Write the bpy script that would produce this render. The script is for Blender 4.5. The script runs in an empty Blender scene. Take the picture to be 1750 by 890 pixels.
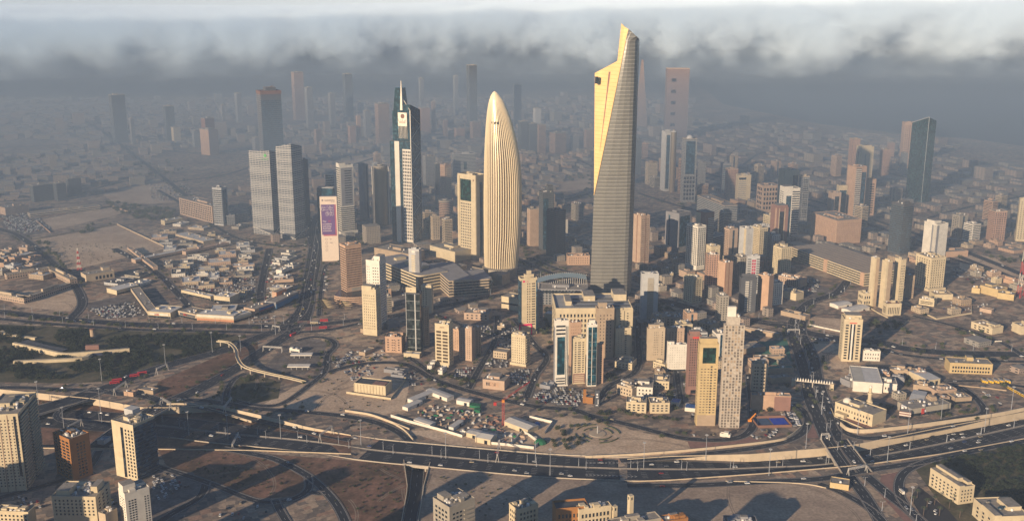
import bpy, math, random
from mathutils import Vector, geometry, noise
R=math.radians
sc=bpy.context.scene
C=sc.collection
rnd=random.Random(7)
# ---------------------------------------------------------------- camera, sky, sun, exposure
F=1750.; CH=448.; PIT=math.atan((445-8)/F); CP,SP=math.cos(PIT),math.sin(PIT)
cam=bpy.data.cameras.new('camera'); co=bpy.data.objects.new('camera',cam); C.objects.link(co)
cam.sensor_width=36; cam.lens=36*F/1750; cam.clip_start=1; cam.clip_end=90000
co.location=(0,0,CH); co.rotation_euler=(math.pi/2-PIT,0,0); sc.camera=co
w=bpy.data.worlds.new('World'); sc.world=w; w.use_nodes=True
nt=w.node_tree; sky=nt.nodes.new('ShaderNodeTexSky'); sky.sky_type='NISHITA'; sky.sun_disc=False
AZ=37; EL=15
sky.ozone_density=5; sky.dust_density=0; sky.sun_elevation=R(EL); sky.sun_rotation=R(180+AZ)
nt.links.new(sky.outputs[0],nt.nodes['Background'].inputs[0]); nt.nodes['Background'].inputs[1].default_value=.062
L=bpy.data.lights.new('sun','SUN'); L.energy=5; L.angle=R(.5); L.color=(1,.77,.53)
lo=bpy.data.objects.new('sun',L); C.objects.link(lo)
SD=Vector((math.sin(R(AZ))*math.cos(R(EL)),math.cos(R(AZ))*math.cos(R(EL)),-math.sin(R(EL))))
lo.rotation_euler=SD.to_track_quat('-Z','Y').to_euler()
vs=sc.view_settings; vs.view_transform='Standard'; vs.look='None'; vs.gamma=1; vs.use_curve_mapping=False; vs.exposure=.72
cy=sc.cycles; cy.volume_bounces=6; cy.max_bounces=8; cy.diffuse_bounces=2; cy.glossy_bounces=2; cy.use_denoising=True
# ---------------------------------------------------------------- pixel <-> world
def P(u,v,z=0.):
    a=(u-875)/F; b=(v-445)/F; t=(z-CH)/(-SP-b*CP); return (a*t,(CP-b*SP)*t)
def ZY(v,Y):
    b=(v-445)/F; return CH+Y*(-SP-b*CP)/(CP-b*SP)
def DEP(Y,z): return Y*CP+(CH-z)*SP
def XU(u,Y,z): return (u-875)/F*DEP(Y,z)
def UV(x,y,z=0.):
    d=DEP(y,z); return 875+F*x/d, 445-F*((z-CH)*CP+y*SP)/d
# ---------------------------------------------------------------- occupancy
OC={}
def occ_disc(x,y,r,k=1):
    n=int(r//4)+1
    for i in range(int(x//4)-n,int(x//4)+n+1):
        for j in range(int(y//4)-n,int(y//4)+n+1):
            if (i*4+2-x)**2+(j*4+2-y)**2<=(r+2)**2: OC[(i,j)]=k
def is_occ(x,y,r):
    n=int(r//4)+1
    for i in range(int(x//4)-n,int(x//4)+n+1):
        for j in range(int(y//4)-n,int(y//4)+n+1):
            if (i,j) in OC and (i*4+2-x)**2+(j*4+2-y)**2<=(r+1)**2: return True
    return False
def occ_rect(cx,cy_,hx,hy,rz,m=1):
    c,s=math.cos(rz),math.sin(rz); a=-hx-m
    while a<=hx+m:
        b=-hy-m
        while b<=hy+m:
            OC[(int((cx+a*c-b*s)//4),int((cy_+a*s+b*c)//4))]=2; b+=3
        a+=3
def rect_free(cx,cy_,hx,hy,rz,m=2):
    c,s=math.cos(rz),math.sin(rz); a=-hx-m
    while a<=hx+m:
        b=-hy-m
        while b<=hy+m:
            if (int((cx+a*c-b*s)//4),int((cy_+a*s+b*c)//4)) in OC: return False
            b+=3
        a+=3
    return True
def inpoly(x,y,pl):
    r=False; n=len(pl)
    for i in range(n):
        x0,y0=pl[i]; x1,y1=pl[(i+1)%n]
        if (y0>y)!=(y1>y) and x<(x1-x0)*(y-y0)/(y1-y0)+x0: r=not r
    return r
# ---------------------------------------------------------------- materials
MATS={}
def mat(name,col,rough=.85,metal=0.,var=.12,scale=.08,kind=None,spec=.3,**k):
    if name in MATS: return MATS[name]
    m=bpy.data.materials.new(name); m.use_nodes=True; t=m.node_tree; N=t.nodes.new; K=t.links.new
    b=t.nodes['Principled BSDF']; b.inputs['Roughness'].default_value=rough; b.inputs['Metallic'].default_value=metal
    b.inputs['Specular IOR Level'].default_value=spec
    g=N('ShaderNodeNewGeometry'); n=N('ShaderNodeTexNoise'); n.inputs['Scale'].default_value=scale; n.inputs['Detail'].default_value=5; n.inputs['Roughness'].default_value=.65
    K(g.outputs['Position'],n.inputs['Vector'])
    r=N('ShaderNodeMapRange'); r.inputs[1].default_value=.3; r.inputs[2].default_value=.7; r.inputs[3].default_value=1-var; r.inputs[4].default_value=1+var
    K(n.outputs[0],r.inputs[0])
    x=N('ShaderNodeVectorMath'); x.operation='SCALE'; x.inputs[0].default_value=col; K(r.outputs[0],x.inputs['Scale']); out=x.outputs[0]
    if kind=='grid' or kind=='bands':
        tc=N('ShaderNodeTexCoord'); s=N('ShaderNodeSeparateXYZ'); K(tc.outputs['Object'],s.inputs[0])
        def Mt(op,a,b_=0.):
            q=N('ShaderNodeMath'); q.operation=op
            for i,z in enumerate((a,b_)):
                if isinstance(z,(int,float)): q.inputs[i].default_value=z
                else: K(z,q.inputs[i])
            return q.outputs[0]
        fz=Mt('FRACT',Mt('MULTIPLY',s.outputs[2],1/k.get('fh',3.6)))
        mz=Mt('LESS_THAN',Mt('ABSOLUTE',Mt('SUBTRACT',fz,.5)),k.get('wh',.5)/2)
        mask=mz
        if kind=='grid':
            hx=Mt('ADD',s.outputs[0],s.outputs[1]); fx=Mt('FRACT',Mt('MULTIPLY',hx,1/k.get('fw',3.4)))
            mask=Mt('MULTIPLY',mz,Mt('LESS_THAN',Mt('ABSOLUTE',Mt('SUBTRACT',fx,.5)),k.get('ww',.5)/2))
        mx=N('ShaderNodeMix'); mx.data_type='RGBA'; K(mask,mx.inputs[0]); K(out,mx.inputs[6]); mx.inputs[7].default_value=(*k.get('wc',(.03,.04,.05)),1); out=mx.outputs[2]
        rr=Mt('SUBTRACT',rough,Mt('MULTIPLY',mask,rough-.25)); K(rr,b.inputs['Roughness'])
    if kind=='pane':   # curtain wall: panes tinted one by one
        tc=N('ShaderNodeTexCoord'); mp=N('ShaderNodeVectorMath'); mp.operation='MULTIPLY'; mp.inputs[1].default_value=(1/k.get('fw',3.),1/k.get('fw',3.),1/k.get('fh',3.6)); K(g.outputs['Position'],mp.inputs[0])
        fl=N('ShaderNodeVectorMath'); fl.operation='FLOOR'; K(mp.outputs[0],fl.inputs[0]); wn=N('ShaderNodeTexWhiteNoise'); K(fl.outputs[0],wn.inputs['Vector'])
        r2=N('ShaderNodeMapRange'); r2.inputs[3].default_value=.5; r2.inputs[4].default_value=k.get('mx',2.1); pw=N('ShaderNodeMath'); pw.operation='POWER'; pw.inputs[1].default_value=3.; K(wn.outputs['Value'],pw.inputs[0]); K(pw.outputs[0],r2.inputs[0])
        y=N('ShaderNodeVectorMath'); y.operation='SCALE'; K(out,y.inputs[0]); K(r2.outputs[0],y.inputs['Scale']); out=y.outputs[0]
    if k.get('plots'):   # building plots surfaced one by one: sand, tarmac, pavers
        vr=N('ShaderNodeVectorRotate'); vr.rotation_type='Z_AXIS'; vr.inputs['Angle'].default_value=R(-24); K(g.outputs['Position'],vr.inputs['Vector'])
        ds=N('ShaderNodeTexNoise'); ds.inputs['Scale'].default_value=.006; K(g.outputs['Position'],ds.inputs['Vector']); dv=N('ShaderNodeVectorMath'); dv.operation='SCALE'; dv.inputs['Scale'].default_value=60.; K(ds.outputs['Color'],dv.inputs[0]); av=N('ShaderNodeVectorMath'); K(vr.outputs[0],av.inputs[0]); K(dv.outputs[0],av.inputs[1])
        mp=N('ShaderNodeVectorMath'); mp.operation='MULTIPLY'; mp.inputs[1].default_value=(1/46.,1/33.,0); K(av.outputs[0],mp.inputs[0]); vo=N('ShaderNodeTexVoronoi'); vo.distance='CHEBYCHEV'; vo.inputs['Randomness'].default_value=.55; K(mp.outputs[0],vo.inputs['Vector'])
        sp=N('ShaderNodeSeparateColor'); K(vo.outputs['Color'],sp.inputs[0]); cr=N('ShaderNodeValToRGB'); cr.color_ramp.interpolation='CONSTANT'; e=cr.color_ramp.elements
        for p_,c_ in ((0.,(1.25,1.2,1.1)),(.24,(.52,.55,.60)),(.46,(.95,.9,.86)),(.62,(.42,.46,.52)),(.78,(1.1,.88,.78)),(.9,(.75,.75,.75))):
            q_=e[0] if p_==0 else e.new(p_); q_.position=p_; q_.color=(*c_,1)
        e[len(e)-1].color=(.75,.75,.75,1); K(sp.outputs[0],cr.inputs[0])
        mx=N('ShaderNodeMix'); mx.data_type='RGBA'; mx.blend_type='MULTIPLY'; mx.inputs[0].default_value=.85; K(out,mx.inputs[6]); K(cr.outputs[0],mx.inputs[7]); out=mx.outputs[2]
    if kind=='ground':
        n2=N('ShaderNodeTexNoise'); n2.inputs['Scale'].default_value=k.get('s2',.004); n2.inputs['Detail'].default_value=8; n2.inputs['Roughness'].default_value=.7; K(g.outputs['Position'],n2.inputs['Vector'])
        cr=N('ShaderNodeValToRGB'); cr.color_ramp.elements[0].position=.38; cr.color_ramp.elements[0].color=(*k['c2'],1); cr.color_ramp.elements[1].position=.62; cr.color_ramp.elements[1].color=(1,1,1,1); K(n2.outputs[0],cr.inputs[0])
        mx=N('ShaderNodeMix'); mx.data_type='RGBA'; mx.blend_type='MULTIPLY'; mx.inputs[0].default_value=1; K(out,mx.inputs[6]); K(cr.outputs[0],mx.inputs[7]); out=mx.outputs[2]
        n3=N('ShaderNodeTexNoise'); n3.inputs['Scale'].default_value=.35; n3.inputs['Detail'].default_value=3; K(g.outputs['Position'],n3.inputs['Vector'])
        r3=N('ShaderNodeMapRange'); r3.inputs[1].default_value=.3; r3.inputs[2].default_value=.7; r3.inputs[3].default_value=.75; r3.inputs[4].default_value=1.2; K(n3.outputs[0],r3.inputs[0])
        y=N('ShaderNodeVectorMath'); y.operation='SCALE'; K(out,y.inputs[0]); K(r3.outputs[0],y.inputs['Scale']); out=y.outputs[0]
    K(out,b.inputs['Base Color'])
    MATS[name]=m; return m
WALL={'cream':(.50,.42,.28),'sand':(.42,.34,.24),'beige':(.36,.30,.22),'pink':(.41,.30,.22),'salmon':(.42,.28,.19),'white':(.62,.58,.50),'grey':(.22,.22,.23),
 'brown':(.19,.10,.07),'yellow':(.46,.35,.18),'ochre':(.30,.135,.04),'stone':(.30,.27,.22),'lightgrey':(.40,.40,.39),'rust':(.23,.13,.105),'dark':(.07,.075,.085),'tan':(.34,.26,.18)}
def wm(c): return mat(c+'_render',WALL[c],var=.13,scale=.12) if c in WALL else MATS[c]
GL=mat('window_glass',(.018,.024,.032),.2,spec=.5,kind='pane')
GB=mat('blue_glass',(.025,.06,.09),.18,spec=.6,kind='pane')
GT=mat('teal_glass',(.01,.05,.07),.16,spec=.6,kind='pane')
GG=mat('green_glass',(.008,.032,.026),.2,spec=.6,kind='pane')
RF=mat('roof_screed',(.24,.22,.19),.95,var=.3,scale=.25); RFW=mat('white_roof_sheet',(.50,.49,.46),.7,var=.15,scale=.2)
RFD=mat('dark_roof_felt',(.06,.065,.075),.9,var=.25); MT=mat('galvanised_metal',(.42,.43,.44),.5,.6); TANK=mat('white_tank_plastic',(.66,.64,.6),.5)
ASPH=mat('asphalt',(.017,.020,.028),.9,var=.25,scale=.05); PAVE=mat('paving',(.15,.13,.115),.9,var=.2,scale=.3); PINKP=mat('pink_paving',(.23,.13,.105),.9,var=.22,scale=.2)
CONC=mat('concrete',(.40,.35,.28),.85,var=.15,scale=.3); LINE=mat('road_paint',(.40,.40,.38),.7,var=.3,scale=1.)
SAND=mat('sand',(.56,.43,.30),.95,var=.12,kind='ground',c2=(.72,.68,.66),s2=.012); SOIL=mat('red_soil',(.19,.105,.07),.95,var=.3,kind='ground',c2=(.45,.5,.42),s2=.02)
LOT=mat('worn_tarmac',(.17,.15,.135),.95,var=.3,kind='ground',c2=(.6,.6,.62),s2=.02); SCRUB=mat('scrub_soil',(.12,.10,.06),.95,kind='ground',c2=(.4,.5,.35),s2=.03)
LEAF=mat('leaf',(.018,.027,.012),.8,var=.45,scale=.5); LEAF2=mat('dusty_leaf',(.06,.075,.035),.85,var=.4,scale=.5); BARK=mat('bark',(.10,.07,.05),.9)
# ---------------------------------------------------------------- mesh builder
class MB:
    def __init__(s): s.v=[]; s.f=[]; s.m=[]
    def poly(s,pts,mi=0):
        i=len(s.v); s.v+=[tuple(p) for p in pts]; s.f.append(tuple(range(i,i+len(pts)))); s.m.append(mi)
    def box(s,x0,x1,y0,y1,z0,z1,mi=0,top=None,tx=0,ty=0):
        i=len(s.v); s.v+=[(x0,y0,z0),(x1,y0,z0),(x1,y1,z0),(x0,y1,z0),(x0+tx,y0+ty,z1),(x1-tx,y0+ty,z1),(x1-tx,y1-ty,z1),(x0+tx,y1-ty,z1)]
        s.f+=[(i,i+3,i+2,i+1),(i+4,i+5,i+6,i+7),(i,i+1,i+5,i+4),(i+1,i+2,i+6,i+5),(i+2,i+3,i+7,i+6),(i+3,i,i+4,i+7)]
        s.m+=[mi,mi if top is None else top,mi,mi,mi,mi]; return s
    def prism(s,pts,z0,z1,mi=0,top=None,zt=None):
        n=len(pts); i=len(s.v); s.v+=[(p[0],p[1],z0) for p in pts]+[(p[0],p[1],(zt[k] if zt else z1)) for k,p in enumerate(pts)]
        s.f.append(tuple(range(i+n-1,i-1,-1))); s.m.append(mi); s.f.append(tuple(range(i+n,i+2*n))); s.m.append(mi if top is None else top)
        for k in range(n):
            l=(k+1)%n; s.f.append((i+k,i+l,i+n+l,i+n+k)); s.m.append(mi)
        return s
    def cyl(s,cx,cy_,r,z0,z1,n=12,mi=0,top=None,r2=None):
        r2=r if r2 is None else r2; i=len(s.v)
        s.v+=[(cx+r*math.cos(2*math.pi*k/n),cy_+r*math.sin(2*math.pi*k/n),z0) for k in range(n)]+[(cx+r2*math.cos(2*math.pi*k/n),cy_+r2*math.sin(2*math.pi*k/n),z1) for k in range(n)]
        s.f.append(tuple(range(i+n-1,i-1,-1))); s.m.append(mi); s.f.append(tuple(range(i+n,i+2*n))); s.m.append(mi if top is None else top)
        for k in range(n):
            l=(k+1)%n; s.f.append((i+k,i+l,i+n+l,i+n+k)); s.m.append(mi)
        return s
    def tube(s,a,b,r,mi=0,n=5):
        a=Vector(a); b=Vector(b); d=(b-a).normalized(); u=d.orthogonal().normalized(); w_=d.cross(u); i=len(s.v)
        for p in (a,b):
            for k in range(n):
                q=p+u*(r*math.cos(2*math.pi*k/n))+w_*(r*math.sin(2*math.pi*k/n)); s.v.append(tuple(q))
        s.f.append(tuple(range(i+n-1,i-1,-1))); s.f.append(tuple(range(i+n,i+2*n))); s.m+=[mi,mi]
        for k in range(n):
            l=(k+1)%n; s.f.append((i+k,i+l,i+n+l,i+n+k)); s.m.append(mi)
        return s
    def dome(s,cx,cy_,z,r,mi=0,n=12,m=5,hs=1.):
        i=len(s.v)
        for j in range(m):
            a=j/m*math.pi/2
            for k in range(n): s.v.append((cx+r*math.cos(a)*math.cos(2*math.pi*k/n),cy_+r*math.cos(a)*math.sin(2*math.pi*k/n),z+hs*r*math.sin(a)))
        s.v.append((cx,cy_,z+hs*r)); t=len(s.v)-1
        for j in range(m-1):
            for k in range(n):
                l=(k+1)%n; s.f.append((i+j*n+k,i+j*n+l,i+(j+1)*n+l,i+(j+1)*n+k)); s.m.append(mi)
        for k in range(n): s.f.append((i+(m-1)*n+k,i+(m-1)*n+(k+1)%n,t)); s.m.append(mi)
        return s
    def add(s,o,M=None,mo=0):
        i=len(s.v); s.v+=[tuple(M@Vector(p)) for p in o.v] if M else o.v; s.f+=[tuple(a+i for a in f) for f in o.f]; s.m+=[a+mo for a in o.m]; return s
    def mesh(s,name,mats,smooth=False):
        me=bpy.data.meshes.new(name); me.from_pydata(s.v,[],s.f)
        for m in mats: me.materials.append(m)
        if len(mats)>1: me.polygons.foreach_set('material_index',s.m)
        if smooth: me.polygons.foreach_set('use_smooth',[True]*len(me.polygons))
        return me
def ob(name,data,parent=None,loc=(0,0,0),rz=0.,sc_=None,**pr):
    o=bpy.data.objects.new(name,data); C.objects.link(o); o.location=loc
    if rz: o.rotation_euler.z=rz
    if sc_: o.scale=sc_ if isinstance(sc_,tuple) else (sc_,)*3
    if parent: o.parent=parent
    for k,v in pr.items():
        if v: o[k]=v
    return o
def mk(name,mb,mats,parent=None,loc=(0,0,0),rz=0.,smooth=False,**pr):
    return ob(name,mb.mesh(name,mats if isinstance(mats,(list,tuple)) else [mats],smooth),parent,loc,rz,**pr)
TEXTS=[]
def thing(name,label,cat,loc,rz=0.,group=None): return ob(name,None,None,loc,rz,label=label,category=cat,group=group)
def st(name,mb,mats,**k): return mk(name,mb,mats,kind='structure',**k)
# landmarks for the labels of small repeated things
LMK=[]
def near(x,y,maxd=1e9):
    best=None
    for (lx,ly,t) in LMK:
        d=math.hypot(lx-x,ly-y)
        if best is None or d<best[0]: best=(d,lx,ly,t)
    d,lx,ly,t=best
    ux,_=UV(x,y); ul,_=UV(lx,ly)
    if y>ly+35 and y-ly>abs(x-lx)*.7: rel='behind'
    elif y<ly-35 and ly-y>abs(x-lx)*.7: rel='in front of'
    elif ux<ul: rel='to the left of'
    else: rel='to the right of'
    return rel+' the '+t
PEND={}
def lab(o,desc,x,y,cat,grp):
    l=desc+' '+near(x,y); 
    wds=l.split()
    if len(wds)>16: l=' '.join(wds[:16])
    o['label']=l; o['category']=cat; o['group']=grp
# ---------------------------------------------------------------- buildings
WC={}
def wmesh(a,b,axis,m,dp=.25,nm='window'):
    k=(round(a,1),round(b,1),axis,m.name,dp)
    if k not in WC:
        a,b=k[0],k[1]; q=MB()
        if axis=='L': q.box(-dp,dp*.4,-a/2,a/2,-b/2,b/2)
        else: q.box(-a/2,a/2,-dp,dp*.4,-b/2,b/2)
        WC[k]=q.mesh(nm,[m])
    return WC[k]
NWIN=[0]
def facade(root,f,hx,hy,z0b,H,specs,wallm,cnt,ox=0.,oy=0.):
    Wd=2*(hy if f=='L' else hx)
    def pos(s,z):
        return (ox-hx,oy+hy-s*Wd,z) if f=='L' else (ox-hx+s*Wd,oy-hy,z)
    rest=MB(); restm=GL
    for sp in specs:
        k=sp[0]
        if k=='w':
            _,a0,a1,b0,b1,nc,nr,wf,hf=sp[:9]; m=sp[9] if len(sp)>9 else GL
            cw=(a1-a0)*Wd/nc; ch=(b1-b0)*H/nr
            for i in range(nc):
                for j in range(nr):
                    p=pos(a0+(a1-a0)*(i+.5)/nc,z0b+b0*H+(j+.5)*ch)
                    if cnt[0]<100:
                        ob('window',wmesh(cw*wf,ch*hf,f,m,.1),root,p); cnt[0]+=1; NWIN[0]+=1
                    else:
                        x,y,z=p; a=cw*wf/2; b=ch*hf/2; restm=m
                        if f=='L': rest.box(x-.1,x+.04,y-a,y+a,z-b,z+b)
                        else: rest.box(x-a,x+a,y-.1,y+.04,z-b,z+b)
        elif k=='b':
            _,a0,a1,b0,b1,nr,hf=sp[:7]; m=sp[7] if len(sp)>7 else GL; ch=(b1-b0)*H/nr
            for j in range(nr):
                ob('window_band',wmesh((a1-a0)*Wd,ch*hf,f,m,.3,'window_band'),root,pos((a0+a1)/2,z0b+b0*H+(j+.5)*ch))
        elif k=='s':
            _,a0,a1,b0,b1,m,nm=sp[:7]; dp=sp[7] if len(sp)>7 else .2
            ob(nm,wmesh((a1-a0)*Wd,(b1-b0)*H,f,m,dp,nm),root,pos((a0+a1)/2,z0b+(b0+b1)/2*H))
        elif k=='k':
            _,a0,a1,b0,b1,nr,hf,dp=sp[:8]; m=sp[8] if len(sp)>8 else wallm; ch=(b1-b0)*H/nr
            for j in range(nr):
                ob('balcony',wmesh((a1-a0)*Wd,ch*hf,f,m,dp,'balcony'),root,pos((a0+a1)/2,z0b+b0*H+(j+.25)*ch))
    if rest.v: mk('window',rest,restm,root,kind='stuff')
def clutter(root,hx,hy,H,n,wallm,rg,big=True,ox=0.,oy=0.):
    if big and min(hx,hy)>3.5:
        sx,sy=rg.uniform(.25,.45)*hx,rg.uniform(.25,.45)*hy; cx,cy_=rg.uniform(-.3,.3)*hx,rg.uniform(-.3,.3)*hy; h=rg.uniform(3,4.5)
        mk('stair_house',MB().box(ox+cx-sx,ox+cx+sx,oy+cy_-sy,oy+cy_+sy,H+.02,H+h,0,1),[wallm,RF],root)
    for i in range(n):
        x,y=ox+rg.uniform(-.85,.85)*hx,oy+rg.uniform(-.85,.85)*hy; t=rg.random()
        if t<.35: mk('water_tank',MB().cyl(x,y,rg.uniform(.9,1.5),H+.1,H+rg.uniform(1.8,2.8),8),TANK,root)
        elif t<.8: a=rg.uniform(.8,1.8); mk('air_conditioner',MB().box(x-a,x+a,y-a*.7,y+a*.7,H+.1,H+rg.uniform(1.2,2.2)),rg.choice([MT,TANK,RF]),root)
        else: a=rg.uniform(1.5,3); mk('plant_room',MB().box(x-a,x+a,y-a,y+a,H+.1,H+rg.uniform(2,3)),wallm,root)
TOWERS=[]
def solve(uL,uc,uR,vb,vt,th,dep=18,amax=75):
    th=R(th)-math.atan((uc-875)/F); Y0=P(uc,vb)[1]; H=ZY(vt,Y0); X=XU(uc,Y0,H); D0=DEP(Y0,H); c,s=math.cos(th),math.sin(th)
    a=b=dep
    if uL is not None:
        U=uL-875; a=(F*X-U*D0)/(F*s+U*c*CP)
        if not 2<a<amax: a=amax if a>=amax or a<0 else 3
    if uR is not None:
        U=uR-875; b=(U*D0-F*X)/(F*c-U*s*CP)
        if not 2<b<amax: b=amax if b>=amax or b<0 else 3
    cx=X+b/2*c-a/2*s; cyy=Y0+b/2*s+a/2*c
    return cx,cyy,b/2,a/2,H,th
def bld(uL,uc,uR,vb,vt,th,wall,label,Lf=(),Rf=(),name='apartment_tower',cat='tower',roof=None,n=5,dep=18,par=1.1,steps=(),core=None,lm=None,group=None,big=True,amax=75,back=True,podium=None):
    cx,cyy,hx,hy,H,th=solve(uL,uc,uR,vb,vt,th,dep,amax)
    w_=wm(wall) if isinstance(wall,str) else wall; body=core or w_
    rg=random.Random(int(uc*7+vb*13))
    t=thing(name,label,cat,(cx,cyy,0),th,group)
    mk('wall',MB().box(-hx,hx,-hy,hy,-.5,H),body,t)
    rf=mk('roof',MB().box(-hx+.3,hx-.3,-hy+.3,hy-.3,H,H+.15),roof or RF,t)
    if par:
        q=MB(); e=.35; q.box(-hx-.1,hx+.1,-hy-.1,-hy+e,H-.4,H+par); q.box(-hx-.1,hx+.1,hy-e,hy+.1,H-.4,H+par); q.box(-hx-.1,-hx+e,-hy+e,hy-e,H-.4,H+par); q.box(hx-e,hx+.1,-hy+e,hy-e,H-.4,H+par)
        mk('parapet',q,w_,t)
    cnt=[0]
    facade(t,'L',hx,hy,0,H,Lf,w_,cnt); facade(t,'R',hx,hy,0,H,Rf,w_,cnt)
    for (fx0,fx1,fy0,fy1,h) in steps:   # higher set-back volumes
        mk('upper_storey',MB().box(-hx+2*hx*fx0,-hx+2*hx*fx1,-hy+2*hy*fy0,-hy+2*hy*fy1,H+.05,H+h,0,1),[body,RF],t)
    if n: clutter(rf,hx*.8,hy*.8,H+.05,n,w_,rg,big and not steps)
    if podium:
        e,h=podium; mk('podium',MB().box(-hx-e,hx+e,-hy-e,hy+e,-.5,h,0,1),[w_,RF],t)
    occ_rect(cx,cyy,hx+3,hy+3,th); TOWERS.append((cx,cyy,hx,hy,H,th))
    if lm: LMK.append((cx,cyy,lm))
    return t,cx,cyy,hx,hy,H,th
def text(parent,s,size,loc,rx,rz,m,name='lettering',al='CENTER',font=None):
    cu=bpy.data.curves.new(name,'FONT'); cu.body=s; cu.size=size; cu.extrude=.05; cu.align_x=al; cu.align_y='CENTER'; cu.materials.append(m)
    o=ob(name,cu,parent,loc); o.rotation_euler=(rx,0,rz); TEXTS.append(o); return o
# ================================================================ the setting
def spl(pts,n=6):
    out=[]; m=len(pts)
    for i in range(m-1):
        p0=pts[max(i-1,0)]; p1=pts[i]; p2=pts[i+1]; p3=pts[min(i+2,m-1)]
        for j in range(n):
            t=j/n; out.append(tuple(.5*((2*b)+(-a+c)*t+(2*a-5*b+4*c-d)*t*t+(-a+3*b-3*c+d)*t**3) for a,b,c,d in zip(p0,p1,p2,p3)))
    out.append(tuple(pts[-1])); return out
def wpts(px,n=6,z=0.):
    w_=[(*P(p[0],p[1],(p[2] if len(p)>2 else z)),(p[2] if len(p)>2 else z)) for p in px]
    return spl(w_,n) if n>1 else w_
def normals(w_):
    ns=[]
    for i in range(len(w_)):
        a=w_[max(i-1,0)]; b=w_[min(i+1,len(w_)-1)]; dx,dy=b[0]-a[0],b[1]-a[1]; l=math.hypot(dx,dy) or 1; ns.append((-dy/l,dx/l))
    return ns
def strip(mb,w_,o0,o1,dz=0.,mi=0,h=0.,skip=None,base=None):
    ns=normals(w_); pr=None
    for k,(p,n) in enumerate(zip(w_,ns)):
        a=(p[0]+n[0]*o0,p[1]+n[1]*o0,p[2]+dz+h); b=(p[0]+n[0]*o1,p[1]+n[1]*o1,p[2]+dz+h)
        if pr and not(skip and skip(k)):
            mb.poly([pr[1],b,a,pr[0]],mi)
            if h:
                for (q0,q1) in ((pr[0],a),(b,pr[1])):
                    z0=base if base is not None else None
                    mb.poly([(q0[0],q0[1],(q0[2]-h) if z0 is None else z0),(q1[0],q1[1],(q1[2]-h) if z0 is None else z0),q1,q0],mi)
        pr=(a,b)
# --- trenches cut into the ground: (outline pixels, at z=0)
NW=[(-260,640),(-60,660),(60,672),(160,682),(243,697),(290,697),(366,693),(440,709),(528,731),(600,744)]
SW=[(600,776),(440,770),(300,768),(90,766),(-60,764),(-260,760)]
NE=[(1072,785),(1146,780),(1281,777),(1403,767),(1459,761),(1608,731),(1750,705),(1960,664)]
SE=[(1960,702),(1750,750),(1608,776),(1480,794),(1426,799),(1309,809),(1225,815),(1140,821),(1072,823)]
UX=[(690,786),(735,790),(724,830),(722,847),(712,905),(684,905),(694,847),(696,830)]
def zW(u): return 0. if u>=590 else (-7. if u<=400 else -7.*(590-u)/190)
def zE(u): return 0. if u<=1080 else (-8. if u>=1300 else -8.*(u-1080)/220)
G0=MATS.get('g') or mat('city_ground',(.36,.285,.21),.95,var=.22,plots=1,kind='ground',c2=(.55,.55,.6),s2=.006)
outer=[(-30000,-300),(30000,-300),(30000,60000),(-30000,60000)]
holes=[[P(*p) for p in NW+SW],[P(*p) for p in NE+SE],[P(*p) for p in UX]]
vv=[Vector(p) for p in outer]; ff=[[0,1,2,3]]
ee=[]
for h in holes:
    i=len(vv); vv+=[Vector(p) for p in h]; ff.append(list(range(i,i+len(h))))
r=geometry.delaunay_2d_cdt(vv,ee,ff,0,1e-4,True)
gm=MB(); gm.v=[(p.x,p.y,0.) for p in r[0]]
for f,orig in zip(r[2],r[5]):
    cx_=sum(r[0][i].x for i in f)/len(f); cy_=sum(r[0][i].y for i in f)/len(f)
    if any(inpoly(cx_,cy_,h) for h in holes): continue
    gm.f.append(tuple(f)); gm.m.append(0)
st('ground',gm,G0)
def patch(name,px,m,z,world=False,**k):
    p=[(q if world else P(*q)) for q in px]; q=MB(); q.poly([(a,b,z) for a,b in p]); 
    o=mk(name,q,m,**(k or dict(kind='structure'))); return p
# sea beyond the coast
patch('sea',[P(1175,128),P(1235,178),P(1400,212),P(1560,231),P(1650,236),P(1750,250),P(1960,275),(30000,3000),(30000,50000),(3000,50000)],mat('sea_water',(.03,.05,.065),.65,var=.1,scale=.01,spec=.1),.2,world=True)
# sand, soil and tarmac lots
LOTS=[]
def lot(name,px,m,z,occ=False):
    p=patch(name,px,m,z); LOTS.append((name,p)); return p
lot('sand_lot',[(430,702),(500,662),(556,640),(590,612),(650,596),(700,630),(700,655),(690,700),(640,712),(600,712),(520,705)],MATS['sand'],.06)
lot('sand_lot',[(690,735),(770,760),(900,768),(985,781),(1072,784),(1140,779),(1200,767),(1180,755),(1090,737),(1010,716),(950,712),(900,735)],MATS['sand'],.06)
lot('sand_lot',[(742,800),(840,808),(980,820),(1072,824),(1140,823),(1240,818),(1390,826),(1450,845),(1510,890),(1520,930),(700,930),(725,850)],mat('grey_sand',(.40,.31,.225),.95,kind='ground',c2=(.6,.58,.6),s2=.012),.06)
lot('sand_lot',[(1390,586),(1436,588),(1450,625),(1440,630),(1418,630),(1400,614)],MATS['sand'],.07)
lot('sand_lot',[(1383,541),(1440,545),(1438,570),(1376,561)],MATS['sand'],.07)
for q in ([(62,410),(200,385),(287,424),(120,462)],[(70,375),(198,352),(220,362),(92,393)],[(30,272),(180,256),(235,285),(60,312)],[(175,332),(270,305),(335,345),(200,350)],
          [(-40,305),(20,303),(62,318),(30,345),(-40,350)],[(890,300),(1010,290),(1010,322),(895,334)],[(520,290),(650,252),(790,250),(828,285),(700,302)],[(1640,430),(1700,440),(1745,472),(1640,462)],[(1117,452),(1150,432),(1158,442),(1120,456)],[(0,500),(120,492),(142,510),(120,532),(30,524)],[(1400,232),(1470,225),(1560,240),(1500,262)],[(1340,270),(1430,262),(1440,280),(1350,290)]):
    lot('sand_lot',q,MATS['sand'],.08)
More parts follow.
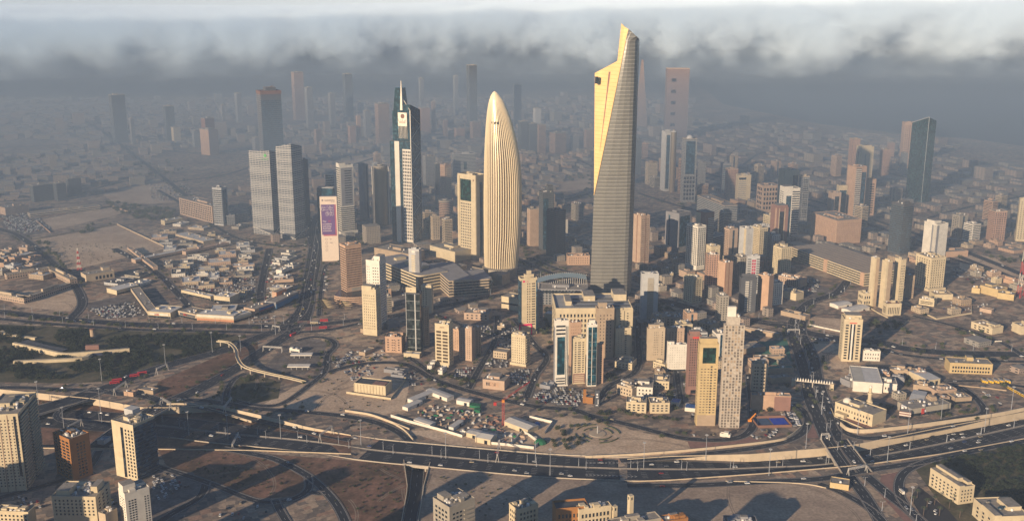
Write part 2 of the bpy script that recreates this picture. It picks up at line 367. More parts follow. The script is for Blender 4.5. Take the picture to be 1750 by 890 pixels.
lot('soil',[(270,768),(440,772),(500,800),(524,822),(515,845),(470,850),(430,850),(355,822),(285,795)],MATS['red_soil'],.06)
lot('soil',[(455,775),(560,783),(688,794),(696,830),(684,905),(592,905),(556,838),(526,812)],MATS['red_soil'],.06)
lot('soil',[(270,652),(400,596),(440,585),(444,614),(400,632),(300,682),(262,686)],MATS['red_soil'],.06)
lot('soil',[(500,585),(535,578),(560,585),(545,620),(520,640),(470,640),(450,625)],MATS['worn_tarmac'],.06)
lot('park_ground',[(-260,560),(-40,552),(180,562),(365,568),(420,575),(375,598),(280,628),(200,650),(120,655),(-260,648)],MATS['scrub_soil'],.06)
lot('park_ground',[(1560,796),(1600,786),(1750,752),(1960,708),(1960,905),(1640,905),(1600,850)],MATS['scrub_soil'],.06)
lot('soil',[(395,650),(435,640),(480,652),(476,680),(430,690),(395,680)],MATS['scrub_soil'],.07)
lot('paving',[(1172,748),(1282,746),(1312,757),(1250,764),(1180,766)],MATS['pink_paving'],.09)
lot('paving',[(1390,712),(1402,712),(1412,742),(1400,748),(1378,748)],MATS['pink_paving'],.09)
lot('paving',[(1444,700),(1462,712),(1500,737),(1440,730)],MATS['pink_paving'],.09)
lot('paving',[(1506,812),(1560,800),(1538,830),(1545,862),(1570,895),(1550,895),(1500,840)],MATS['pink_paving'],.09)
lot('paving',[(490,556),(512,540),(520,548),(505,562)],MATS['pink_paving'],.09)
lot('paving',[(526,545),(545,556),(600,556),(545,566),(520,568)],MATS['pink_paving'],.09)
lot('parking_lot',[(908,672),(940,658),(1000,662),(1004,690),(985,697),(925,688)],MATS['worn_tarmac'],.09)
lot('parking_lot',[(140,520),(230,500),(262,540),(180,545)],MATS['worn_tarmac'],.09)
lot('parking_lot',[(0,380),(40,366),(90,395),(20,408)],MATS['worn_tarmac'],.09)
lot('parking_lot',[(720,440),(760,500),(660,520),(655,440)],MATS['worn_tarmac'],.09)
lot('parking_lot',[(1290,585),(1345,580),(1355,625),(1290,622)],mat('green_court',(.05,.16,.12),.9),.1)
lot('parking_lot',[(1200,505),(1350,470),(1440,500),(1360,535),(1340,552)],MATS['worn_tarmac'],.05)
lot('parking_lot',[(1570,830),(1620,870),(1650,905),(1590,905),(1555,850)],mat('dark_tarmac',(.03,.03,.035),.9),.09)
lot('parking_lot',[(262,805),(330,806),(345,830),(300,905),(255,905)],MATS['worn_tarmac'],.09)
# --- roads
ROADS=[]; ZR=[.14]
mk_l=MB()
def road(px,wd,lanes=2,z=None,name='road',kerb=True,occ=True,traffic=.0,n=6,edge=True,twoway=False,medge=True):
    w_=wpts(px,n); ZR[0]+=.006; z0=ZR[0]; h=wd/2
    q=MB(); strip(q,w_,-h,h,z0); st(name,q,ASPH)
    if kerb:
        q=MB(); 
        for s in (-1,1): strip(q,w_,s*(h) if s>0 else -(h+.9),(h+.9) if s>0 else -h,z0-.02,h=.12)
        st('pavement',q,PAVE)
    if edge:
        for s in (-1,1): strip(mk_l,w_,s*(h-.5)-.14,s*(h-.5)+.14,z0+.05)
        for l in range(1,lanes):
            o=-h+wd*l/lanes; d=densify(w_,4.)
            strip(mk_l,d,o-.13,o+.13,z0+.05,skip=lambda k:k%3)
    if occ:
        for p in densify(w_,5.): occ_disc(p[0],p[1],h+1)
    ROADS.append((w_,wd,lanes,traffic,z0,twoway)); return w_
def densify(w_,s):
    out=[w_[0]]
    for a,b in zip(w_,w_[1:]):
        l=math.dist(a,b); k=max(1,int(l/s))
        for i in range(1,k+1): out.append(tuple(a[j]+(b[j]-a[j])*i/k for j in range(len(a))))
    return out
def barrier(px,m=CONC,hgt=1.,wd=.5,n=6,name='concrete_barrier',lab_=None,z=0):
    q=MB(); strip(q,wpts(px,n,z),-wd/2,wd/2,.05,h=hgt)
    if lab_: return mk(name,q,m,label=lab_,category='barrier' if 'barrier' in name else 'wall')
    return st('kerb',q,m)
# trench floors and walls
def trench(N_,S_,zf,z_name):
    q=MB(); w_=MB()
    n=len(N_)
    Np=[P(*p) for p in N_]; 
    Sp=[P(*p) for p in S_][::-1]
    us=[p[0] for p in N_]
    # resample both sides to the same count
    def rs(pl,k):
        d=[0]
        for a,b in zip(pl,pl[1:]): d.append(d[-1]+math.dist(a,b))
        out=[]
        for i in range(k):
            t=d[-1]*i/(k-1); j=0
            while j<len(pl)-2 and d[j+1]<t: j+=1
            f=(t-d[j])/(d[j+1]-d[j] or 1); out.append((pl[j][0]+(pl[j+1][0]-pl[j][0])*f,pl[j][1]+(pl[j+1][1]-pl[j][1])*f))
        return out
    A=rs(Np,60); B=rs(Sp,60); zs=[zf(UV(a[0],a[1])[0])-.2 for a in A]
    for i in range(59):
        q.poly([(*A[i],zs[i]),(*B[i],zs[i]),(*B[i+1],zs[i+1]),(*A[i+1],zs[i+1])])
    st('trench_floor',q,SOIL if z_name=='w' else MATS['paving'])
    for nm,X,sg in (('far',A,1),('near',B,-1)):
        q=MB()
        for i in range(59):
            q.poly([(*X[i],zs[i]-.2),(*X[i+1],zs[i+1]-.2),(*X[i+1],1.0),(*X[i],1.0)])
        # coping
        w2=[(a[0],a[1],0.) for a in X]; strip(q,w2,-.35,.35,.4,h=.7)
        mk('retaining_wall',q,mat('wall_render',(.50,.41,.29),.85,var=.12,scale=.1),
           label=('long sunlit concrete retaining wall along the '+('north' if sg>0 else 'south')+' side of the sunken highway '+('west' if z_name=='w' else 'east')+' of the city blocks'),category='retaining wall')
trench(NW,SW,zW,'w'); trench(NE,SE,zE,'e')
# underpass side road, dug below the highway
pl=[P(*p) for p in UX]; q=MB(); zu=[-6,-6,-5,-4.5,-1,-1,-4.5,-5]
q.poly([(p[0],p[1],z) for p,z in zip(pl,zu)][::-1]); st('trench_floor',q,SOIL)
q=MB()
for i in (1,2,3,5,6,7):
    j=(i+1)%8; q.poly([(*pl[i],-7),(*pl[j],-7),(*pl[j],.9),(*pl[i],.9)])
for s in ((1,2,3,4),(5,6,7,0)): strip(q,[(*pl[i],0.) for i in s],-.4,.4,.3,h=.6)
mk('retaining_wall',q,MATS['wall_render'],label='low concrete retaining walls beside the road that dives under the highway',category='retaining wall')
def zu_(v): return -6 if v<800 else (-6+5*(v-800)/100)
road([(719,770,-6),(716,795,-6),(713,815,-5.2),(710,847,-4),(703,875,-2),(697,915,-.6)],13,2,kerb=False,occ=True)
# main highway: upper (U) and lower (L) carriageways
def zz(u): return zW(u) if u<700 else zE(u)
def hw(pts): return [(u,v,zz(u)) for u,v in pts]
# measured centre lines
MED=[(-120,700),(60,712),(261,726),(383,740),(526,753.5),(640,769),(740,778.5),(921,794.5),(1040,800),(1112,801.5),(1225,801.5),(1309,798.5),(1403,794),(1480,782),(1608.6,758),(1750,727),(1960,682)]
medw=wpts(hw(MED),8)
for s,nm in ((1,'U'),(-1,'L')):
    hwd=lambda p: 12.6-3.8*min(1,max(0,(UV(*p)[0]-(1080 if s<0 else 880))/240.))
    off=[(p[0]+n[0]*s*(hwd(p)+1.2),p[1]+n[1]*s*(hwd(p)+1.2),p[2]) for p,n in zip(medw,normals(medw))]
    q=MB(); nn_=normals(off)
    for a,b,na,nb in zip(off,off[1:],nn_,nn_[1:]):
        ha,hb=hwd(a),hwd(b); q.poly([(a[0]+na[0]*-ha,a[1]+na[1]*-ha,a[2]+.12),(b[0]-nb[0]*hb,b[1]-nb[1]*hb,b[2]+.12),(b[0]+nb[0]*hb,b[1]+nb[1]*hb,b[2]+.12),(a[0]+na[0]*ha,a[1]+na[1]*ha,a[2]+.12)])
    st('road',q,ASPH)
    for e in (-1,1):
        ed=[(p[0]+n[0]*e*(hwd(p)-.8),p[1]+n[1]*e*(hwd(p)-.8),p[2]) for p,n in zip(off,nn_)]; strip(mk_l,ed,-.16,.16,.2)
    d=densify(off,4.5)
    for o in (-5.4,-1.8,1.8,5.4): strip(mk_l,d,o-.14,o+.14,.2,skip=lambda k:k%3)
    for p in densify(off,5.): occ_disc(p[0],p[1],13)
    ROADS.append((off if s<0 else off[::-1],18.6,5,.016 if s<0 else .018,.12,False))
q=MB(); strip(q,medw,-.9,.9,.1,h=.35); strip(q,medw,-.25,.25,.4,h=.8); st('median',q,mat('median_concrete',(.22,.20,.18),.9,var=.2,scale=.3))
q=MB(); strip(q,[p for p in medw if 300<UV(*p)[0]<1150],-26.9,-26.4,.1,h=1.1); mk('concrete_barrier',q,CONC,label='long low concrete barrier along the near edge of the wide highway',category='barrier')
q=MB(); strip(q,[p for p in medw if 520<UV(*p)[0]<1120],26.4,26.9,.1,h=1.1); mk('concrete_barrier',q,CONC,label='long low concrete barrier along the far edge of the wide highway by the sand lot',category='barrier')
# bridge deck under the highway at the side road: pale fascia
q=MB(); x0,y0=P(688,793); x1,y1=P(742,799); dx,dy=(x1-x0),(y1-y0); l=math.hypot(dx,dy); nx,ny=-dy/l,dx/l
q.prism([(x0-nx*0,y0-ny*0),(x1,y1),(x1+nx*1.2,y1+ny*1.2),(x0+nx*1.2,y0+ny*1.2)],-2.2,1.1)
for k in (0.,.30,.72,1.):
    a,b=x0+dx*k,y0+dy*k; q.box(a-.8,a+.8,b+1.3,b+30,-6.5,-.6)
mk('highway_bridge',q,CONC,label='short highway bridge with pale fascia over the dark side road',category='bridge')
# chevron hatching
for (u0,v0,u1,v1) in ((1000,790.5,1092,790.5),(1000,811,1090,814)):
    n=14
    for i in range(n):
        a=P(u0+(u1-u0)*i/n,v0+(v1-v0)*i/n,zE(u0+(u1-u0)*i/n))
        zc=zE(u0+(u1-u0)*i/n)+.22; mk_l.poly([(a[0],a[1]-1.6,zc),(a[0]+1.0,a[1]-1.6,zc),(a[0]+3.2,a[1],zc),(a[0]+1.0,a[1]+1.6,zc),(a[0],a[1]+1.6,zc),(a[0]+2.2,a[1],zc)])
# eastern slip roads and walls
road([(1360,690),(1380,712),(1368,742),(1309,762),(1197,776),(1120,783),(1060,787)],9,2,traffic=.006)
road([(1436,722),(1452,742),(1500,748),(1608,731),(1720,705),(1960,655)],10,2,traffic=.004)
road([(1072,829),(1180,829),(1300,823),(1400,818),(1470,805),(1578,788),(1700,762),(1960,712)],10,2,traffic=.004)
road([(1400,826),(1440,842),(1490,872),(1530,915)],9,2,traffic=.004)
road([(1620,778),(1578,790),(1545,808),(1536,834),(1547,862),(1585,900)],9,2,traffic=.006)
def rwall(px,h,label,z=0):
    q=MB(); w_=wpts(px,6,z); strip(q,w_,-.4,.4,0,h=h); mk('retaining_wall',q,MATS['wall_render'],label=label,category='retaining wall')
rwall([(1372,728),(1350,746),(1323,755),(1197,769),(1085,778),(1000,782)],2.6,'curved pale retaining wall bending round the sand lot beside the slip road')
rwall([(1436,727),(1459,739),(1531,735),(1686,714),(1750,702),(1900,672)],4.5,'pale retaining wall below the mosque and the shop blocks beside the slip road')
rwall([(1240,822),(1365,826),(1412,834)],.9,'low white kerb wall along the edge of the grey sand lot')
rwall([(700,735),(640,712),(610,706),(590,703)],2.5,'curved sunlit wall below the sand lot and the walled storage yard')
rwall([(640,712),(668,722),(690,735),(706,752)],2.,'pale curved parapet beside the slip road loop near the storage yard')
# overpass at the east
q=MB(); bc=[P(1403,751),P(1448,751),P(1490,807),P(1439,809)]
q.prism([(p[0],p[1]) for p in bc[::-1]],-1.6,.30); st('overpass_deck',q,[ASPH])
ov=thing('overpass','concrete overpass with side parapets and piers crossing the sunken highway','bridge',(0,0,0))
for a,b in ((bc[0],bc[3]),(bc[1],bc[2])): q=MB(); strip(q,[(*a,0.),(*b,0.)],-.5,.5,-1.8,h=3.2); mk('parapet',q,CONC,ov)
for k in (.33,.66):
    a=[bc[0][i]+(bc[3][i]-bc[0][i])*k for i in (0,1)]; b=[bc[1][i]+(bc[2][i]-bc[1][i])*k for i in (0,1)]
    q=MB(); strip(q,[(*a,0.),(*b,0.)],-.7,.7,-8.2,h=6.4); mk('pier',q,CONC,ov)
q=MB(); a=[(bc[0][i]+bc[1][i])/2 for i in (0,1)]; b=[(bc[2][i]+bc[3][i])/2 for i in (0,1)]; strip(q,[(*a,0.),(*b,0.)],-1,1,.32,h=.4); st('median',q,PAVE)
for p in densify([(*a,0.),(*b,0.)],5.): occ_disc(p[0],p[1],16)
# north-south boulevard (two carriageways)
road([(1448,480),(1429,501),(1385,516),(1361,540),(1354,568),(1367,609),(1378,649),(1384,682),(1400,719),(1414,751)],15,3,traffic=.012)
road([(1426,751),(1424,720),(1408,682),(1397,649),(1389,609),(1369,568),(1372,545)],15,3,traffic=.022,n=6)
road([(1451,812),(1480,850),(1513,905)],12,3,traffic=.008); road([(1600,915),(1557,875),(1519,845),(1480,812)],12,3,traffic=.016)
for s in ([(1410,755),(1446,805)],[(1436,755),(1478,805)]):
    w_=[(*P(*p),.34) for p in s]; ROADS.append((w_,12,3,.012,0,False)); d=densify(w_,4.)
    for o in (-5.5,5.5): strip(mk_l,w_,o-.15,o+.15,.03)
    for o in (-2,2): strip(mk_l,d,o-.14,o+.14,.03,skip=lambda k:k%3)
# east-west avenue across the middle
road([(-160,520),(0,533),(70,541),(180,551),(253,555),(365,557),(440,558),(520,556)],20,5,traffic=.006)
road([(-160,532),(0,545),(70,552),(180,560),(253,564),(365,566),(440,568),(500,568)],11,3,traffic=.004)
road([(505,557),(560,553),(616,546),(668,540),(740,526),(800,515),(850,505),(900,500)],15,4,traffic=.010)
road([(505,568),(560,564),(618,552)],10,3,traffic=.006)
road([(900,470),(940,480),(1000,492),(1081,504),(1129,513),(1189,529),(1240,540),(1272,546),(1340,557),(1386,570),(1435,578),(1505,585),(1543,595),(1623,603),(1750,606),(1960,612)],22,5,traffic=.010)
road([(880,440),(930,462),(980,478),(1010,482)],12,2,traffic=.005)
road([(1240,532),(1300,548),(1350,552)],9,2,traffic=.006)
road([(1440,588),(1505,596),(1543,606),(1623,614),(1750,618),(1960,622)],9,2,traffic=.004)
# north boulevard
road([(488,556),(512,535),(521,512),(529,467),(533,440),(536,420),(532,400),(535,380),(552,362),(590,350)],18,4,traffic=.020)
road([(600,352),(565,366),(549,385),(546,405),(542,430),(538,458),(531,490),(526,526),(519,548)],18,4,traffic=.020)
road([(545,540),(546,525),(548,500),(552,470),(560,452),(590,450)],7,2,traffic=.01)
road([(505,556),(500,566),(481,579),(440,606),(400,632),(337,666),(267,696),(205,725)],20,4,traffic=.010)
road([(500,556),(490,560),(450,573),(393,596),(309,618),(242,638),(200,656),(157,670)],20,4,traffic=.008)
# western interchange: bridge over the trench + links
def deck(px,wd,label):
    w_=wpts(px,4); q=MB(); strip(q,w_,-wd/2,wd/2,.05,h=.2); strip(q,w_,-wd/2,wd/2,-1.3,h=.05); st('overpass_deck',q,ASPH)
    ov=thing('overpass',label,'bridge',(0,0,0))
    for s in (-1,1): q=MB(); strip(q,w_,s*wd/2-.35,s*wd/2+.35,-1.4,h=2.5); mk('parapet',q,CONC,ov)
    for p in densify(w_,5.): occ_disc(p[0],p[1],wd/2+2)
    strip(mk_l,densify(w_,4.),-.15,.15,.3,skip=lambda k:k%3)
deck([(165,668),(130,682),(95,692),(55,704),(10,718),(-40,732)],26,'dark overpass deck with pale parapets crossing the western highway beside the park')
deck([(286,690),(262,702),(236,716),(200,738),(170,762)],22,'dark overpass deck with pale parapets crossing the highway behind the blue office block')
road([(-160,668),(0,662),(80,664),(150,667),(170,668)],10,2,traffic=.004)
road([(150,664),(200,672),(253,678),(285,690)],12,3,traffic=.02)
road([(160,682),(120,692),(98,706),(100,716),(120,722),(160,730)],8,2,kerb=False,traffic=.004)
road([(285,690,-.1),(330,694,-.5),(366,700,-1.5),(440,718,-3.5),(528,738,-2.6),(600,752,-.1)],10,2,kerb=False,traffic=.010)
rwall([(285,692,-.1),(320,692,-.5),(350,698,-3),(430,722,-5.2)],2.4,'thin curved wall between the ramp and the sunken highway west of the sand lot')
road([(290,684),(340,684),(400,692),(450,699),(508,703),(589,711),(643,722),(680,738),(703,757)],10,2,traffic=.006)
road([(400,684),(435,692),(481,690),(529,658),(556,633),(559,608),(573,590),(562,579),(535,576),(508,582)],8,2,traffic=.004)
road([(385,690),(388,668),(400,648),(420,638)],8,2,traffic=.01)
road([(380,766),(440,777),(477,787),(526,813),(556,839),(580,870),(600,915)],9,2,traffic=.004)
road([(250,792),(277,799),(354,824),(440,856),(497,853),(526,836),(526,813)],8,2,traffic=.004)
road([(470,853),(480,875),(505,915)],8,2); road([(527,840),(545,843),(556,842)],7,2)
road([(352,824),(340,850),(290,880),(240,915)],9,2); road([(170,770),(150,800),(100,822),(0,850),(-80,870)],9,2)
# inner streets
road([(560,636),(620,622),(690,622),(746,650),(823,674),(912,694),(980,700),(1010,710),(1089,729),(1170,749),(1250,750),(1284,733),(1286,700),(1280,640)],10,2,traffic=.006)
road([(850,540),(846,580),(822,625),(800,665)],9,2,traffic=.01); road([(880,545),(916,591),(934,612),(915,642),(900,680)],9,2,traffic=.01)
road([(1091,545),(1091,580),(1088,632),(1040,660),(1020,690)],9,2,traffic=.01); road([(1152,600),(1156,634),(1164,690)],8,2,traffic=.01)
road([(740,535),(800,560),(850,575),(930,560)],9,2,traffic=.008); road([(700,610),(740,640)],8,2)
road([(1490,737),(1560,728),(1640,714),(1680,706),(1672,685),(1640,660),(1600,650)],9,2,traffic=.006)
road([(1480,625),(1560,628),(1605,650),(1680,652),(1800,668)],8,2,traffic=.004); road([(1560,540),(1640,560),(1720,590),(1790,640)],8,2)
road([(1430,712),(1470,735),(1560,728)],7,2)
# souq streets in the west
road([(120,545),(140,515),(112,470),(40,408),(0,392),(-80,370)],13,2,traffic=.008)
road([(195,425),(262,462),(300,498),(320,520),(330,535)],12,2,traffic=.01); road([(460,425),(450,470),(445,510),(460,535)],12,2,traffic=.01)
road([(300,512),(340,505),(390,520),(450,505)],10,2,traffic=.01); road([(330,345),(262,290),(160,215),(100,190)],12,2,traffic=.004)
road([(262,300),(180,318),(120,335),(0,345)],9,2); road([(290,312),(380,300),(430,285)],10,2,traffic=.004); road([(270,325),(330,360),(400,405),(480,420),(530,418)],9,2,traffic=.008)
# eastern expressway behind the towers
road([(1090,265),(1180,290),(1290,318),(1400,346),(1500,378),(1600,412),(1700,450),(1800,492)],16,4,traffic=.003)
road([(1090,272),(1180,298),(1290,327),(1400,356),(1500,389),(1600,424),(1700,463),(1800,505)],16,4,traffic=.003)
road([(1590,372),(1640,358),(1700,345),(1800,325)],12,2); road([(1270,282),(1300,262),(1340,258),(1420,275),(1560,305),(1800,345)],9,2); road([(1620,440),(1680,458),(1740,480),(1800,505)],9,2)
road([(1090,330),(1160,352),(1240,372),(1330,395)],10,2); road([(1100,235),(1180,252),(1300,240),(1340,262)],9,2)
road([(730,352),(790,370),(826,378)],12,2); road([(640,270),(560,295),(500,310),(430,330)],9,2); road([(890,262),(980,272),(1010,285)],10,2); road([(890,345),(960,342),(1010,330)],8,2); road([(905,440),(960,462),(1010,470)],9,2)
road([(-100,262),(60,250),(180,248),(300,260),(430,265)],9,2)
st('road_markings',mk_l,LINE)
# vehicle tracks worn into the open lots
rk=random.Random(9); q=MB()
for nm,pl_ in LOTS:
    if nm not in('sand_lot','soil') or pl_[0][1]>1900: continue
    xs=[p[0] for p in pl_]; ys=[p[1] for p in pl_]
    for _ in range(9):
        x,y=rk.uniform(min(xs),max(xs)),rk.uniform(min(ys),max(ys)); a=rk.uniform(0,6.28); c=rk.uniform(-.09,.09); pts=[]
        for i in range(30):
            if not inpoly(x,y,pl_): break
            pts.append((x,y,.0)); a+=c+rk.uniform(-.05,.05); x+=5*math.cos(a); y+=5*math.sin(a)
        if len(pts)>5:
            for o in (-1.1,1.1): strip(q,pts,o-.45,o+.45,.115)
st('vehicle_tracks',q,mat('rutted_sand',(.22,.17,.125),.95,var=.3))
# ================================================================ landmark towers
def hal():
    Y0=1560.
    zt=lambda v,dy=0: ZY(v,Y0+dy)
    t=thing('twisted_tower','tallest tower with folded golden stone flank and banded glass front tapering to a point','skyscraper',(XU(1043,Y0,0),Y0,0))
    cx=XU(1043,Y0,0)
    z333=zt(333); zw=zt(128); zs=zt(105); 
    def uA(z):
        if z<z333: return 1008+(1015-1008)*z/z333
        return 1015+(1073-1015)*(z-z333)/(zt(50)-z333)
    def uR(z): return 1078+(1093-1078)*z/zt(66)
    def uL(z):
        if z<z333: return uA(z)+1
        if z<=zw: return 1015+1.5*(z-z333)/(zw-z333)
        if z<=zs: return 1016.5+(1055-1016.5)*(z-zw)/(zs-zw)
        return 1055+(1062-1055)*(z-zs)/(zt(40)-zs)
    def sec(z):
        a=uA(z); r=uR(z); l=uL(z); dl=max((a-l)*.95,1.5); m=l+(a-l)*.62
        if z>zs: m=l+(a-l)*.5
        rr=13
        # columns: u, dy
        c=[(a,0),(a+(r-rr-a)*.33,-1.5),(a+(r-rr-a)*.66,-1.5),(r-rr,0),(r-rr*.55,2.5),(r-rr*.22,8),(r,19),(r-1.5,46),(l+4,max(dl,44)+6),(l,dl),(m,dl*.40)]
        return c
    zsn=[0,20,60,100,z333,z333+20]+[z333+20+(zw-z333-20)*k/8 for k in range(1,9)]+[zw+(zs-zw)*k/4 for k in range(1,5)]+[zs+(zt(70)-zs)*k/4 for k in range(1,5)]
    q=MB(); nc=11
    for z in zsn:
        for (u,dy) in sec(z): q.v.append((XU(u,Y0+dy,z)-cx,dy,z))
    top=[(1074,0,50),(1079,0,54),(1083,0,58),(1087,0,62),(1089.5,2.5,64),(1091.5,8,66),(1093,19,68),(1091,46,66),(1066,30,44),(1062,12,40),(1067,5,46)]
    for (u,dy,v) in top: z=zt(v,dy); q.v.append((XU(u,Y0+dy,z)-cx,dy,z))
    n=len(zsn)+1
    stone,front=[],[]
    for i in range(n-1):
        for k in range(nc):
            l=(k+1)%nc; f=(i*nc+k,i*nc+l,(i+1)*nc+l,(i+1)*nc+k)
            (front if k<=6 else stone).append(f)
    g=MB(); g.v=q.v; g.f=front; g.m=[0]*len(front)
    m=mat('tower_glass',(.18,.175,.155),.36,.25,var=.10,scale=.05,kind='bands',fh=5.7,wh=.12,wc=(.42,.40,.35))
    o=mk('glass_front',g,m,t); 
    g=MB(); g.v=q.v; g.f=stone+[tuple(range((n-1)*nc,n*nc))]; g.m=[0]*len(g.f)
    mk('stone_flank',g,mat('golden_stone',(.74,.50,.22),.5,.1,var=.08,scale=.06,kind='bands',fh=5.7,wh=.05,wc=(.45,.27,.09)),t)
    # crease fin, slit, sky window
    g=MB()
    for i in range(4,n-2): 
        z0,z1=zsn[i],zsn[i+1]; g.tube((XU(uA(z0),Y0,z0)-cx,-.6,z0),(XU(uA(z1),Y0,z1)-cx,-.6,z1),.7)
    mk('crease_rib',g,MATS['golden_stone'],t)
    g=MB()
    for v0,v1 in ((124,160),(160,200),(200,235),(235,262)):
        z0,z1=zt(v0),zt(v1)
        def pt(z,w_):
            a=uA(z); l=uL(z) if z<=zw else 1016.; mm=l+(a-l)*.62; s=sec(z); dl=max((a-uL(z))*.95,1.5)
            return mm,dl*.40
        u0,d0=pt(min(z0,zw),0); u1,d1=pt(z1,0)
        w0=1.6*(262-v0)/138; w1=1.6*(262-v1)/138
        g.poly([(XU(u0,Y0+d0,z0)-cx-w0,d0-.5,z0),(XU(u0,Y0+d0,z0)-cx+w0,d0-.9,z0),(XU(u1,Y0+d1,z1)-cx+w1,d1-.9,z1),(XU(u1,Y0+d1,z1)-cx-w1,d1-.5,z1)])
    mk('slit',g,wm('rust'),t)
    z0,z1=zt(145),zt(133); a=XU(1016.5,Y0+30,z0)-cx
    g=MB().box(a-.2,a+4.5,20,26,z0,z1); mk('sky_window',g,GL,t)
    for (u,wd,v0,v1) in ((1028,7,505,494),(1060,9,505,497)): g=MB(); g.box(XU(u,Y0,0)-cx,XU(u,Y0,0)-cx+wd,-6,2,-.5,ZY(v1,Y0)); mk('entrance_portal',g,wm('stone'),t)
    occ_rect(cx,Y0+28,42,36,0); LMK.append((cx,Y0+20,'tallest golden tower'))
hal()
def shell():
    Y0=1700.; cx=XU(856,Y0,0)
    t=thing('shell_tower','curved golden ribbed tower shaped like an upright pod rising from the mall car park','skyscraper',(cx,Y0,0))
    prof=[(474,829,881),(455,829,884),(430,828,886),(400,828,889),(370,827.5,890.5),(330,827.5,891),(300,828,890),(270,828.5,887.5),(245,829.5,883),(225,830.5,878.5),(205,832,873),(190,833.5,867.5),(178,835.5,862),(170,837.5,857.5),(163,840,852),(159,842.5,848.5),(157,844.5,846)]
    NR=48; rings=[]
    for v,a,b in prof:
        z=ZY(v,Y0); x0,x1=XU(a,Y0,z)-cx,XU(b,Y0,z)-cx; rings.append((z if v<470 else -.5,(x0+x1)/2,(x1-x0)/2))
    def pt(k,r,o=0.):
        z,c,h=r; a=2*math.pi*k/NR+.05; return (c+(h+o)*math.cos(a),(h*.8+o)*math.sin(a),z)
    q=MB()
    for r in rings: q.v+=[pt(k,r,-.6) for k in range(NR)]
    for i in range(len(rings)-1):
        for k in range(NR): q.f.append((i*NR+k,i*NR+(k+1)%NR,(i+1)*NR+(k+1)%NR,(i+1)*NR+k)); q.m.append(0)
    mk('glass_skin',q,mat('bronze_glass',(.15,.11,.07),.35,.2,var=.15,spec=.5),t,smooth=True)
    gm_=mat('gold_fin',(.86,.73,.50),.38,.2,var=.04,scale=.05)
    for k in range(NR):
        q=MB(); wd=.62
        for i,r in enumerate(rings):
            a=2*math.pi*k/NR+.05; tx,ty=-math.sin(a),math.cos(a); w_=wd*min(1,r[2]/12+.18)
            for s,o in ((-1,-.7),(-1,1.0),(1,1.0),(1,-.7)):
                x,y,z=pt(k,r,o); q.v.append((x+s*tx*w_,y+s*ty*w_,z))
        for i in range(len(rings)-1):
            for j in range(4): a=i*4; q.f.append((a+j,a+(j+1)%4,a+4+(j+1)%4,a+4+j)); q.m.append(0)
        mk('fin',q,gm_,t)
    q=MB().dome(rings[-1][1],0,rings[-1][0]-.4,1.3,0,10,4); mk('tip',q,gm_,t)
    q=MB().cyl(-2,-3,30,-.5,14,24,0,1); mk('podium_wall',q,[wm('stone'),RF],t)
    for (v,u) in ((210,841),(210,847)): z=ZY(v,Y0-20); x=XU(u,Y0-20,z)-cx; mk('vent',MB().box(x-.9,x+.9,-24,-20,z-1,z+2),GL,t)
    occ_rect(cx,Y0,34,34,0); LMK.append((cx,Y0,'ribbed golden tower'))
shell()
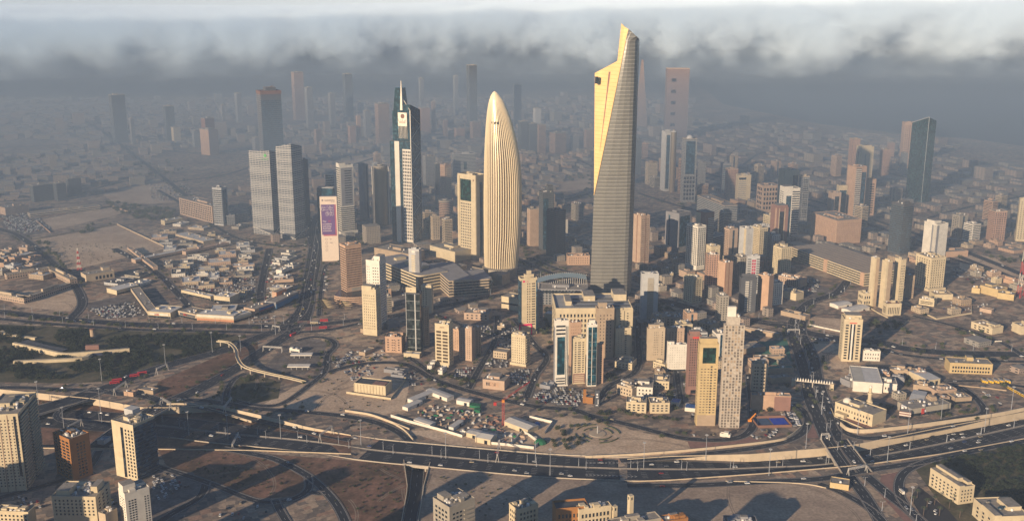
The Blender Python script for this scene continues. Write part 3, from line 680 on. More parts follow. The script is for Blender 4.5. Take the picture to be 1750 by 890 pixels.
def braced():
    # dark glass tower: pale pier, white window grid, white braced corner, spire
    sig=[('s',.36,.55,-.0,.0001,GL,'x')]
    t,cx,cyy,hx,hy,H,th=bld(666,702,719,416,243,58,GB,'dark glass tower with white lattice grid panel, diagonal white braces and tall spire','','',name='office_tower',cat='skyscraper',n=0,par=0,core=mat('dark_teal_glass',(.02,.05,.065),.2,spec=.5,kind='pane'),lm='dark glass tower with the white spire')
    DG=MATS['dark_teal_glass']; Y=cyy
    zz_=lambda v: ZY(v,cyy-hy*.5)
    z190,z150,z207,z183=zz_(190),zz_(150),zz_(209),zz_(176)
    mk('upper_tower',MB().box(-hx+1,hx,-hy,hy*.72,H,z190),DG,t)
    q=MB().prism([(-hx+1,-hy),(hx,-hy),(hx,hy*.2),(-hx+1,hy*.2)],z190,z183,zt=[zz_(178),zz_(207)if 0 else z190+1,z190+1,zz_(178)]); mk('sloping_roof',q,DG,t)
    q=MB().box(-hx+1,0,0-hy*.35,hy*.6,z190,z150,tx=1.5,ty=4); mk('top_storey',q,DG,t)
    W=2*hy
    def Lx(s): return hy-s*W
    WH=mat('white_cladding',(.66,.60,.50),.6,var=.06)
    # pier
    mk('pier',MB().box(-hx-1.6,-hx+.1,Lx(.46),Lx(.24),0,H),WH,t)
    cnt=[0]
    zp=zz_(254)
    mk('grid_panel',MB().box(-hx-.8,-hx+.1,Lx(1.0),Lx(.60),2,zp),WH,t)
    fl=[]; 
    hxx=hx+.8; nr=27; 
    for i in range(5):
        for j in range(nr):
            y=Lx(.60+.4*(i+.5)/5); z=6+(zp-8)*(j+.5)/nr
            if cnt[0]<100: ob('window',wmesh(W*.08*.6,(zp-8)/nr*.62,'L',GL,.1),t,(-hxx,y,z)); cnt[0]+=1
            else: fl.append((y,z))
    q=MB(); a=W*.08*.3; b=(zp-8)/nr*.31
    for y,z in fl: q.box(-hxx-.1,-hxx+.04,y-a,y+a,z-b,z+b)
    mk('window',q,GL,t,kind='stuff')
    # sign block
    zb,zt_=zz_(215),zz_(192); s0,s1=.44,.86
    sb=mk('sign_board',MB().box(-hx-1.5,-hx+1.2,Lx(s1),Lx(s0),zb,zt_),WH,t)
    q=MB(); q.cyl(0,0,(s1-s0)*W*.22,0,.3,20); o=mk('emblem',q,wm('brown'),sb,(-hx-1.5,Lx(.66),zb+(zt_-zb)*.74)); o.rotation_euler=(0,-math.pi/2,0)
    text(sb,'\u0627\u0644\u0631\u0627\u064a\u0629',(zt_-zb)*.26,(-hx-1.62,Lx(.65),zb+(zt_-zb)*.42),math.pi/2,-math.pi/2,wm('brown'))
    text(sb,'ALRAYA',(zt_-zb)*.15,(-hx-1.62,Lx(.65),zb+(zt_-zb)*.26),math.pi/2,-math.pi/2,wm('brown'))
    zc=zz_(236)
    for i in range(7):
        y=Lx(.47+.37*i/6); mk('rib',MB().box(-hx-.9,-hx+.1,y-.35,y+.35,zc,zb),WH,t)
    # braces on the right face
    q=[]; z0=4; n=5; hh=(z190-8)/n
    for k in range(n):
        a=(-hx,-hy-.3,z0+hh*k); b=(hx,-hy-.3,z0+hh*(k+.5)); c=(-hx,-hy-.3,z0+hh*(k+1))
        mk('brace',MB().tube(a,b,.4),WH,t); mk('brace',MB().tube(b,c,.4),WH,t)
    mk('corner_rail',MB().box(-hx-.8,-hx+.8,-hy-.8,-hy+.6,0,z190+2),WH,t)
    mk('corner_rail',MB().tube((hx,-hy,0),(hx,-hy,z190),.4),WH,t)
    mk('corner_rail',MB().tube((-hx,-hy-.3,z190+2),(-hx*.6,hy*.05,zz_(163)),.5),WH,t)
    ys=Lx(.60); zs0,zs1=zz_(188),zz_(138)
    mk('spire',MB().box(-hx-1,-hx+4.5,ys-2.6,ys+2.6,zs0,zs1,tx=1.6,ty=2.1),WH,t)
braced()
def billboard():
    Y=1790.; z0,z1=ZY(447,Y),ZY(336,Y); x0,x1=XU(549.5,Y,40),XU(578,Y,40); cx=(x0+x1)/2; hw_=(x1-x0)/2
    t=thing('advertising_tower','tall slim white advertising hoarding wrapped on a building with purple panel','billboard building',(cx,Y,0),R(6))
    mk('wall',MB().box(-hw_+.3,hw_-.3,1,16,-.5,z1-1),wm('grey'),t)
    bm=mat('vinyl_cream',(.70,.58,.46),.7,var=.03)
    b=mk('hoarding',MB().box(-hw_,hw_,-.2,.9,z0,z1),bm,t)
    h=z1-z0; wv=2*hw_
    mk('podium',MB().box(-hw_+1,hw_+3,1.2,22,-.5,z0-1),wm('stone'),t)
    mk('printed_panel',MB().box(-hw_*.88+wv*.08,hw_*.86,-.45,-.2,z0+h*.40,z0+h*.88),mat('print_pink',(.42,.12,.16),.7,var=.1),b)
    mk('printed_panel',MB().box(-hw_*.88,hw_*.70,-.55,-.28,z0+h*.42,z0+h*.88),mat('print_purple',(.13,.07,.20),.7,var=.1),b)
    wt=mat('print_white',(.72,.66,.62),.7,var=.02); dk=mat('print_dark',(.10,.06,.10),.7); pk=mat('print_rose',(.45,.07,.16),.7)
    def tx(s,size,x,zf,m,al='LEFT',y=-.72): o=text(b,s,size,(x,y,z0+h*zf),math.pi/2,0,m,al=al); return o
    tx('solutions',4.9,-hw_*.44,.945,dk,y=-.4); tx('by stc',2.4,hw_*.35,.918,dk,y=-.4)
    q=MB()
    for a,c in ((0,1.1),(0,-1.1),(1.1,0),(-1.1,0)): q.box(-hw_*.68+a-.6,-hw_*.68+a+.6,-.45,-.2,z0+h*.945+c-.6,z0+h*.945+c+.6)
    mk('emblem',q,dk,b)
    for i,s in enumerate(['\u0627\u0644\u0645\u0632\u0648\u062f \u0627\u0644\u0623\u0648\u0644','\u0648\u0627\u0644\u0645\u062a\u0643\u0627\u0645\u0644','\u0644\u062d\u0644\u0648\u0644','\u0627\u0644\u0623\u0639\u0645\u0627\u0644']): tx(s,4.6,hw_*.58,.845-i*.038,wt,'RIGHT')
    tx('The',4.0,-hw_*.76,.625,wt); tx('#1',5.0,-hw_*.08,.628,pk)
    for i,s in enumerate(['complete','one-stop','business','solutions']): tx(s,4.2,-hw_*.76,.585-i*.034,wt)
    for i in range(4):
        q=MB()
        for k in range(12):
            a=2*math.pi*k/12; c=2*math.pi*(k+1)/12; r=1.9; q.tube((-hw_*.4+r*math.cos(a),-.35,z0+h*(.35-i*.055)+r*math.sin(a)),(-hw_*.4+r*math.cos(c),-.35,z0+h*(.35-i*.055)+r*math.sin(c)),.18,n=4)
        mk('icon_ring',q,dk,b)
    for i,s in enumerate(['5G','Fiber']): tx(s,2.6,hw_*.0,.35-i*.055,dk,y=-.4)
    occ_rect(cx,Y+8,hw_+3,12,0); LMK.append((cx,Y,'tall white advertising hoarding'))
billboard()
# twin lattice towers
LAT=mat('lattice_facade',(.36,.35,.33),.7,kind='grid',fh=3.55,wh=.55,fw=7.0,ww=.84,wc=(.06,.07,.085))
def lattice(uL,uc,uR,vb,vt,th,label,lm,green):
    t,cx,cyy,hx,hy,H,th_=bld(uL,uc,uR,vb,vt,th,'lightgrey',label,name='office_tower',cat='skyscraper',n=2,par=0,core=LAT,lm=lm)
    nf=38; z0=12; q0=wm('lightgrey')
    for j in range(nf): 
        z=z0+(H-z0)*j/nf
        mk('floor_slab',MB().box(-hx-.8,hx+.8,-hy-.8,hy+.8,z,z+.8) ,q0,t)
    q=MB(); q.poly([(-hx-.5,hy,z0),(-hx-.5,-hy,z0),(-hx-1.4,-hy-1,3),]); q.poly([(-hx-1.4,-hy-1,3),(-hx,-hy-.5,z0),(hx,-hy-.5,z0)])
    mk('entrance_skirt',q,[wm('dark')],t)
    for a,b in (((-hx-.9,hy,z0+2),(-hx-1.5,-hy-1,2)),((-hx-1.5,-hy-1,2),(hx,-hy-.9,z0+4))): mk('skirt_rail',MB().tube(a,b,.6),wm('white'),t)
    q=MB().prism([(-hx,-hy),(hx,-hy),(hx,hy),(-hx,hy)],H,H+1,zt=[H+9 if not green else H+5,H+1.5,H+1,H+2]); mk('crown',q,LAT,t)
    if green:
        gm_=mat('sign_green',(.10,.42,.10),.6,var=.05)
        o=mk('emblem',MB().cyl(0,0,3.2,0,.6,16),gm_,t,(-hx-.9,-hy*.62,H-5)); o.rotation_euler=(0,-math.pi/2,0)
        text(t,'\u0628\u064a\u062a\u0643',5,(-hx-1.6,-hy*.55,H-11.5),math.pi/2,-math.pi/2,gm_)
lattice(425,460,471,403,262,50,'grey lattice office tower with white grid facade and green round sign near its top','lattice tower with the green sign',True)
lattice(471,497,515,410,254,52,'taller grey lattice office tower with white floor lines and a pointed crown','lattice tower without a sign',False)
# cylindrical tower
def drum(uc,wpx,vb,vt,m,label,name='office_tower',lm=None,dome=False,cap=None,n=28,cat='tower',hs=1.):
    Y=P(uc,vb)[1]; r=wpx/2*DEP(Y,0)/F; Y+=r; H=ZY(vt,Y); cx=XU(uc,Y,H/2)
    t=thing(name,label,cat,(cx,Y,0)); mk('wall',MB().cyl(0,0,r,-.5,H,n,0,1),[m,RF],t,smooth=False)
    if dome: mk('dome',MB().dome(0,0,H,r*.86,0,14,6,hs),wm('lightgrey'),t)
    mk('parapet',MB().cyl(0,0,r+.4,H-2,H+.6,n,0,1),[cap or wm('stone'),RF],t)
    mk('plant_room',MB().cyl(0,0,r*.4,H+.6,H+3,10),wm('stone'),t) if not dome else None
    occ_rect(cx,Y,r+2,r+2,0); 
    if lm: LMK.append((cx,Y,lm))
    return t,cx,Y,r,H
t,cx,Y,r_,H_=drum(651,23,386,283,mat('satin_cladding',(.34,.28,.20),.32,.7,var=.04),'smooth cylindrical brushed metal tower between two thin white vertical rails',lm='smooth cylindrical tower')
for s in (-1,1): mk('corner_rail',MB().box(s*(r_+3)-.7,s*(r_+3)+.7,-3,-1.6,0,H_-2),wm('white'),t); mk('side_wing',MB().box(min(s*(r_-1),s*(r_+3)),max(s*(r_-1),s*(r_+3)),-1.5,10,0,H_-4),wm('grey'),t)
# ================================================================ towers
B=bld
w=lambda *a:('w',)+a
b=lambda *a:('b',)+a
s=lambda *a:('s',)+a
k=lambda *a:('k',)+a
GRID=mat('office_grid_cream',(.44,.37,.27),.8,kind='grid',fh=3.6,wh=.5,fw=3.4,ww=.5)
GRIDP=mat('office_grid_pink',(.40,.25,.18),.8,kind='grid',fh=3.6,wh=.45,fw=3.6,ww=.5)
GRIDG=mat('office_grid_grey',(.24,.24,.24),.8,kind='grid',fh=3.6,wh=.5,fw=3.6,ww=.55)
GRIDD=mat('office_grid_dark',(.10,.11,.12),.7,kind='grid',fh=3.6,wh=.6,fw=2.8,ww=.6)
BANDP=mat('office_bands_pink',(.40,.27,.20),.8,kind='bands',fh=3.7,wh=.45)
BANDG=mat('office_bands_grey',(.33,.33,.32),.8,kind='bands',fh=3.7,wh=.5)
BANDC=mat('office_bands_cream',(.46,.39,.30),.8,kind='bands',fh=3.7,wh=.45)
def G(m): return dict(core=m)
# --- west foreground
B(-30,30,62,838,708,72,'cream','cream apartment tower at the picture edge with staggered piers and balcony stacks',
  [w(.02,.98,.06,.95,9,22,.32,.4),s(.22,.235,0,1,wm('brown'),'groove'),s(.45,.465,0,1,wm('brown'),'groove'),s(.68,.695,0,1,wm('brown'),'groove'),s(.86,.93,.2,.98,GL,'glazed_strip')],[s(.02,.98,.02,.97,GL,'recess'),k(.05,.45,.02,.97,22,.3,1.6),k(.52,.95,.02,.97,22,.3,1.6)],n=34,lm='cream tower with balcony stacks',dep=20)
B(90,118,152,822,752,30,'ochre','orange brown brick apartment block with rows of dark square openings',
  [w(.04,.96,.05,.95,4,12,.72,.6)],[w(.3,.78,.05,.88,3,11,.62,.6)],n=26,lm='orange brown apartment block',roof=RF)
LL=B(190,227,264,822,728,42,'cream','cream office block with dark blue shaded side, roof railings and a rounded end',
  [s(.40,.52,.02,.93,GL,'glazed_strip'),w(.56,.98,.04,.92,3,14,.5,.6)],[s(0,1,.0,.97,GB,'shade_blue_wall',.05),k(0,1,.03,.95,13,.22,1.2,mat('shade_blue_spandrel',(.05,.07,.10),.6)),],n=34,lm='blue shaded office block')  # right side: dark blue wall and strips put its shade into the colour
t,cx,cyy,hx,hy,H,th=LL
for i in range(9): mk('roof_frame',MB().box(-hx+i*hx/4-.15,-hx+i*hx/4+.15,-hy,-hy+.3,H+1,H+3.5),MT,t)
mk('roof_screen',MB().box(hx*.2,hx*.9,hy*.2,hy,H+.2,H+7),wm('lightgrey'),t)
B(88,163,187,920,850,66,'cream','broad cream apartment block with roof tanks in the bottom corner of the view',
  [w(.03,.97,.55,.96,10,5,.4,.5)],[w(.1,.9,.3,.95,3,8,.4,.45)],n=44,steps=[(.1,.6,.62,.92,5),(.3,.8,.05,.2,6)],lm='broad cream block')
B(202,213,255,922,845,20,'white','narrow white apartment block with stepped roof and white penthouse box',
  [w(.1,.9,.1,.9,3,14,.4,.4)],[w(.1,.45,.1,.86,3,14,.6,.5),w(.74,.97,.1,.86,2,14,.5,.5)],n=18,steps=[(.0,.5,.2,.9,7),(.55,.95,.5,1,3)],lm='narrow white block')
B(-10,48,60,930,876,60,'cream','low cream block with a cluttered roof at the bottom edge beside the parking street',[w(.03,.97,.6,.95,8,3,.45,.5)],[],n=14)
B(168,180,200,930,880,40,'sand','small sand coloured roof hut with pipes between two bottom edge blocks',[],[],n=5,name='apartment_block',cat='building')
B(740,768,812,930,868,36,'stone','pale hexagonal apartment roof full of teal air conditioners and white tanks',[w(.1,.9,.4,.9,4,4,.6,.5)],[w(.1,.5,.3,.85,3,5,.6,.45),k(.55,.95,.2,.9,6,.3,1.3)],n=40,steps=[(.1,.4,.5,.9,5),(.55,.9,.2,.5,3)],lm='pale block with teal air conditioners')
TEAL=mat('teal_paint',(.03,.16,.15),.6)
for o in [o for o in C.objects if o.get('label','').startswith('pale hexagonal')]:
    zt_=max(v.co.z for v in o.children[0].data.vertices)
    for i in range(8): mk('cooling_unit',MB().box(-1.6,1.6,-1,1,0,1.8),TEAL,o,(-7+(i%4)*4.2,-5+(i//4)*5,zt_+.2),.2)
B(870,884,920,912,872,30,'cream','cream apartment roof with plant boxes at the bottom edge of the view',[w(.1,.9,.3,.9,4,3,.5,.5)],[w(.1,.9,.3,.9,5,3,.5,.5)],n=12,name='apartment_block',cat='building')
B(944,950,1006,925,872,12,'ochre','flat building with a black felt roof and white parapet by the grey sand lot',[],[w(.05,.95,.3,.9,8,3,.5,.6)],n=0,roof=RFD,name='low_building',cat='building',lm='black felt roof',par=2,dep=40)
B(985,990,1045,925,872,20,'cream','cream apartment roof with railings in front of the black felt roof',[],[w(.05,.95,.3,.9,8,3,.5,.6)],n=16,name='apartment_block',cat='building')
B(1036,1046,1130,940,900,24,'stone','grey walled compound with pale stone minarets at the bottom edge',[],[],n=8,name='mosque_hall',cat='building')
for (u,v0,v1,l) in ((1078,905,845,'taller pale square stone minaret tower at the bottom edge'),(1050,915,863,'shorter pale square stone minaret tower at the bottom edge')):
    Y=P(u,v0)[1]; H=ZY(v1,Y); t=thing('minaret',l,'tower',(XU(u,Y,H),Y,0),R(25)); mk('shaft',MB().box(-2,2,-2,2,-.5,H),wm('cream'),t); mk('opening',MB().box(-2.1,-1.9,-.6,.6,H-4,H-1.5),GL,t); mk('opening',MB().box(-.6,.6,-2.1,-1.9,H-4,H-1.5),GL,t)
B(1126,1135,1176,930,892,25,'ochre','round brown tiled rooftop with vents in the bottom edge row',[],[],n=14,name='low_building',cat='building')
B(1236,1240,1295,940,893,10,'grey','grey flat roofed block with white parapets and roof boxes beside the grey sand lot',[],[w(.05,.95,.2,.9,6,4,.5,.5)],n=26,name='apartment_block',cat='building',roof=RFD,dep=34)
B(1590,1640,1666,862,834,40,'cream','white villa block with angular roof terraces beside the dark wood',[w(.05,.95,.1,.9,7,4,.4,.45)],[w(.1,.9,.1,.9,4,4,.4,.45)],n=8,steps=[(.0,.34,.0,1,2.2),(.36,.7,.25,1,4.6),(.72,1,.1,.8,2.6)],lm='white villa block',name='villa',cat='villa')
B(1664,1700,1760,912,884,30,'cream','white villa with blue glazed roof lights near the bottom corner',[w(.1,.9,.1,.8,3,3,.3,.5)],[w(.1,.9,.1,.8,4,3,.4,.5)],n=5,steps=[(.55,.95,.3,.8,4),(.0,.2,.0,.6,2.)],name='villa',cat='villa')
t=bpy.data.objects['roof']  # keep a handle name free
for o in [o for o in C.objects if o.get('label','').startswith('white villa with blue glazed')]:
    for i in range(3): g_=mk('roof_light',MB().dome(0,0,0,2.6,0,10,4,.7),GB,o,(-3+i*5.5,-4+i*1.5,o.children[0].dimensions.z*.5 if 0 else max(v.co.z for v in o.children[0].data.vertices)+.2))
B(738,740,790,640,620,0,'white','x'*0+'low white sheds beside the street of parked cars',[],[],n=2,name='shed',cat='shed',dep=10) if 0 else None
# --- centre cluster
t,cx,cyy,hx,hy,H,th=B(580,590,617,512,421,24,'salmon','salmon pink office tower with regular rows of dark windows above a curved podium',
  [b(0,1,.06,.97,21,.42)],[w(.03,.97,.22,.95,11,17,.66,.5),s(.3,.85,.15,.21,wm('stone'),'plaque')],n=12,name='office_tower',lm='salmon pink office tower')
q=MB()
for j in range(4):
    z=j*3.2
    pts=[]
    for i in range(13):
        a=math.pi*(1.02+.62*i/12); pts.append((hx*.6+ (hx+26)*math.cos(a)*1.15,-hy-2+(hy+26)*math.sin(a)*.9))
    pts+= [(hx+14,-hy),(hx+14,hy),(-hx-4,hy)]
    q=MB().prism(pts,z-.5 if j==0 else z,z+2.0,0,1); mk('podium_floor',q,[wm('salmon'),RF],t)
q=MB().prism([(p[0]*.98,p[1]*.98) for p in pts],-.5,12); mk('podium_glass',q,GL,t)
B(625,648,659,562,447,62,'white','stepped white apartment tower with a blue shaded side behind the cream tower',
  [w(.03,.3,.3,.93,2,16,.3,.3),w(.45,.95,.06,.92,3,20,.55,.3)],[w(.1,.9,.05,.95,4,24,.4,.4)],n=8,steps=[(.1,.9,.0,.45,7)],lm='stepped white tower')
B(618,642,650,574,496,64,'cream','bright cream apartment tower with small square windows and a stepped brown roof',
  [w(.08,.92,.12,.9,6,13,.28,.42)],[w(.2,.8,.1,.9,2,16,.3,.4)],n=7,steps=[(.0,.8,.3,1,5)],lm='bright cream apartment tower')
B(698,716,720,494,428,66,'lightgrey','slim pale blue tower with one central column of cream balconies',
  [k(.28,.62,.04,.9,14,.5,1.2,wm('cream')),s(.66,.97,.02,.97,wm('grey'),'side_panel'),s(.3,.6,.93,.98,wm('white'),'roof_sign')],[],n=5,lm='slim pale blue tower',par=2)
B(719,737,740,536,490,70,'cream','short cream tower with two window columns beside the dark mirrored tower',[w(.1,.62,.08,.95,2,11,.32,.4)],[],n=8,lm='short cream tower')
DM=mat('mirror_glass',(.035,.045,.045),.12,.3,var=.2,kind='pane')
t,cx,cyy,hx,hy,H,th=B(693,717,721,600,503,74,'dark','dark mirrored glass tower carrying a bright cream sign box on its roof',
  [s(.62,.70,0,1,wm('lightgrey'),'pier',.5),s(0,.03,0,1,wm('lightgrey'),'pier',.4),k(0,1,.02,1,6,.02,.3,MT)],[],core=DM,n=5,lm='dark mirrored tower',par=1.5)
sg=mk('sign_board',MB().box(-hx*.9-.8,-hx*.9+1,-hy*.5,hy*.95,H+2,H+9),wm('cream'),t)
text(sg,'bt',2.4,(-hx*.9-.95,hy*.22,H+5.5),math.pi/2,-math.pi/2,wm('brown'))
B(721,724,733,592,527,25,'tan','narrow tan block tucked against the dark mirrored tower',[],[w(.2,.8,.05,.95,2,16,.3,.4)],n=4)
B(658,686,692,603,577,76,'salmon','small five storey pink block with a white balcony column',[w(.05,.3,.1,.92,1,5,.4,.4),k(.36,.64,.08,.9,5,.4,1.1),w(.38,.62,.08,.9,2,5,.7,.4),w(.7,.95,.1,.92,1,5,.4,.4)],[w(.1,.9,.1,.9,3,5,.4,.4)],n=8,lm='five storey pink block',name='apartment_block',cat='building')
t,cx,cyy,hx,hy,H,th=B(743,767,774,627,556,66,'cream','cream tower with two columns of wide brown glazed bays and roof sign letters',
  [w(.08,.46,.08,.86,1,10,.9,.6,mat('brown_glass',(.07,.05,.03),.3)),w(.52,.92,.08,.86,1,10,.9,.6,MATS['brown_glass'])],[w(.15,.85,.05,.9,2,12,.3,.4)],n=16,lm='cream tower with wide brown bays')
text(t,'ASTI',3.2,(-hx-.3,0,H-3.6),math.pi/2,-math.pi/2,wm('brown'))
B(784,806,812,617,563,66,'pink','pink beige twin winged apartment tower with red awnings at its foot',[w(.1,.9,.06,.95,5,14,.22,.4)],[w(.2,.8,.06,.95,2,14,.3,.4)],n=16,lm='pink beige twin winged tower')
B(773,784,790,600,565,50,'salmon','slim salmon rear wing between two central towers',[w(.1,.9,.06,.95,3,12,.3,.4)],[],n=4)
B(806,812,822,606,562,22,'tan','tan shaded rear wing right behind the pink beige tower',[],[w(.1,.9,.06,.95,2,14,.3,.4)],n=7)
t,cx,cyy,hx,hy,H,th=B(874,898,906,626,575,66,'cream','cream apartment block with a fringe of side balconies and a crowded roof of tanks',[w(.03,.97,.06,.95,6,11,.26,.4)],[k(.1,.9,.05,.95,11,.35,1.3),w(.3,.7,.05,.95,1,11,.6,.5)],n=26,lm='cream block with crowded roof',podium=(1.5,3.5))
t,cx,cyy,hx,hy,H,th=B(886,890,918,572,478,14,'cream','tall cream hotel tower with a magenta portal frame at its foot',
  [s(.0,1,.0,.97,GB,'glazed_strip')],[s(.0,.05,.0,.98,GB,'glazed_strip'),w(.36,.62,.16,.94,2,17,.42,.5),w(.66,.9,.16,.94,1,17,.85,.42),s(.93,1.0,.05,.98,GB,'glazed_strip')],n=6,name='hotel_tower',steps=[(.3,.85,.3,.8,6),(.45,.7,.4,.7,11)],lm='hotel tower with the magenta portal',par=2)
mg=mat('magenta_paint',(.60,.02,.12),.5,var=.05); W_=2*hx
for q in (MB().box(-hx-2.5,-hx-.6,-hy-1,-hy-.2,0,15.5),MB().box(-hx-2.5,hx*.35,-hy-1,-hy-.2,13,15.5),MB().box(hx*.25,hx*.35+.6,-hy-1,-hy-.2,0,13)): mk('portal_frame',q,mg,t)
text(t,'ibis',2.2,(-hx*.45+3,-hy-.35,H-3.0),math.pi/2,0,mg); mk('sign_plate',MB().box(-hx*.75,-hx*.5,-hy-.4,-hy-.2,H-4,H-1.6),mg,t)
B(906,920,928,560,500,30,'grey','grey shaded slab tower close behind the hotel tower',[],[w(.1,.9,.05,.95,3,16,.4,.4)],n=3)
# H21 broad government block
t,cx,cyy,hx,hy,H,th=B(944,950,1081,606,529,4,'cream','broad cream ministry block with flat grey louvred roof and rows of tall window slots',
  [w(.1,.9,.05,.9,4,8,.4,.6)],[w(.04,.96,.04,.92,20,8,.45,.62)],n=4,name='office_block',cat='building',roof=mat('slate_roof',(.27,.28,.29),.8,var=.15),dep=60,steps=[(.14,.22,.25,.75,6),(.40,.55,.55,.98,7),(.80,.97,.55,.98,9)],lm='broad ministry block',par=2,amax=120)
for i in range(3): mk('roof_louvre',MB().box(-hx+.25*hx*2,hx*.95,-hy+12+i*16,-hy+15+i*16,H+.2,H+1.6),RFD,t)
t,cx,cyy,hx,hy,H,th=B(947,949,972,660,549,10,'white','white tower with a full height teal glass front framed by white fins',
  [s(0,1,0,.9,wm('grey'),'side_panel')],[s(.16,.74,.18,.76,GT,'glazed_strip'),b(.08,.76,.78,.95,3,.45),b(.08,.76,.02,.14,3,.45),s(.80,.84,.02,.92,GL,'glazed_strip'),s(.92,.96,.02,.92,GL,'glazed_strip')],n=10,lm='white tower with the teal glass front',name='office_tower')

B(977,980,1001,656,580,12,'cream','cream tower with brick red lower storeys and wide window rows',
  [w(.2,.8,.06,.95,2,18,.3,.4)],[w(.08,.3,.25,.95,1,14,.6,.45),w(.36,.64,.25,.95,1,14,.9,.42),w(.7,.92,.25,.95,1,14,.6,.45),s(.02,.98,.02,.23,wm('rust'),'brick_panel'),k(.1,.9,.02,.22,5,.4,.6,wm('cream'))],n=18,lm='cream tower with brick red base')
B(973,975,994,626,552,12,'salmon','plain salmon slab tower standing behind the cream tower with brick red base',[],[w(.05,.95,.1,.95,6,12,.12,.3)],n=3)
B(1003,1005,1021,660,556,10,'white','slim tower clad in teal blue glass with white vertical lines',[],[s(.05,.42,.02,.97,GT,'glazed_strip'),s(.5,.97,.02,.97,GT,'glazed_strip'),k(0,1,.02,.97,7,.03,.4,MT)],n=8,lm='slim teal glass tower',steps=[(.2,.8,.3,.9,6)])
B(1020,1022,1032,655,590,12,'salmon','narrow orange beige tower with one column of balcony windows',[],[w(.45,.75,.05,.95,1,16,.8,.4)],n=4)
B(1018,1021,1050,612,528,10,'tan','tan beige slab tower with scattered windows behind the teal glass tower',[],[w(.1,.9,.1,.9,4,12,.25,.35)],n=8,steps=[(.1,.6,.3,.8,7)],lm='tan beige slab tower')
B(1023,1025,1048,607,568,12,'lightgrey','pale grey block with black vertical glass slots',[],[s(.14,.24,.1,.85,GL,'glazed_strip'),s(.34,.44,.1,.85,GL,'glazed_strip'),s(.58,.68,.1,.85,GL,'glazed_strip'),s(.8,.9,.1,.85,GL,'glazed_strip')],n=6)
B(1051,1053,1082,606,530,12,'cream','cream twin fronted tower with slanted window columns and a central groove',[],[w(.18,.36,.05,.95,1,16,.5,.4),w(.6,.78,.05,.95,1,16,.5,.4),s(.475,.5,.02,.98,GL,'glazed_strip')],n=9,lm='cream twin fronted tower')
B(1050,1052,1079,610,562,12,'cream','shorter cream block with one dark window column in front of the twin fronted tower',[],[w(.6,.72,.08,.95,1,11,.8,.5),w(.1,.5,.1,.9,2,11,.2,.2)],n=3)
t,cx,cyy,hx,hy,H,th=B(1095,1097,1126,550,470,8,'lightgrey','pale grey slab tower with a faint central column of balconies',[],[k(.36,.72,.08,.93,18,.35,.9,wm('stone')),s(.36,.72,.06,.94,wm('stone'),'recess')],n=10,lm='pale grey slab tower',par=2.5,podium=(4,4))
B(1105,1107,1137,616,562,12,'sand','olive beige apartment block with paired small windows',[],[w(.35,.65,.15,.92,3,10,.3,.35),w(.8,.9,.15,.92,1,10,.5,.35)],n=12,lm='olive beige apartment block',steps=[(.1,.7,.3,.9,5)])
B(1138,1140,1170,604,562,12,'pink','dusky pink shaded block with satellite dishes on its roof',[],[w(.1,.9,.1,.9,5,9,.3,.4)],n=14)
B(1140,1142,1174,634,590,12,'white','bright white cream block dotted with tiny square windows',[],[w(.06,.94,.12,.95,7,9,.17,.26),s(.02,.98,0,.06,GL,'ground_floor_glass')],n=5,steps=[(.0,.35,.4,1,4)],lm='bright white block with tiny windows')
B(1175,1178,1199,674,574,12,'rust','dark rust red apartment tower with a bright red roof sign strip',[],[w(.06,.80,.14,.96,4,19,.5,.5),s(.3,.85,.955,.985,mat('red_paint',(.5,.04,.03),.6),'sign_strip'),s(.88,.99,.03,.95,wm('brown'),'side_panel'),s(.3,.8,.02,.08,GL,'ground_floor_glass')],n=10,steps=[(.1,.9,.2,.9,5)],lm='rust red apartment tower')
B(1193,1196,1229,727,589,10,'yellow','tall yellow apartment tower with one large dark green window near the top',
  [w(.2,.8,.1,.9,3,20,.3,.4)],[s(.18,.86,.775,.965,GG,'large_window'),w(.08,.6,.15,.72,3,17,.5,.26),w(.62,.72,.15,.75,1,18,.9,.5),w(.78,.96,.15,.72,1,17,.6,.26),s(.04,.98,.0,.135,wm('tan'),'base_panel'),w(.12,.26,.02,.12,2,4,.5,.5),w(.44,.6,.02,.12,2,4,.5,.5),w(.76,.92,.02,.12,2,4,.5,.5),k(.15,.9,.75,.77,1,.5,.6)],n=6,lm='yellow apartment tower',steps=[(.05,.95,.3,.95,6)])
SK=mat('raw_concrete',(.40,.35,.29),.9,var=.2,scale=.4)
MATS['raw_concrete_dark']=mat('raw_concrete_dark',(.14,.12,.10),.95)  # darker copy of the concrete, shade inside the open floors as colour
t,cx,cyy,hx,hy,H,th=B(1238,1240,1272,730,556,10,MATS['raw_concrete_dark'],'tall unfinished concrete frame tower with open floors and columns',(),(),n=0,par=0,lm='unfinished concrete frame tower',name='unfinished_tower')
nf=36
for j in range(nf+1):
    z=H*j/nf; mk('floor_slab',MB().box(-hx-.7,hx+.7,-hy-.7,hy+.7,z-.25,z+.45),SK,t)
for i in range(7):
    x=-hx+2*hx*i/6; mk('column',MB().box(x-.55,x+.55,-hy-.6,-hy+.4,0,H),SK,t)
for i in range(1,5):
    y=-hy+2*hy*i/4; mk('column',MB().box(-hx-.6,-hx+.4,y-.55,y+.55,0,H),SK,t)
rg=random.Random(3); q=[]
for i in range(6):
    for j in range(nf):
        if rg.random()<(.5 if j>9 else .15):
            x=-hx+2*hx*(i+.5)/6; ob('infill_wall',wmesh(2*hx/6*.75,H/nf*.72,'R',wm('tan') if rg.random()<.6 else SK,.3,'infill_wall'),t,(x+rg.uniform(-.5,.5),-hy-.1,H*(j+.5)/nf+.1))
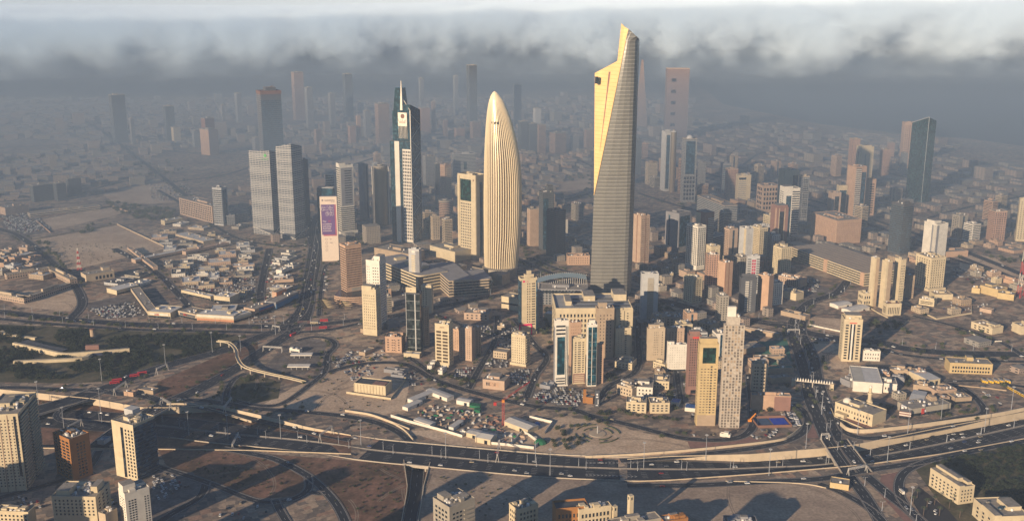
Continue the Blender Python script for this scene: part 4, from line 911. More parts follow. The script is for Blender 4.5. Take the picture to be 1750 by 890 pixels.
mk('upper_storey',MB().box(-hx*.85,hx*.55,-hy*.8,hy*.9,H,H+9),SK,t); mk('upper_storey',MB().box(-hx*.8,hx*.1,-hy*.4,hy*.8,H+9,H+20),wm('white'),t)
clutter(t,hx*.7,hy*.7,H+9,8,SK,rg,False)
B(1284,1286,1313,668,622,8,'sand','sand coloured seven storey block with paired window rows above a green court',[],[w(.12,.44,.08,.94,2,7,.6,.35),w(.56,.88,.08,.94,2,7,.6,.35)],n=14,lm='seven storey sand block',name='apartment_block',cat='building')
B(1283,1285,1352,700,676,8,'salmon','low orange building with a pink wing beside the boulevard',[],[s(.58,1.0,0,1,wm('rust'),'pink_wing',.3),w(.65,.95,.2,.7,2,1,.3,.4)],n=16,name='low_building',cat='building',dep=34,lm='low orange building')
# --- middle right
B(1169,1184,1201,519,476,40,'cream','sunny cream block with deep balcony shadows on its right face',[w(.08,.92,.06,.95,4,11,.4,.45)],[w(.1,.9,.06,.95,3,11,.6,.5),k(.1,.5,.06,.95,11,.3,1.2)],n=14,lm='sunny cream block')
B(1206,1210,1230,503,436,14,'pink','pale pink slab with fine windows left of the orange twin tower',[],[w(.1,.9,.05,.95,6,18,.3,.4)],n=6,core=GRIDP)
B(1227,1241,1253,508,450,44,'salmon','orange twin slab tower split by a thin vertical groove',[w(.05,.15,.05,.95,1,14,.5,.4),s(.93,1.,.0,1,wm('brown'),'groove')],[s(.44,.5,0,1,wm('brown'),'groove')],n=4,lm='orange twin slab tower')
B(1264,1267,1294,534,476,10,'dark','dark tower with a zigzag of white balconies up the middle',[],[k(.28,.5,.05,.95,17,.4,1.4,wm('white')),w(.56,.72,.05,.95,1,17,.7,.3,wm('lightgrey'))],n=5,core=wm('dark'),lm='dark tower with zigzag balconies',steps=[(.1,.95,.1,.9,4)])
B(1296,1315,1323,532,473,60,'salmon','plain orange slab tower with one thin window column at its edge',[w(.16,.26,.08,.93,1,14,.7,.4)],[],n=9,lm='plain orange slab tower')
B(1083,1096,1111,451,370,36,'pink','pink beige tower with dark vertical slots behind the tallest golden tower',[s(.46,.54,0,1,wm('brown'),'groove')],[s(.5,.56,0,1,wm('brown'),'groove'),w(.1,.9,.05,.95,5,20,.4,.4)],n=8,lm='pink beige slotted tower')
B(1138,1161,1181,430,366,48,'grey','grey office tower with one dark glass strip and a dark glass side',[s(.22,.34,.12,.93,GB,'glazed_strip')],[s(.08,.92,.12,.93,GB,'glazed_strip')],n=3,name='office_tower',lm='grey office tower with dark glass side',podium=(3,5))
B(1174,1193,1207,462,388,40,'white','white tower with an irregular black and white window grid',[w(.03,.97,.1,.97,6,18,.6,.62)],[w(.03,.97,.1,.97,4,18,.6,.62)],n=5,name='office_tower',lm='white tower with irregular window grid')
B(1190,1206,1221,440,366,40,'rust','red brown tower with white framed corner and balcony bands',[s(0,.5,.3,1,wm('cream'),'cream_wall')],[k(.3,.95,.05,.92,20,.35,1.2,wm('white'))],n=9,steps=[(.0,1,.0,1,3)],lm='red brown tower with white bands')
B(1207,1216,1231,470,422,30,'cream','small cream tower with a bright cylindrical roof drum',[w(.2,.8,.1,.9,2,12,.3,.4)],[w(.2,.8,.1,.9,2,12,.3,.4)],n=5)
B(1264,1276,1288,471,392,30,'lightgrey','slim grey white tower with a tall corner mast',[s(.7,.98,0,1,wm('cream'),'cream_wall')],[w(.2,.8,.1,.9,3,20,.4,.4,wm('grey'))],n=3,lm='slim grey white tower')
B(1276,1278,1299,502,438,14,'lightgrey','grey white tower with a bold red striped centre panel',[],[w(.36,.7,.12,.92,2,10,.8,.7,mat('crimson_panel',(.35,.02,.06),.6)),b(.02,.3,.1,.95,14,.4),b(.75,.98,.1,.95,14,.4)],n=4)
B(1294,1297,1320,416,386,14,'lightgrey','low banded block with black ribbon windows',[],[b(0,1,.05,.95,6,.5)],n=6,name='office_block',cat='building')
B(1318,1328,1348,429,356,26,'rust','red tower with a tall black glass recess and white corner lines',[s(.75,1,0,1,wm('salmon'),'salmon_pier')],[s(.28,.62,.02,.92,GL,'glazed_strip'),s(.2,.24,0,1,wm('cream'),'pier',.4),s(.68,.72,0,1,wm('cream'),'pier',.4)],n=5,steps=[(.05,.95,.05,.95,5)],name='office_tower',lm='red tower with black recess')
B(1333,1341,1368,408,323,24,'white','white tower with blue glass centre and dark ribbon slots',[w(.1,.9,.1,.95,2,20,.6,.4)],[s(.14,.46,.03,.86,GB,'glazed_strip'),b(.52,.98,.03,.96,20,.5)],n=6,name='office_tower',lm='white tower with blue glass centre',steps=[(.0,.6,.2,1,4)])
B(1331,1342,1366,375,292,26,'cream','pale yellow tower with a blue glass inset behind the white tower',[],[s(.6,.95,.05,.9,GB,'glazed_strip')],n=3)
B(1366,1370,1384,380,302,20,'sand','slim yellow grey tower standing behind the white tower',[],[b(.3,.9,.1,.95,18,.4)],n=2,core=GRIDG)
B(1294,1304,1331,364,318,24,'pink','pink cube office block with a grid of square windows',[w(.1,.9,.1,.95,3,5,.6,.6)],[w(.05,.95,.1,.95,5,5,.6,.6)],n=4,name='office_block',cat='building',lm='pink cube office block')
B(1258,1262,1284,346,300,16,'cream','curved pale office tower with fine grey bands and a white end wall',[],[s(.06,.62,.84,.92,GL,'glazed_strip'),b(.04,.66,.06,.8,10,.3,wm('grey'))],n=4,name='office_tower')
B(1232,1236,1250,331,280,20,'grey','blue grey shaded tower with fine floor lines',[],[b(0,1,.05,.95,14,.5,GB)],n=2)
B(1240,1246,1262,340,290,24,'pink','dusky tower right behind the curved pale office tower',[],[],core=GRIDP,n=2)
B(1387,1431,1473,418,378,36,'salmon','broad salmon hotel block folded like an open book with grooved walls',[w(.03,.97,.08,.9,16,9,.25,.35,wm('rust'))],[w(.03,.97,.08,.9,14,9,.25,.35,wm('rust'))],n=16,name='hotel_block',cat='building',lm='folded salmon hotel block',amax=90)
t,cx,cyy,hx,hy,H,th=B(1348,1350,1492,447,424,-33,'salmon','long parking garage with open white decks and a ribbed flat roof',[],[],name='parking_garage',cat='building',dep=75,amax=170,n=6,lm='long parking garage') if 0 else (None,)*7
B(1416,1422,1438,379,330,22,'pink','pink beige tower with a black glass centre strip beside the expressway',[],[s(.35,.8,.02,.88,GL,'glazed_strip')],n=2,name='office_tower',lm='pink beige tower with black strip')
B(1430,1434,1449,372,319,22,'cream','cream capped tower with dark blue glass behind the pink beige tower',[],[s(.1,.9,.02,.88,GB,'glazed_strip')],n=2,steps=[(0,1,0,1,3)])
B(1449,1464,1482,375,286,38,'salmon','salmon tower with white zigzag balcony bands on its right half',[],[k(0,.5,.02,.98,24,.45,1.2,wm('white')),b(0,.5,.02,.98,24,.5),s(.55,.95,.02,.9,GB,'glazed_strip')],n=5,name='office_tower',lm='salmon tower with zigzag bands')
B(1481,1485,1498,368,307,20,'salmon','brown pink tower with broad dark ribbon windows',[],[b(.25,.8,.05,.9,13,.45)],n=2)
B(1464,1473,1494,330,252,26,'cream','pale gold tower with twin recessed bays high beyond the expressway',[s(.4,.5,0,.9,wm('brown'),'groove')],[s(.3,.42,.05,.85,wm('stone'),'recess'),s(.62,.74,.05,.85,wm('stone'),'recess')],n=2,steps=[(.2,.9,.2,.9,4)],lm='pale gold tower')
B(1452,1458,1471,318,238,24,'tan','dusky tan tower left of the pale gold tower',[],[w(.1,.9,.05,.95,4,24,.4,.4)],n=1,core=GRIDP,par=.8) if 0 else B(1452,1458,1471,318,238,24,'tan','dusky tan tower left of the pale gold tower',n=1,core=GRIDP)
B(1505,1510,1523,302,256,22,'tan','hazy tan apartment slab between two far right towers',core=GRIDP,n=2)
t,cx,cyy,hx,hy,H,th=B(1542,1547,1565,290,210,20,'salmon','tall pink twin slab beside the green glass tower',[],[s(.46,.54,0,.95,wm('brown'),'groove'),w(.05,.4,.05,.95,2,20,.4,.4),w(.6,.95,.05,.95,2,20,.4,.4)],n=3,lm='tall pink twin slab',podium=(14,12))
def green():
    cx,cyy,hx,hy,H,th=solve(1560,1588,1601,346,204,40)
    t=thing('office_tower','dark green glass tower with a sharply slanted top','skyscraper',(cx,cyy,0),th); m=mat('deep_green_glass',(.012,.035,.035),.22,spec=.5,kind='pane')
    mk('wall',MB().prism([(-hx,-hy),(hx,-hy),(hx,hy),(-hx,hy)],-.5,H,0,zt=[H+4,H-4,H-10,H-14]),m,t)
    mk('corner_rail',MB().tube((-hx,-hy,0),(-hx,-hy,H+5),.6),wm('lightgrey'),t); mk('roof_rail',MB().tube((-hx,-hy,H+5),(-hx,hy,H-13),.6),wm('lightgrey'),t); occ_rect(cx,cyy,hx+3,hy+3,th)
    LMK.append((cx,cyy,'green glass tower'))
green()
B(1524,1545,1562,436,350,46,'dark','nearly black office tower with a pale cap beside the expressway',[b(0,1,.04,.96,22,.35,GB)],[b(0,1,.04,.96,22,.35,GB)],core=wm('dark'),n=6,name='office_tower',lm='nearly black office tower',steps=[(.3,.8,.2,.7,5)])
t,cx,cyy,hx,hy,H,th=B(1580,1602,1621,443,384,46,'white','bright white tower with blank walls and a ribbed corner strip',[s(.62,.98,.03,.97,wm('grey'),'ribbed_strip')],[s(.0,.2,.03,.97,wm('grey'),'ribbed_strip')],n=4,name='office_tower',lm='bright white blank tower',steps=[(.1,.7,.3,.9,5)])
for i in range(5): mk('rib',MB().box(-hx-.8,-hx-.2,-hy+1+i*1.4,-hy+1.6+i*1.4,2,H-2),wm('white'),t)
B(1566,1592,1617,497,442,40,'cream','stout cream hotel tower with many vertical window columns',[w(.04,.96,.07,.95,6,12,.32,.5)],[w(.04,.96,.07,.95,6,12,.32,.5)],n=12,name='hotel_tower',lm='stout cream hotel tower',podium=(3,4))
for (a,bb,c,v0,v1,l,lm) in ((1489,1496,1504,524,442,'left slab of the cream tower pair with fine grooves','left cream slab'),(1508,1516,1526,528,448,'middle slab of the cream towers carrying two roof masts','middle cream slab')):
    B(a,bb,c,v0,v1,34,'cream',l,[],[s(.3,1,0,1,wm('tan'),'grooved_wall')],n=4,lm=lm,name='hotel_tower')
B(1530,1540,1549,522,445,36,'cream','right hand slab of the cream towers with window rows on one side',[],[w(.1,.9,.06,.9,3,15,.5,.4)],n=4,name='hotel_tower'); B(1549,1556,1564,510,472,30,'tan','short tan wing beside the right hand cream slab',[],[w(.1,.9,.06,.9,3,9,.4,.4)],n=3)
B(1496,1500,1528,528,446,20,'sand','brown recessed core joining the cream slabs',n=5,amax=14) if 0 else None
B(1467,1476,1490,524,502,30,'cream','small square white cream annex left of the cream slabs',[w(.1,.9,.1,.9,3,2,.5,.5)],[w(.1,.9,.1,.9,3,2,.5,.5)],n=2,name='annex',cat='building')
B(1509,1516,1541,540,520,24,'cream','cream pavilion with tall narrow windows in front of the cream slabs',[w(.2,.8,.1,.8,3,1,.4,.8)],[w(.1,.9,.1,.8,7,1,.4,.8)],n=1,roof=wm('rust'),name='pavilion',cat='building')
B(1690,1700,1722,412,362,30,'pink','hazy pink apartment tower with ribbed front near the expressway',[],[w(.05,.95,.05,.95,5,14,.5,.4)],n=4,core=GRIDP,lm='hazy pink apartment tower')
B(1742,1744,1770,412,340,12,'cream','cream tower cut by the picture edge beyond the expressway',[],[w(.05,.95,.05,.95,5,18,.4,.4)],n=3)
B(1438,1443,1475,617,546,10,'cream','cream tower with a black and white striped centre and square windows',
  [w(.3,.7,.1,.9,1,13,.3,.4)],[s(.36,.44,.04,.90,GL,'glazed_strip'),s(.44,.53,.04,.90,wm('white'),'pier',.5),s(.53,.62,.04,.90,GL,'glazed_strip'),w(.08,.3,.05,.9,1,13,.7,.55),w(.7,.92,.05,.9,1,13,.7,.55),s(.3,.7,.915,.935,mat('red_paint',(.5,.04,.03),.6),'sign_strip')],n=6,name='office_tower',lm='cream tower with striped centre',steps=[(.1,.95,.2,.95,5)])
B(1474,1476,1505,616,600,12,'white','two storey white annex beside the cream tower with striped centre',[],[w(.05,.95,.1,.9,6,2,.35,.4)],n=12,name='annex',cat='building',dep=22)
# --- behind / centre back
B(1131,1138,1157,327,226,22,'lightgrey','slim tower with a shiny metal cylinder corner and dark glass front',[],[s(.1,.4,.04,.95,GB,'glazed_strip')],n=2,name='office_tower',lm='slim tower with shiny cylinder')
drum(1150,10,329,224,MATS['satin_cladding'],'shiny metal cylinder attached to the slim dark fronted tower',name='stair_tower',cap=wm('lightgrey'),n=16)
t,cx,cyy,hx,hy,H,th=B(1166,1170,1192,346,238,16,'stone','domed tower with blue glass upper half and lattice lower half',[],[s(.15,.85,.45,.97,GB,'glazed_strip'),w(.05,.95,.03,.42,4,6,.7,.7)],n=0,name='office_tower',lm='domed tower',core=GRIDG)
mk('dome',MB().dome(0,0,H,min(hx,hy)*.8,0,16,6,1.1),wm('lightgrey'),t)
for u0,u1,u2,vb_,vt_,th_,m_,l in [
 (1103,1108,1124,316,278,24,'tan','plain tan tower left of the slim metal tower'),(1193,1197,1207,328,278,20,'grey','grey ribbed tower right of the domed tower'),
 (1160,1162,1169,330,272,20,'salmon','narrow orange tower squeezed left of the domed tower'),(1087,1089,1097,298,238,16,'dark','dark blue slab peeping out beside the tallest golden tower'),
 (1097,1099,1108,270,246,16,'salmon','short orange block deep in the haze beside the tallest golden tower')]:
    B(u0,u1,u2,vb_,vt_,th_,m_,l,core={'tan':GRID,'grey':GRIDG,'salmon':BANDP,'dark':GRIDD}[m_],n=1)
# green panel cream tower (next to shell)
t,cx,cyy,hx,hy,H,th=B(782,813,829,444,303,48,'cream','cream tower with a green glass panel near the top and punched window grid',
  [s(.14,.74,.70,.96,GG,'green_panel'),w(.14,.74,.06,.68,6,18,.5,.5),s(0,.11,0,1,wm('cream'),'pier',1.),s(.78,1,0,1.01,wm('cream'),'pier',1.)],[s(.42,.68,.03,.93,GB,'glazed_strip'),s(.0,.3,0,1,wm('cream'),'pier',.6)],n=3,name='office_tower',lm='cream tower with the green panel',par=3)
o=mk('emblem',MB().cyl(0,0,1.6,0,.3,14),wm('brown'),t,(-hx-1.1,-hy*.78,H-6)); o.rotation_euler=(0,-math.pi/2,0)
# striped tower
t,cx,cyy,hx,hy,H,th=B(574,580,603,402,284,22,'white','white and dark striped office tower with a grey upper panel',
  [b(0,1,.04,.98,30,.5)],[s(.08,.95,.42,.97,wm('grey'),'grey_panel',.1),b(0,1,.03,.41,13,.5),b(.35,.85,.45,.94,14,.42)],n=8,name='office_tower',lm='striped office tower',steps=[(.0,.5,.2,1,5)],podium=(4,8))
B(556,571,580,392,298,60,'white','lower striped front wing of the striped tower above a glass slope',[b(0,1,.3,.98,22,.5)],[],n=5,name='office_tower') 
B(541,568,572,400,322,64,'lightgrey','sloping teal glass atrium roof behind the white hoarding',[s(0,1,.2,.9,GT,'glazed_strip')],[],n=0,core=GT,name='glass_atrium',cat='building')
B(513,519,526,386,274,30,'dark','dark blue slab tower shading the avenue beside the lattice towers',core=GRIDD,n=1,lm='dark blue slab tower')
B(612,620,629,378,282,26,'grey','dim grey slab tower left of the smooth cylindrical tower',core=wm('grey'),Rf=[s(.6,.8,.05,.98,wm('dark'),'groove')],n=2)
t,cx,cyy,hx,hy,H,th=B(438,445,480,292,158,14,'brown','dark tower under construction with scaffolding and orange safety bands on top',
  [k(0,1,.02,.98,36,.2,.8,wm('grey'))],[b(0,1,.03,.9,34,.6,GB)],core=wm('dark'),n=6,name='unfinished_tower',lm='dark tower under construction',steps=[(.3,.8,.2,.8,12)])
mk('safety_netting',MB().box(-hx-1,hx+1,-hy-1,hy+1,H-6,H+3),mat('orange_netting',(.15,.08,.06),.9),t); mk('crane_jib',MB().tube((-hx*.2,0,H+6),(hx*.5,3,H+16),.8),wm('brown'),t)
B(362,378,388,386,322,52,'lightgrey','slim blue glass office tower with pale banded left face',[b(0,1,.04,.96,17,.5)],[s(.2,.85,.05,.95,GB,'glazed_strip')],n=4,name='office_tower',lm='slim blue glass office tower')
B(306,309,368,382,352,-20,'pink','long pink office block with a regular grid of square windows',[],[w(.02,.98,.06,.94,18,7,.6,.6)],n=20,name='office_block',cat='building',amax=80,lm='long pink office block') if 0 else None
# pods with haze (far)
for i,(u0,u1,u2,vb_,vt_,th_,m_,l) in enumerate([
 (185,190,213,245,163,16,GRIDD,'dark tower with a pale central window strip in the western haze'),(220,223,229,247,203,20,GRIDG,'thin grey tower next to the dark tower in the western haze'),
 (341,356,372,266,222,34,wm('salmon'),'solid salmon block tower standing alone in the haze'),(343,350,366,262,203,30,wm('brown'),'brown crowned tower behind the salmon block tower'),
 (278,282,297,242,182,16,GRIDD,'dim dark slab tower in the western haze'),(292,296,308,244,218,20,wm('cream'),'short white framed block below the dim dark slab'),
 (327,331,341,252,224,18,GRIDG,'short grey block left of the salmon block tower'),(376,379,384,232,180,20,GRIDG,'thin twisted looking needle in the western haze'),
 (497,502,518,206,124,16,BANDP,'faint reddish slab tower under the fog'),(585,589,602,210,127,16,GRIDD,'dark twin slab tower under the fog'),
 (640,646,665,250,178,20,BANDP,'reddish broad tower with ornate top in the haze'),(608,610,616,244,198,20,wm('salmon'),'bright orange thin slab in the haze'),(594,598,608,246,216,20,GRIDP,'pinkish twin block left of the orange slab'),
 (536,540,549,252,222,30,BANDP,'small orange banded tower with a dark side in the haze'),(715,718,724,200,134,20,GRIDG,'faint slim tower behind the white spire'),(737,739,744,226,174,20,BANDP,'slim pink tower right of the white spire'),
 (715,720,735,230,185,20,GRIDP,'clustered pink grey tower right of the white spire'),(774,777,783,200,130,20,GRIDG,'faint slim tower deep under the fog edge'),(797,802,815,228,112,20,GRIDD,'tallest dark slab reaching into the fog'),
 (803,808,822,238,209,26,BANDP,'orange block in front of the tallest dark slab'),(776,780,794,238,220,20,GRIDP,'low pinkish block left of the orange block'),(757,759,765,236,206,20,BANDP,'thin pink tower with pointed top in the haze'),
 (722,727,744,320,268,24,GRIDG,'grey blue office tower with dark glass front behind the spire tower'),(742,744,752,340,280,20,GRIDD,'thin dark slab left of the balcony tower'),
 (877,880,891,215,146,20,GRIDG,'faint grey slab right of the ribbed golden tower'),(885,890,902,262,208,22,GRIDD,'dark fronted office tower right of the ribbed golden tower'),(900,906,919,262,212,24,GRIDD,'dark blue office tower with orange edges'),
 (916,921,933,262,214,26,BANDP,'orange beige block attached to the dark blue office tower'),(911,915,925,235,186,22,wm('lightgrey'),'white framed tower rising behind the dark blue office tower'),
 (939,949,968,262,228,36,BANDP,'stout orange block with a grooved right face'),(975,979,990,258,232,26,GRIDG,'dim grey block between two orange blocks'),(998,1002,1014,258,222,24,BANDP,'orange block left of the tallest golden tower'),
 (900,906,921,421,358,22,wm('pink'),'rounded pink apartment tower behind the ribbed golden tower'),(1516,1520,1530,268,244,20,GRIDP,'small hazy block near the coast'),(1540,1545,1552,300,262,20,GRIDG,'thin hazy block near the tall pink twin slab'),
 (50,56,90,346,318,20,GRIDD,'row of dark brown apartment towers beside the sand lots'),(90,96,112,344,314,20,GRIDD,'dark brown apartment tower in the row by the sand lots'),(112,116,138,336,306,20,GRIDD,'taller dark brown apartment tower ending the row'),
 (430,436,450,262,236,20,GRIDG,'faint block behind the tower under construction'),(545,549,557,262,244,20,BANDP,'tiny orange block on the far field edge'),(700,704,712,262,232,20,GRIDG,'faint grey tower in the central haze'),(620,624,634,236,190,20,GRIDG,'grey slab in the central haze under the fog'),
 (560,564,572,215,160,20,GRIDG,'faint tower in the fog shadow left of centre'),(520,524,534,222,150,20,GRIDG,'faint slab next to the reddish tower under the fog'),(455,460,470,215,150,20,GRIDP,'faint tower behind the tower under construction'),(400,404,412,210,160,20,GRIDG,'ghostly slab in the western fog shadow'),(680,684,691,214,160,20,GRIDP,'pale slab in the fog shadow behind the spire')]):
    B(u0,u1,u2,vb_,vt_,th_,'stone',l,core=m_,n=1,name='office_tower',par=.8)
# balcony tower + drum
B(752,760,771,346,283,36,'salmon','pink tower with pale side balconies on a round banded base',[w(.1,.9,.05,.95,3,16,.3,.4)],[k(.2,1,.05,.95,16,.4,1.5,wm('cream'))],n=4,lm='pink balcony tower')
drum(761,22,378,342,BANDP,'round banded pink drum building below the pink balcony tower',name='drum_building',n=20,cat='building')
B(772,776,813,310,264,12,'lightgrey','broad grey slab office with one square opening cut through',[],[s(.44,.58,.42,.72,GG,'opening')],core=BANDG,n=3,name='office_block',cat='building')
# ghost tower with windows & spiky pyramid
t,cx,cyy,hx,hy,H,th=B(1138,1141,1182,237,118,8,'pink','ghostly pinkish tower with a column of dark square openings rising into the fog',[],[w(.2,.42,.12,.92,1,5,1,.3)],n=0,name='office_tower',core=mat('far_pink_render',(.20,.15,.14),.9,kind='bands',fh=3.7,wh=.45,wc=(.13,.10,.10)),lm='ghostly pinkish tower')  # dull low-contrast pink puts the distance haze into the wall colour
cx,cyy,hx,hy,H,th=solve(1086,1089,1110,219,103,16)
t=thing('pyramid_tower','slender reddish pyramid tower in the haze right behind the tallest golden tower','skyscraper',(cx,cyy,0),th); mk('wall',MB().box(-hx,hx,-hy,hy,-.5,H,tx=hx*.86,ty=hy*.86),BANDP,t); occ_rect(cx,cyy,hx,hy,th)
# dark construction towers between shell and hamra
B(921,928,947,428,330,20,'dark','dark glass tower under construction with open crown floors',[],[s(.05,.5,.02,.9,GB,'glazed_strip'),s(.62,.72,.0,.5,wm('white'),'white_wall',.8)],core=GRIDD,n=6,name='unfinished_tower',lm='dark construction tower',steps=[(.5,1,.2,.9,8),(.6,1,.3,.8,13)])
B(934,950,967,440,362,40,'dark','dark greenish octagonal tower next to the construction tower',core=GRIDD,n=2,name='office_tower')
B(968,970,1008,453,438,6,'salmon','low salmon block with white roof units in front of the dark towers',[],[w(.05,.95,.1,.9,9,3,.3,.4)],n=8,name='low_building',cat='building',dep=18)
# ================================================================ low blocks given by the base line of their front
def lb(A,Bp,vt,depth,wall,label,name='low_building',cat='building',Rf=(),Lf=(),n=6,roof=None,par=.8,lm=None,core=None,steps=(),group=None,H=None,big=True,curve=0):
    x0,y0=P(*A); x1,y1=P(*Bp); l=math.hypot(x1-x0,y1-y0); rz=math.atan2(y1-y0,x1-x0)
    if H is None: H=max(3.,ZY(vt,y1))
    cx,cyy=(x0+x1)/2-math.sin(rz)*depth/2,(y0+y1)/2+math.cos(rz)*depth/2; hx,hy=l/2,depth/2
    w_=wm(wall) if isinstance(wall,str) else wall; rg=random.Random(int(A[0]*3+A[1]*5))
    t=thing(name,label,cat,(cx,cyy,0),rz,group)
    mk('wall',MB().box(-hx,hx,-hy,hy,-.5,H),core or w_,t)
    rf=mk('roof',MB().box(-hx+.3,hx-.3,-hy+.3,hy-.3,H,H+.12),roof or RF,t)
    if par:
        q=MB(); e=.35; q.box(-hx-.1,hx+.1,-hy-.1,-hy+e,H-.4,H+par); q.box(-hx-.1,hx+.1,hy-e,hy+.1,H-.4,H+par); q.box(-hx-.1,-hx+e,-hy+e,hy-e,H-.4,H+par); q.box(hx-e,hx+.1,-hy+e,hy-e,H-.4,H+par); mk('parapet',q,w_,t)
    cnt=[0]; facade(t,'R',hx,hy,0,H,Rf,w_,cnt); facade(t,'L',hx,hy,0,H,Lf,w_,cnt)
    for (fx0,fx1,fy0,fy1,h) in steps: mk('upper_storey',MB().box(-hx+2*hx*fx0,-hx+2*hx*fx1,-hy+2*hy*fy0,-hy+2*hy*fy1,H+.05,H+h,0,1),[w_,RF],t)
    if n: clutter(rf,hx*.85,hy*.8,H+.05,n,w_,rg,big and not steps)
    occ_rect(cx,cyy,hx+2,hy+2,rz)
    if lm: LMK.append((cx,cyy,lm))
    return t,cx,cyy,hx,hy,H,rz
# mall beside the dark glass tower: white banded parking decks
def decks(A,Bp,vt,depth,nf,label,lm=None,round_=0,wall='cream',name='parking_garage'):
    t,cx,cyy,hx,hy,H,rz=lb(A,Bp,vt,depth,wall,label,name=name,n=0,core=GL,par=0,lm=lm)
    fh=H/nf
    for j in range(nf+1):
        z=fh*j; h=fh*.48
        if round_:
            pts=[(-hx+round_,-hy)]+[(hx-round_+round_*math.sin(math.pi*i/16),-hy+round_-round_*math.cos(math.pi*i/16)) for i in range(9)]+[(hx,hy),(-hx,hy)]+[(-hx+round_-round_*math.cos(math.pi*i/16),-hy+round_-round_*math.sin(math.pi*i/16)) for i in range(8)]
            q=MB().prism([(a*1.006,b_*1.012) for a,b_ in pts],z,z+h,0,1)
        else: q=MB().box(-hx-.5,hx+.5,-hy-.5,hy+.5,z,z+h,0,1)
        mk('parking_deck',q,[wm(wall),mat('deck_top',(.22,.22,.23),.9,var=.15)],t)
    return t,cx,cyy,hx,hy,H,rz
g1=decks((640,468),(716,500),474,55,5,'long curved parking garage with white banded decks below the dark glass tower','curved white parking garage',12)
t,cx,cyy,hx,hy,H,rz=g1
for i in range(3): mk('upper_storey',MB().box(-hx*.6+i*hx*.5,-hx*.6+i*hx*.5+9,-hy*.2,hy*.5,H,H+6),wm('cream'),t)
g2=decks((735,476),(768,507),482,40,5,'left wing of the faceted parking garage in front of the ribbed golden tower','faceted parking garage',0,'sand')
t,cx,cyy,hx,hy,H,rz=decks((768,507),(842,501),478,60,5,'right wing of the faceted parking garage at the foot of the ribbed golden tower',None,8,'sand')
lb((716,478),(780,492),466,70,'sand','broad stepped mall roof between the two parking garages',name='mall_hall',n=14,steps=[(.1,.3,.3,.7,6),(.5,.7,.4,.8,7),(.75,.9,.1,.3,8)],H=17)
lb((735,436),(778,448),427,40,'cream','pale mall block with a rounded flat roof behind the dark glass tower',name='mall_hall',n=4,H=18)
lb((640,440),(700,452),432,40,'tan','tan mall wing with roof boxes beside the dark glass tower',name='mall_hall',n=10,H=18)
lb((857,527),(888,532),507,24,'cream','cream hexagonal drum podium left of the hotel tower',name='podium_block',n=2,Rf=[s(0,1,.42,.55,GL,'window_band')],H=19)
lb((842,485),(858,488),470,22,'sand','plain sand coloured block at the foot of the ribbed golden tower',n=0,H=17)
# glass atrium with arcade in front of the tallest tower
t,cx,cyy,hx,hy,H,rz=lb((921,520),(1004,522),496,34,'grey','podium with diamond lattice front and white topped terrace beside the tallest tower',name='podium_block',core=mat('diamond_lattice',(.20,.20,.20),.6,kind='grid',fh=4,wh=.6,fw=5,ww=.6),n=5,Rf=[b(0,1,.75,.95,1,.7)],H=24)
t=thing('glass_canopy','curved glass canopy carried by a row of white arcade fins behind the hotel tower','canopy',(*P(958,500),0))
q=MB(); rr=[]
for i in range(25):
    a=i/24; x=-42+84*a; y=10+16*math.sin(a*math.pi*.8); z=20+6*math.sin(a*math.pi*.75); rr.append((x,y,z))
for a_,b_ in zip(rr,rr[1:]): q.poly([(a_[0],a_[1]-14,a_[2]-4),(b_[0],b_[1]-14,b_[2]-4),(*b_[:3],),(*a_[:3],)]); 
mk('glass_roof',q,mat('frosted_glass',(.16,.22,.26),.25,spec=.5),t)
for a_ in rr: mk('arcade_fin',MB().box(a_[0]-.4,a_[0]+.4,a_[1]-.3,a_[1]+.8,0,a_[2]+1),wm('lightgrey'),t)
# east parking garage
t,cx,cyy,hx,hy,H,rz=decks((1348,441),(1476,489),469,88,5,'very long parking garage with white decks and a ribbed grey roof','long parking garage',0,'cream')
for i in range(1,8): mk('roof_rib',MB().box(-hx+2,hx-2,-hy+i*11-.6,-hy+i*11+.6,H+1,H+2.2),wm('tan'),t)
for a_ in (-hx-1,-hx*.02,hx-9): mk('stair_core',MB().box(a_,a_+9,-hy-1.2,-hy+4,0,H+2.4),wm('salmon'),t)
mk('roof',MB().box(-hx+1,hx-1,-hy+1,hy-1,H+.5,H+2.),mat('garage_roof',(.27,.23,.19),.9,var=.1),t)
lb((308,366),(364,382),353,34,'pink','long pink office block with a regular grid of square windows',name='office_block',Rf=[w(.02,.98,.06,.96,18,7,.6,.6)],n=24,lm='long pink office block')
lb((388,385),(402,384),368,16,'lightgrey','small grey round cornered block beside the slim blue glass office tower',n=2,core=GRIDG); lb((403,382),(424,378),364,20,'grey','blue grey shaded office block beside the lattice towers',n=3,core=GRIDG)
lb((1218,430),(1240,424),400,34,'white','white ribbon windowed garage behind the red brown tower',core=BANDG,n=3)
lb((1236,392),(1270,404),372,70,'tan','wide tan roofed hall with ribbon windows behind the slim grey white tower',name='hall',core=BANDC,n=4,H=15); lb((1190,372),(1236,392),352,30,'tan','pale garage wing beside the wide tan roofed hall',core=BANDG,n=5)
lb((1232,530),(1262,520),520,20,'tan','tan low block between the dark zigzag tower and the avenue',n=6) if 0 else None
lb((52,372),(172,358),352,22,'sand','long flat office slab with ribbon windows beside the walled sand lot',core=BANDC,n=8,name='office_slab',lm='long flat office slab')
lb((10,368),(50,362),350,30,'pink','pinkish low block left of the long flat office slab',n=8)
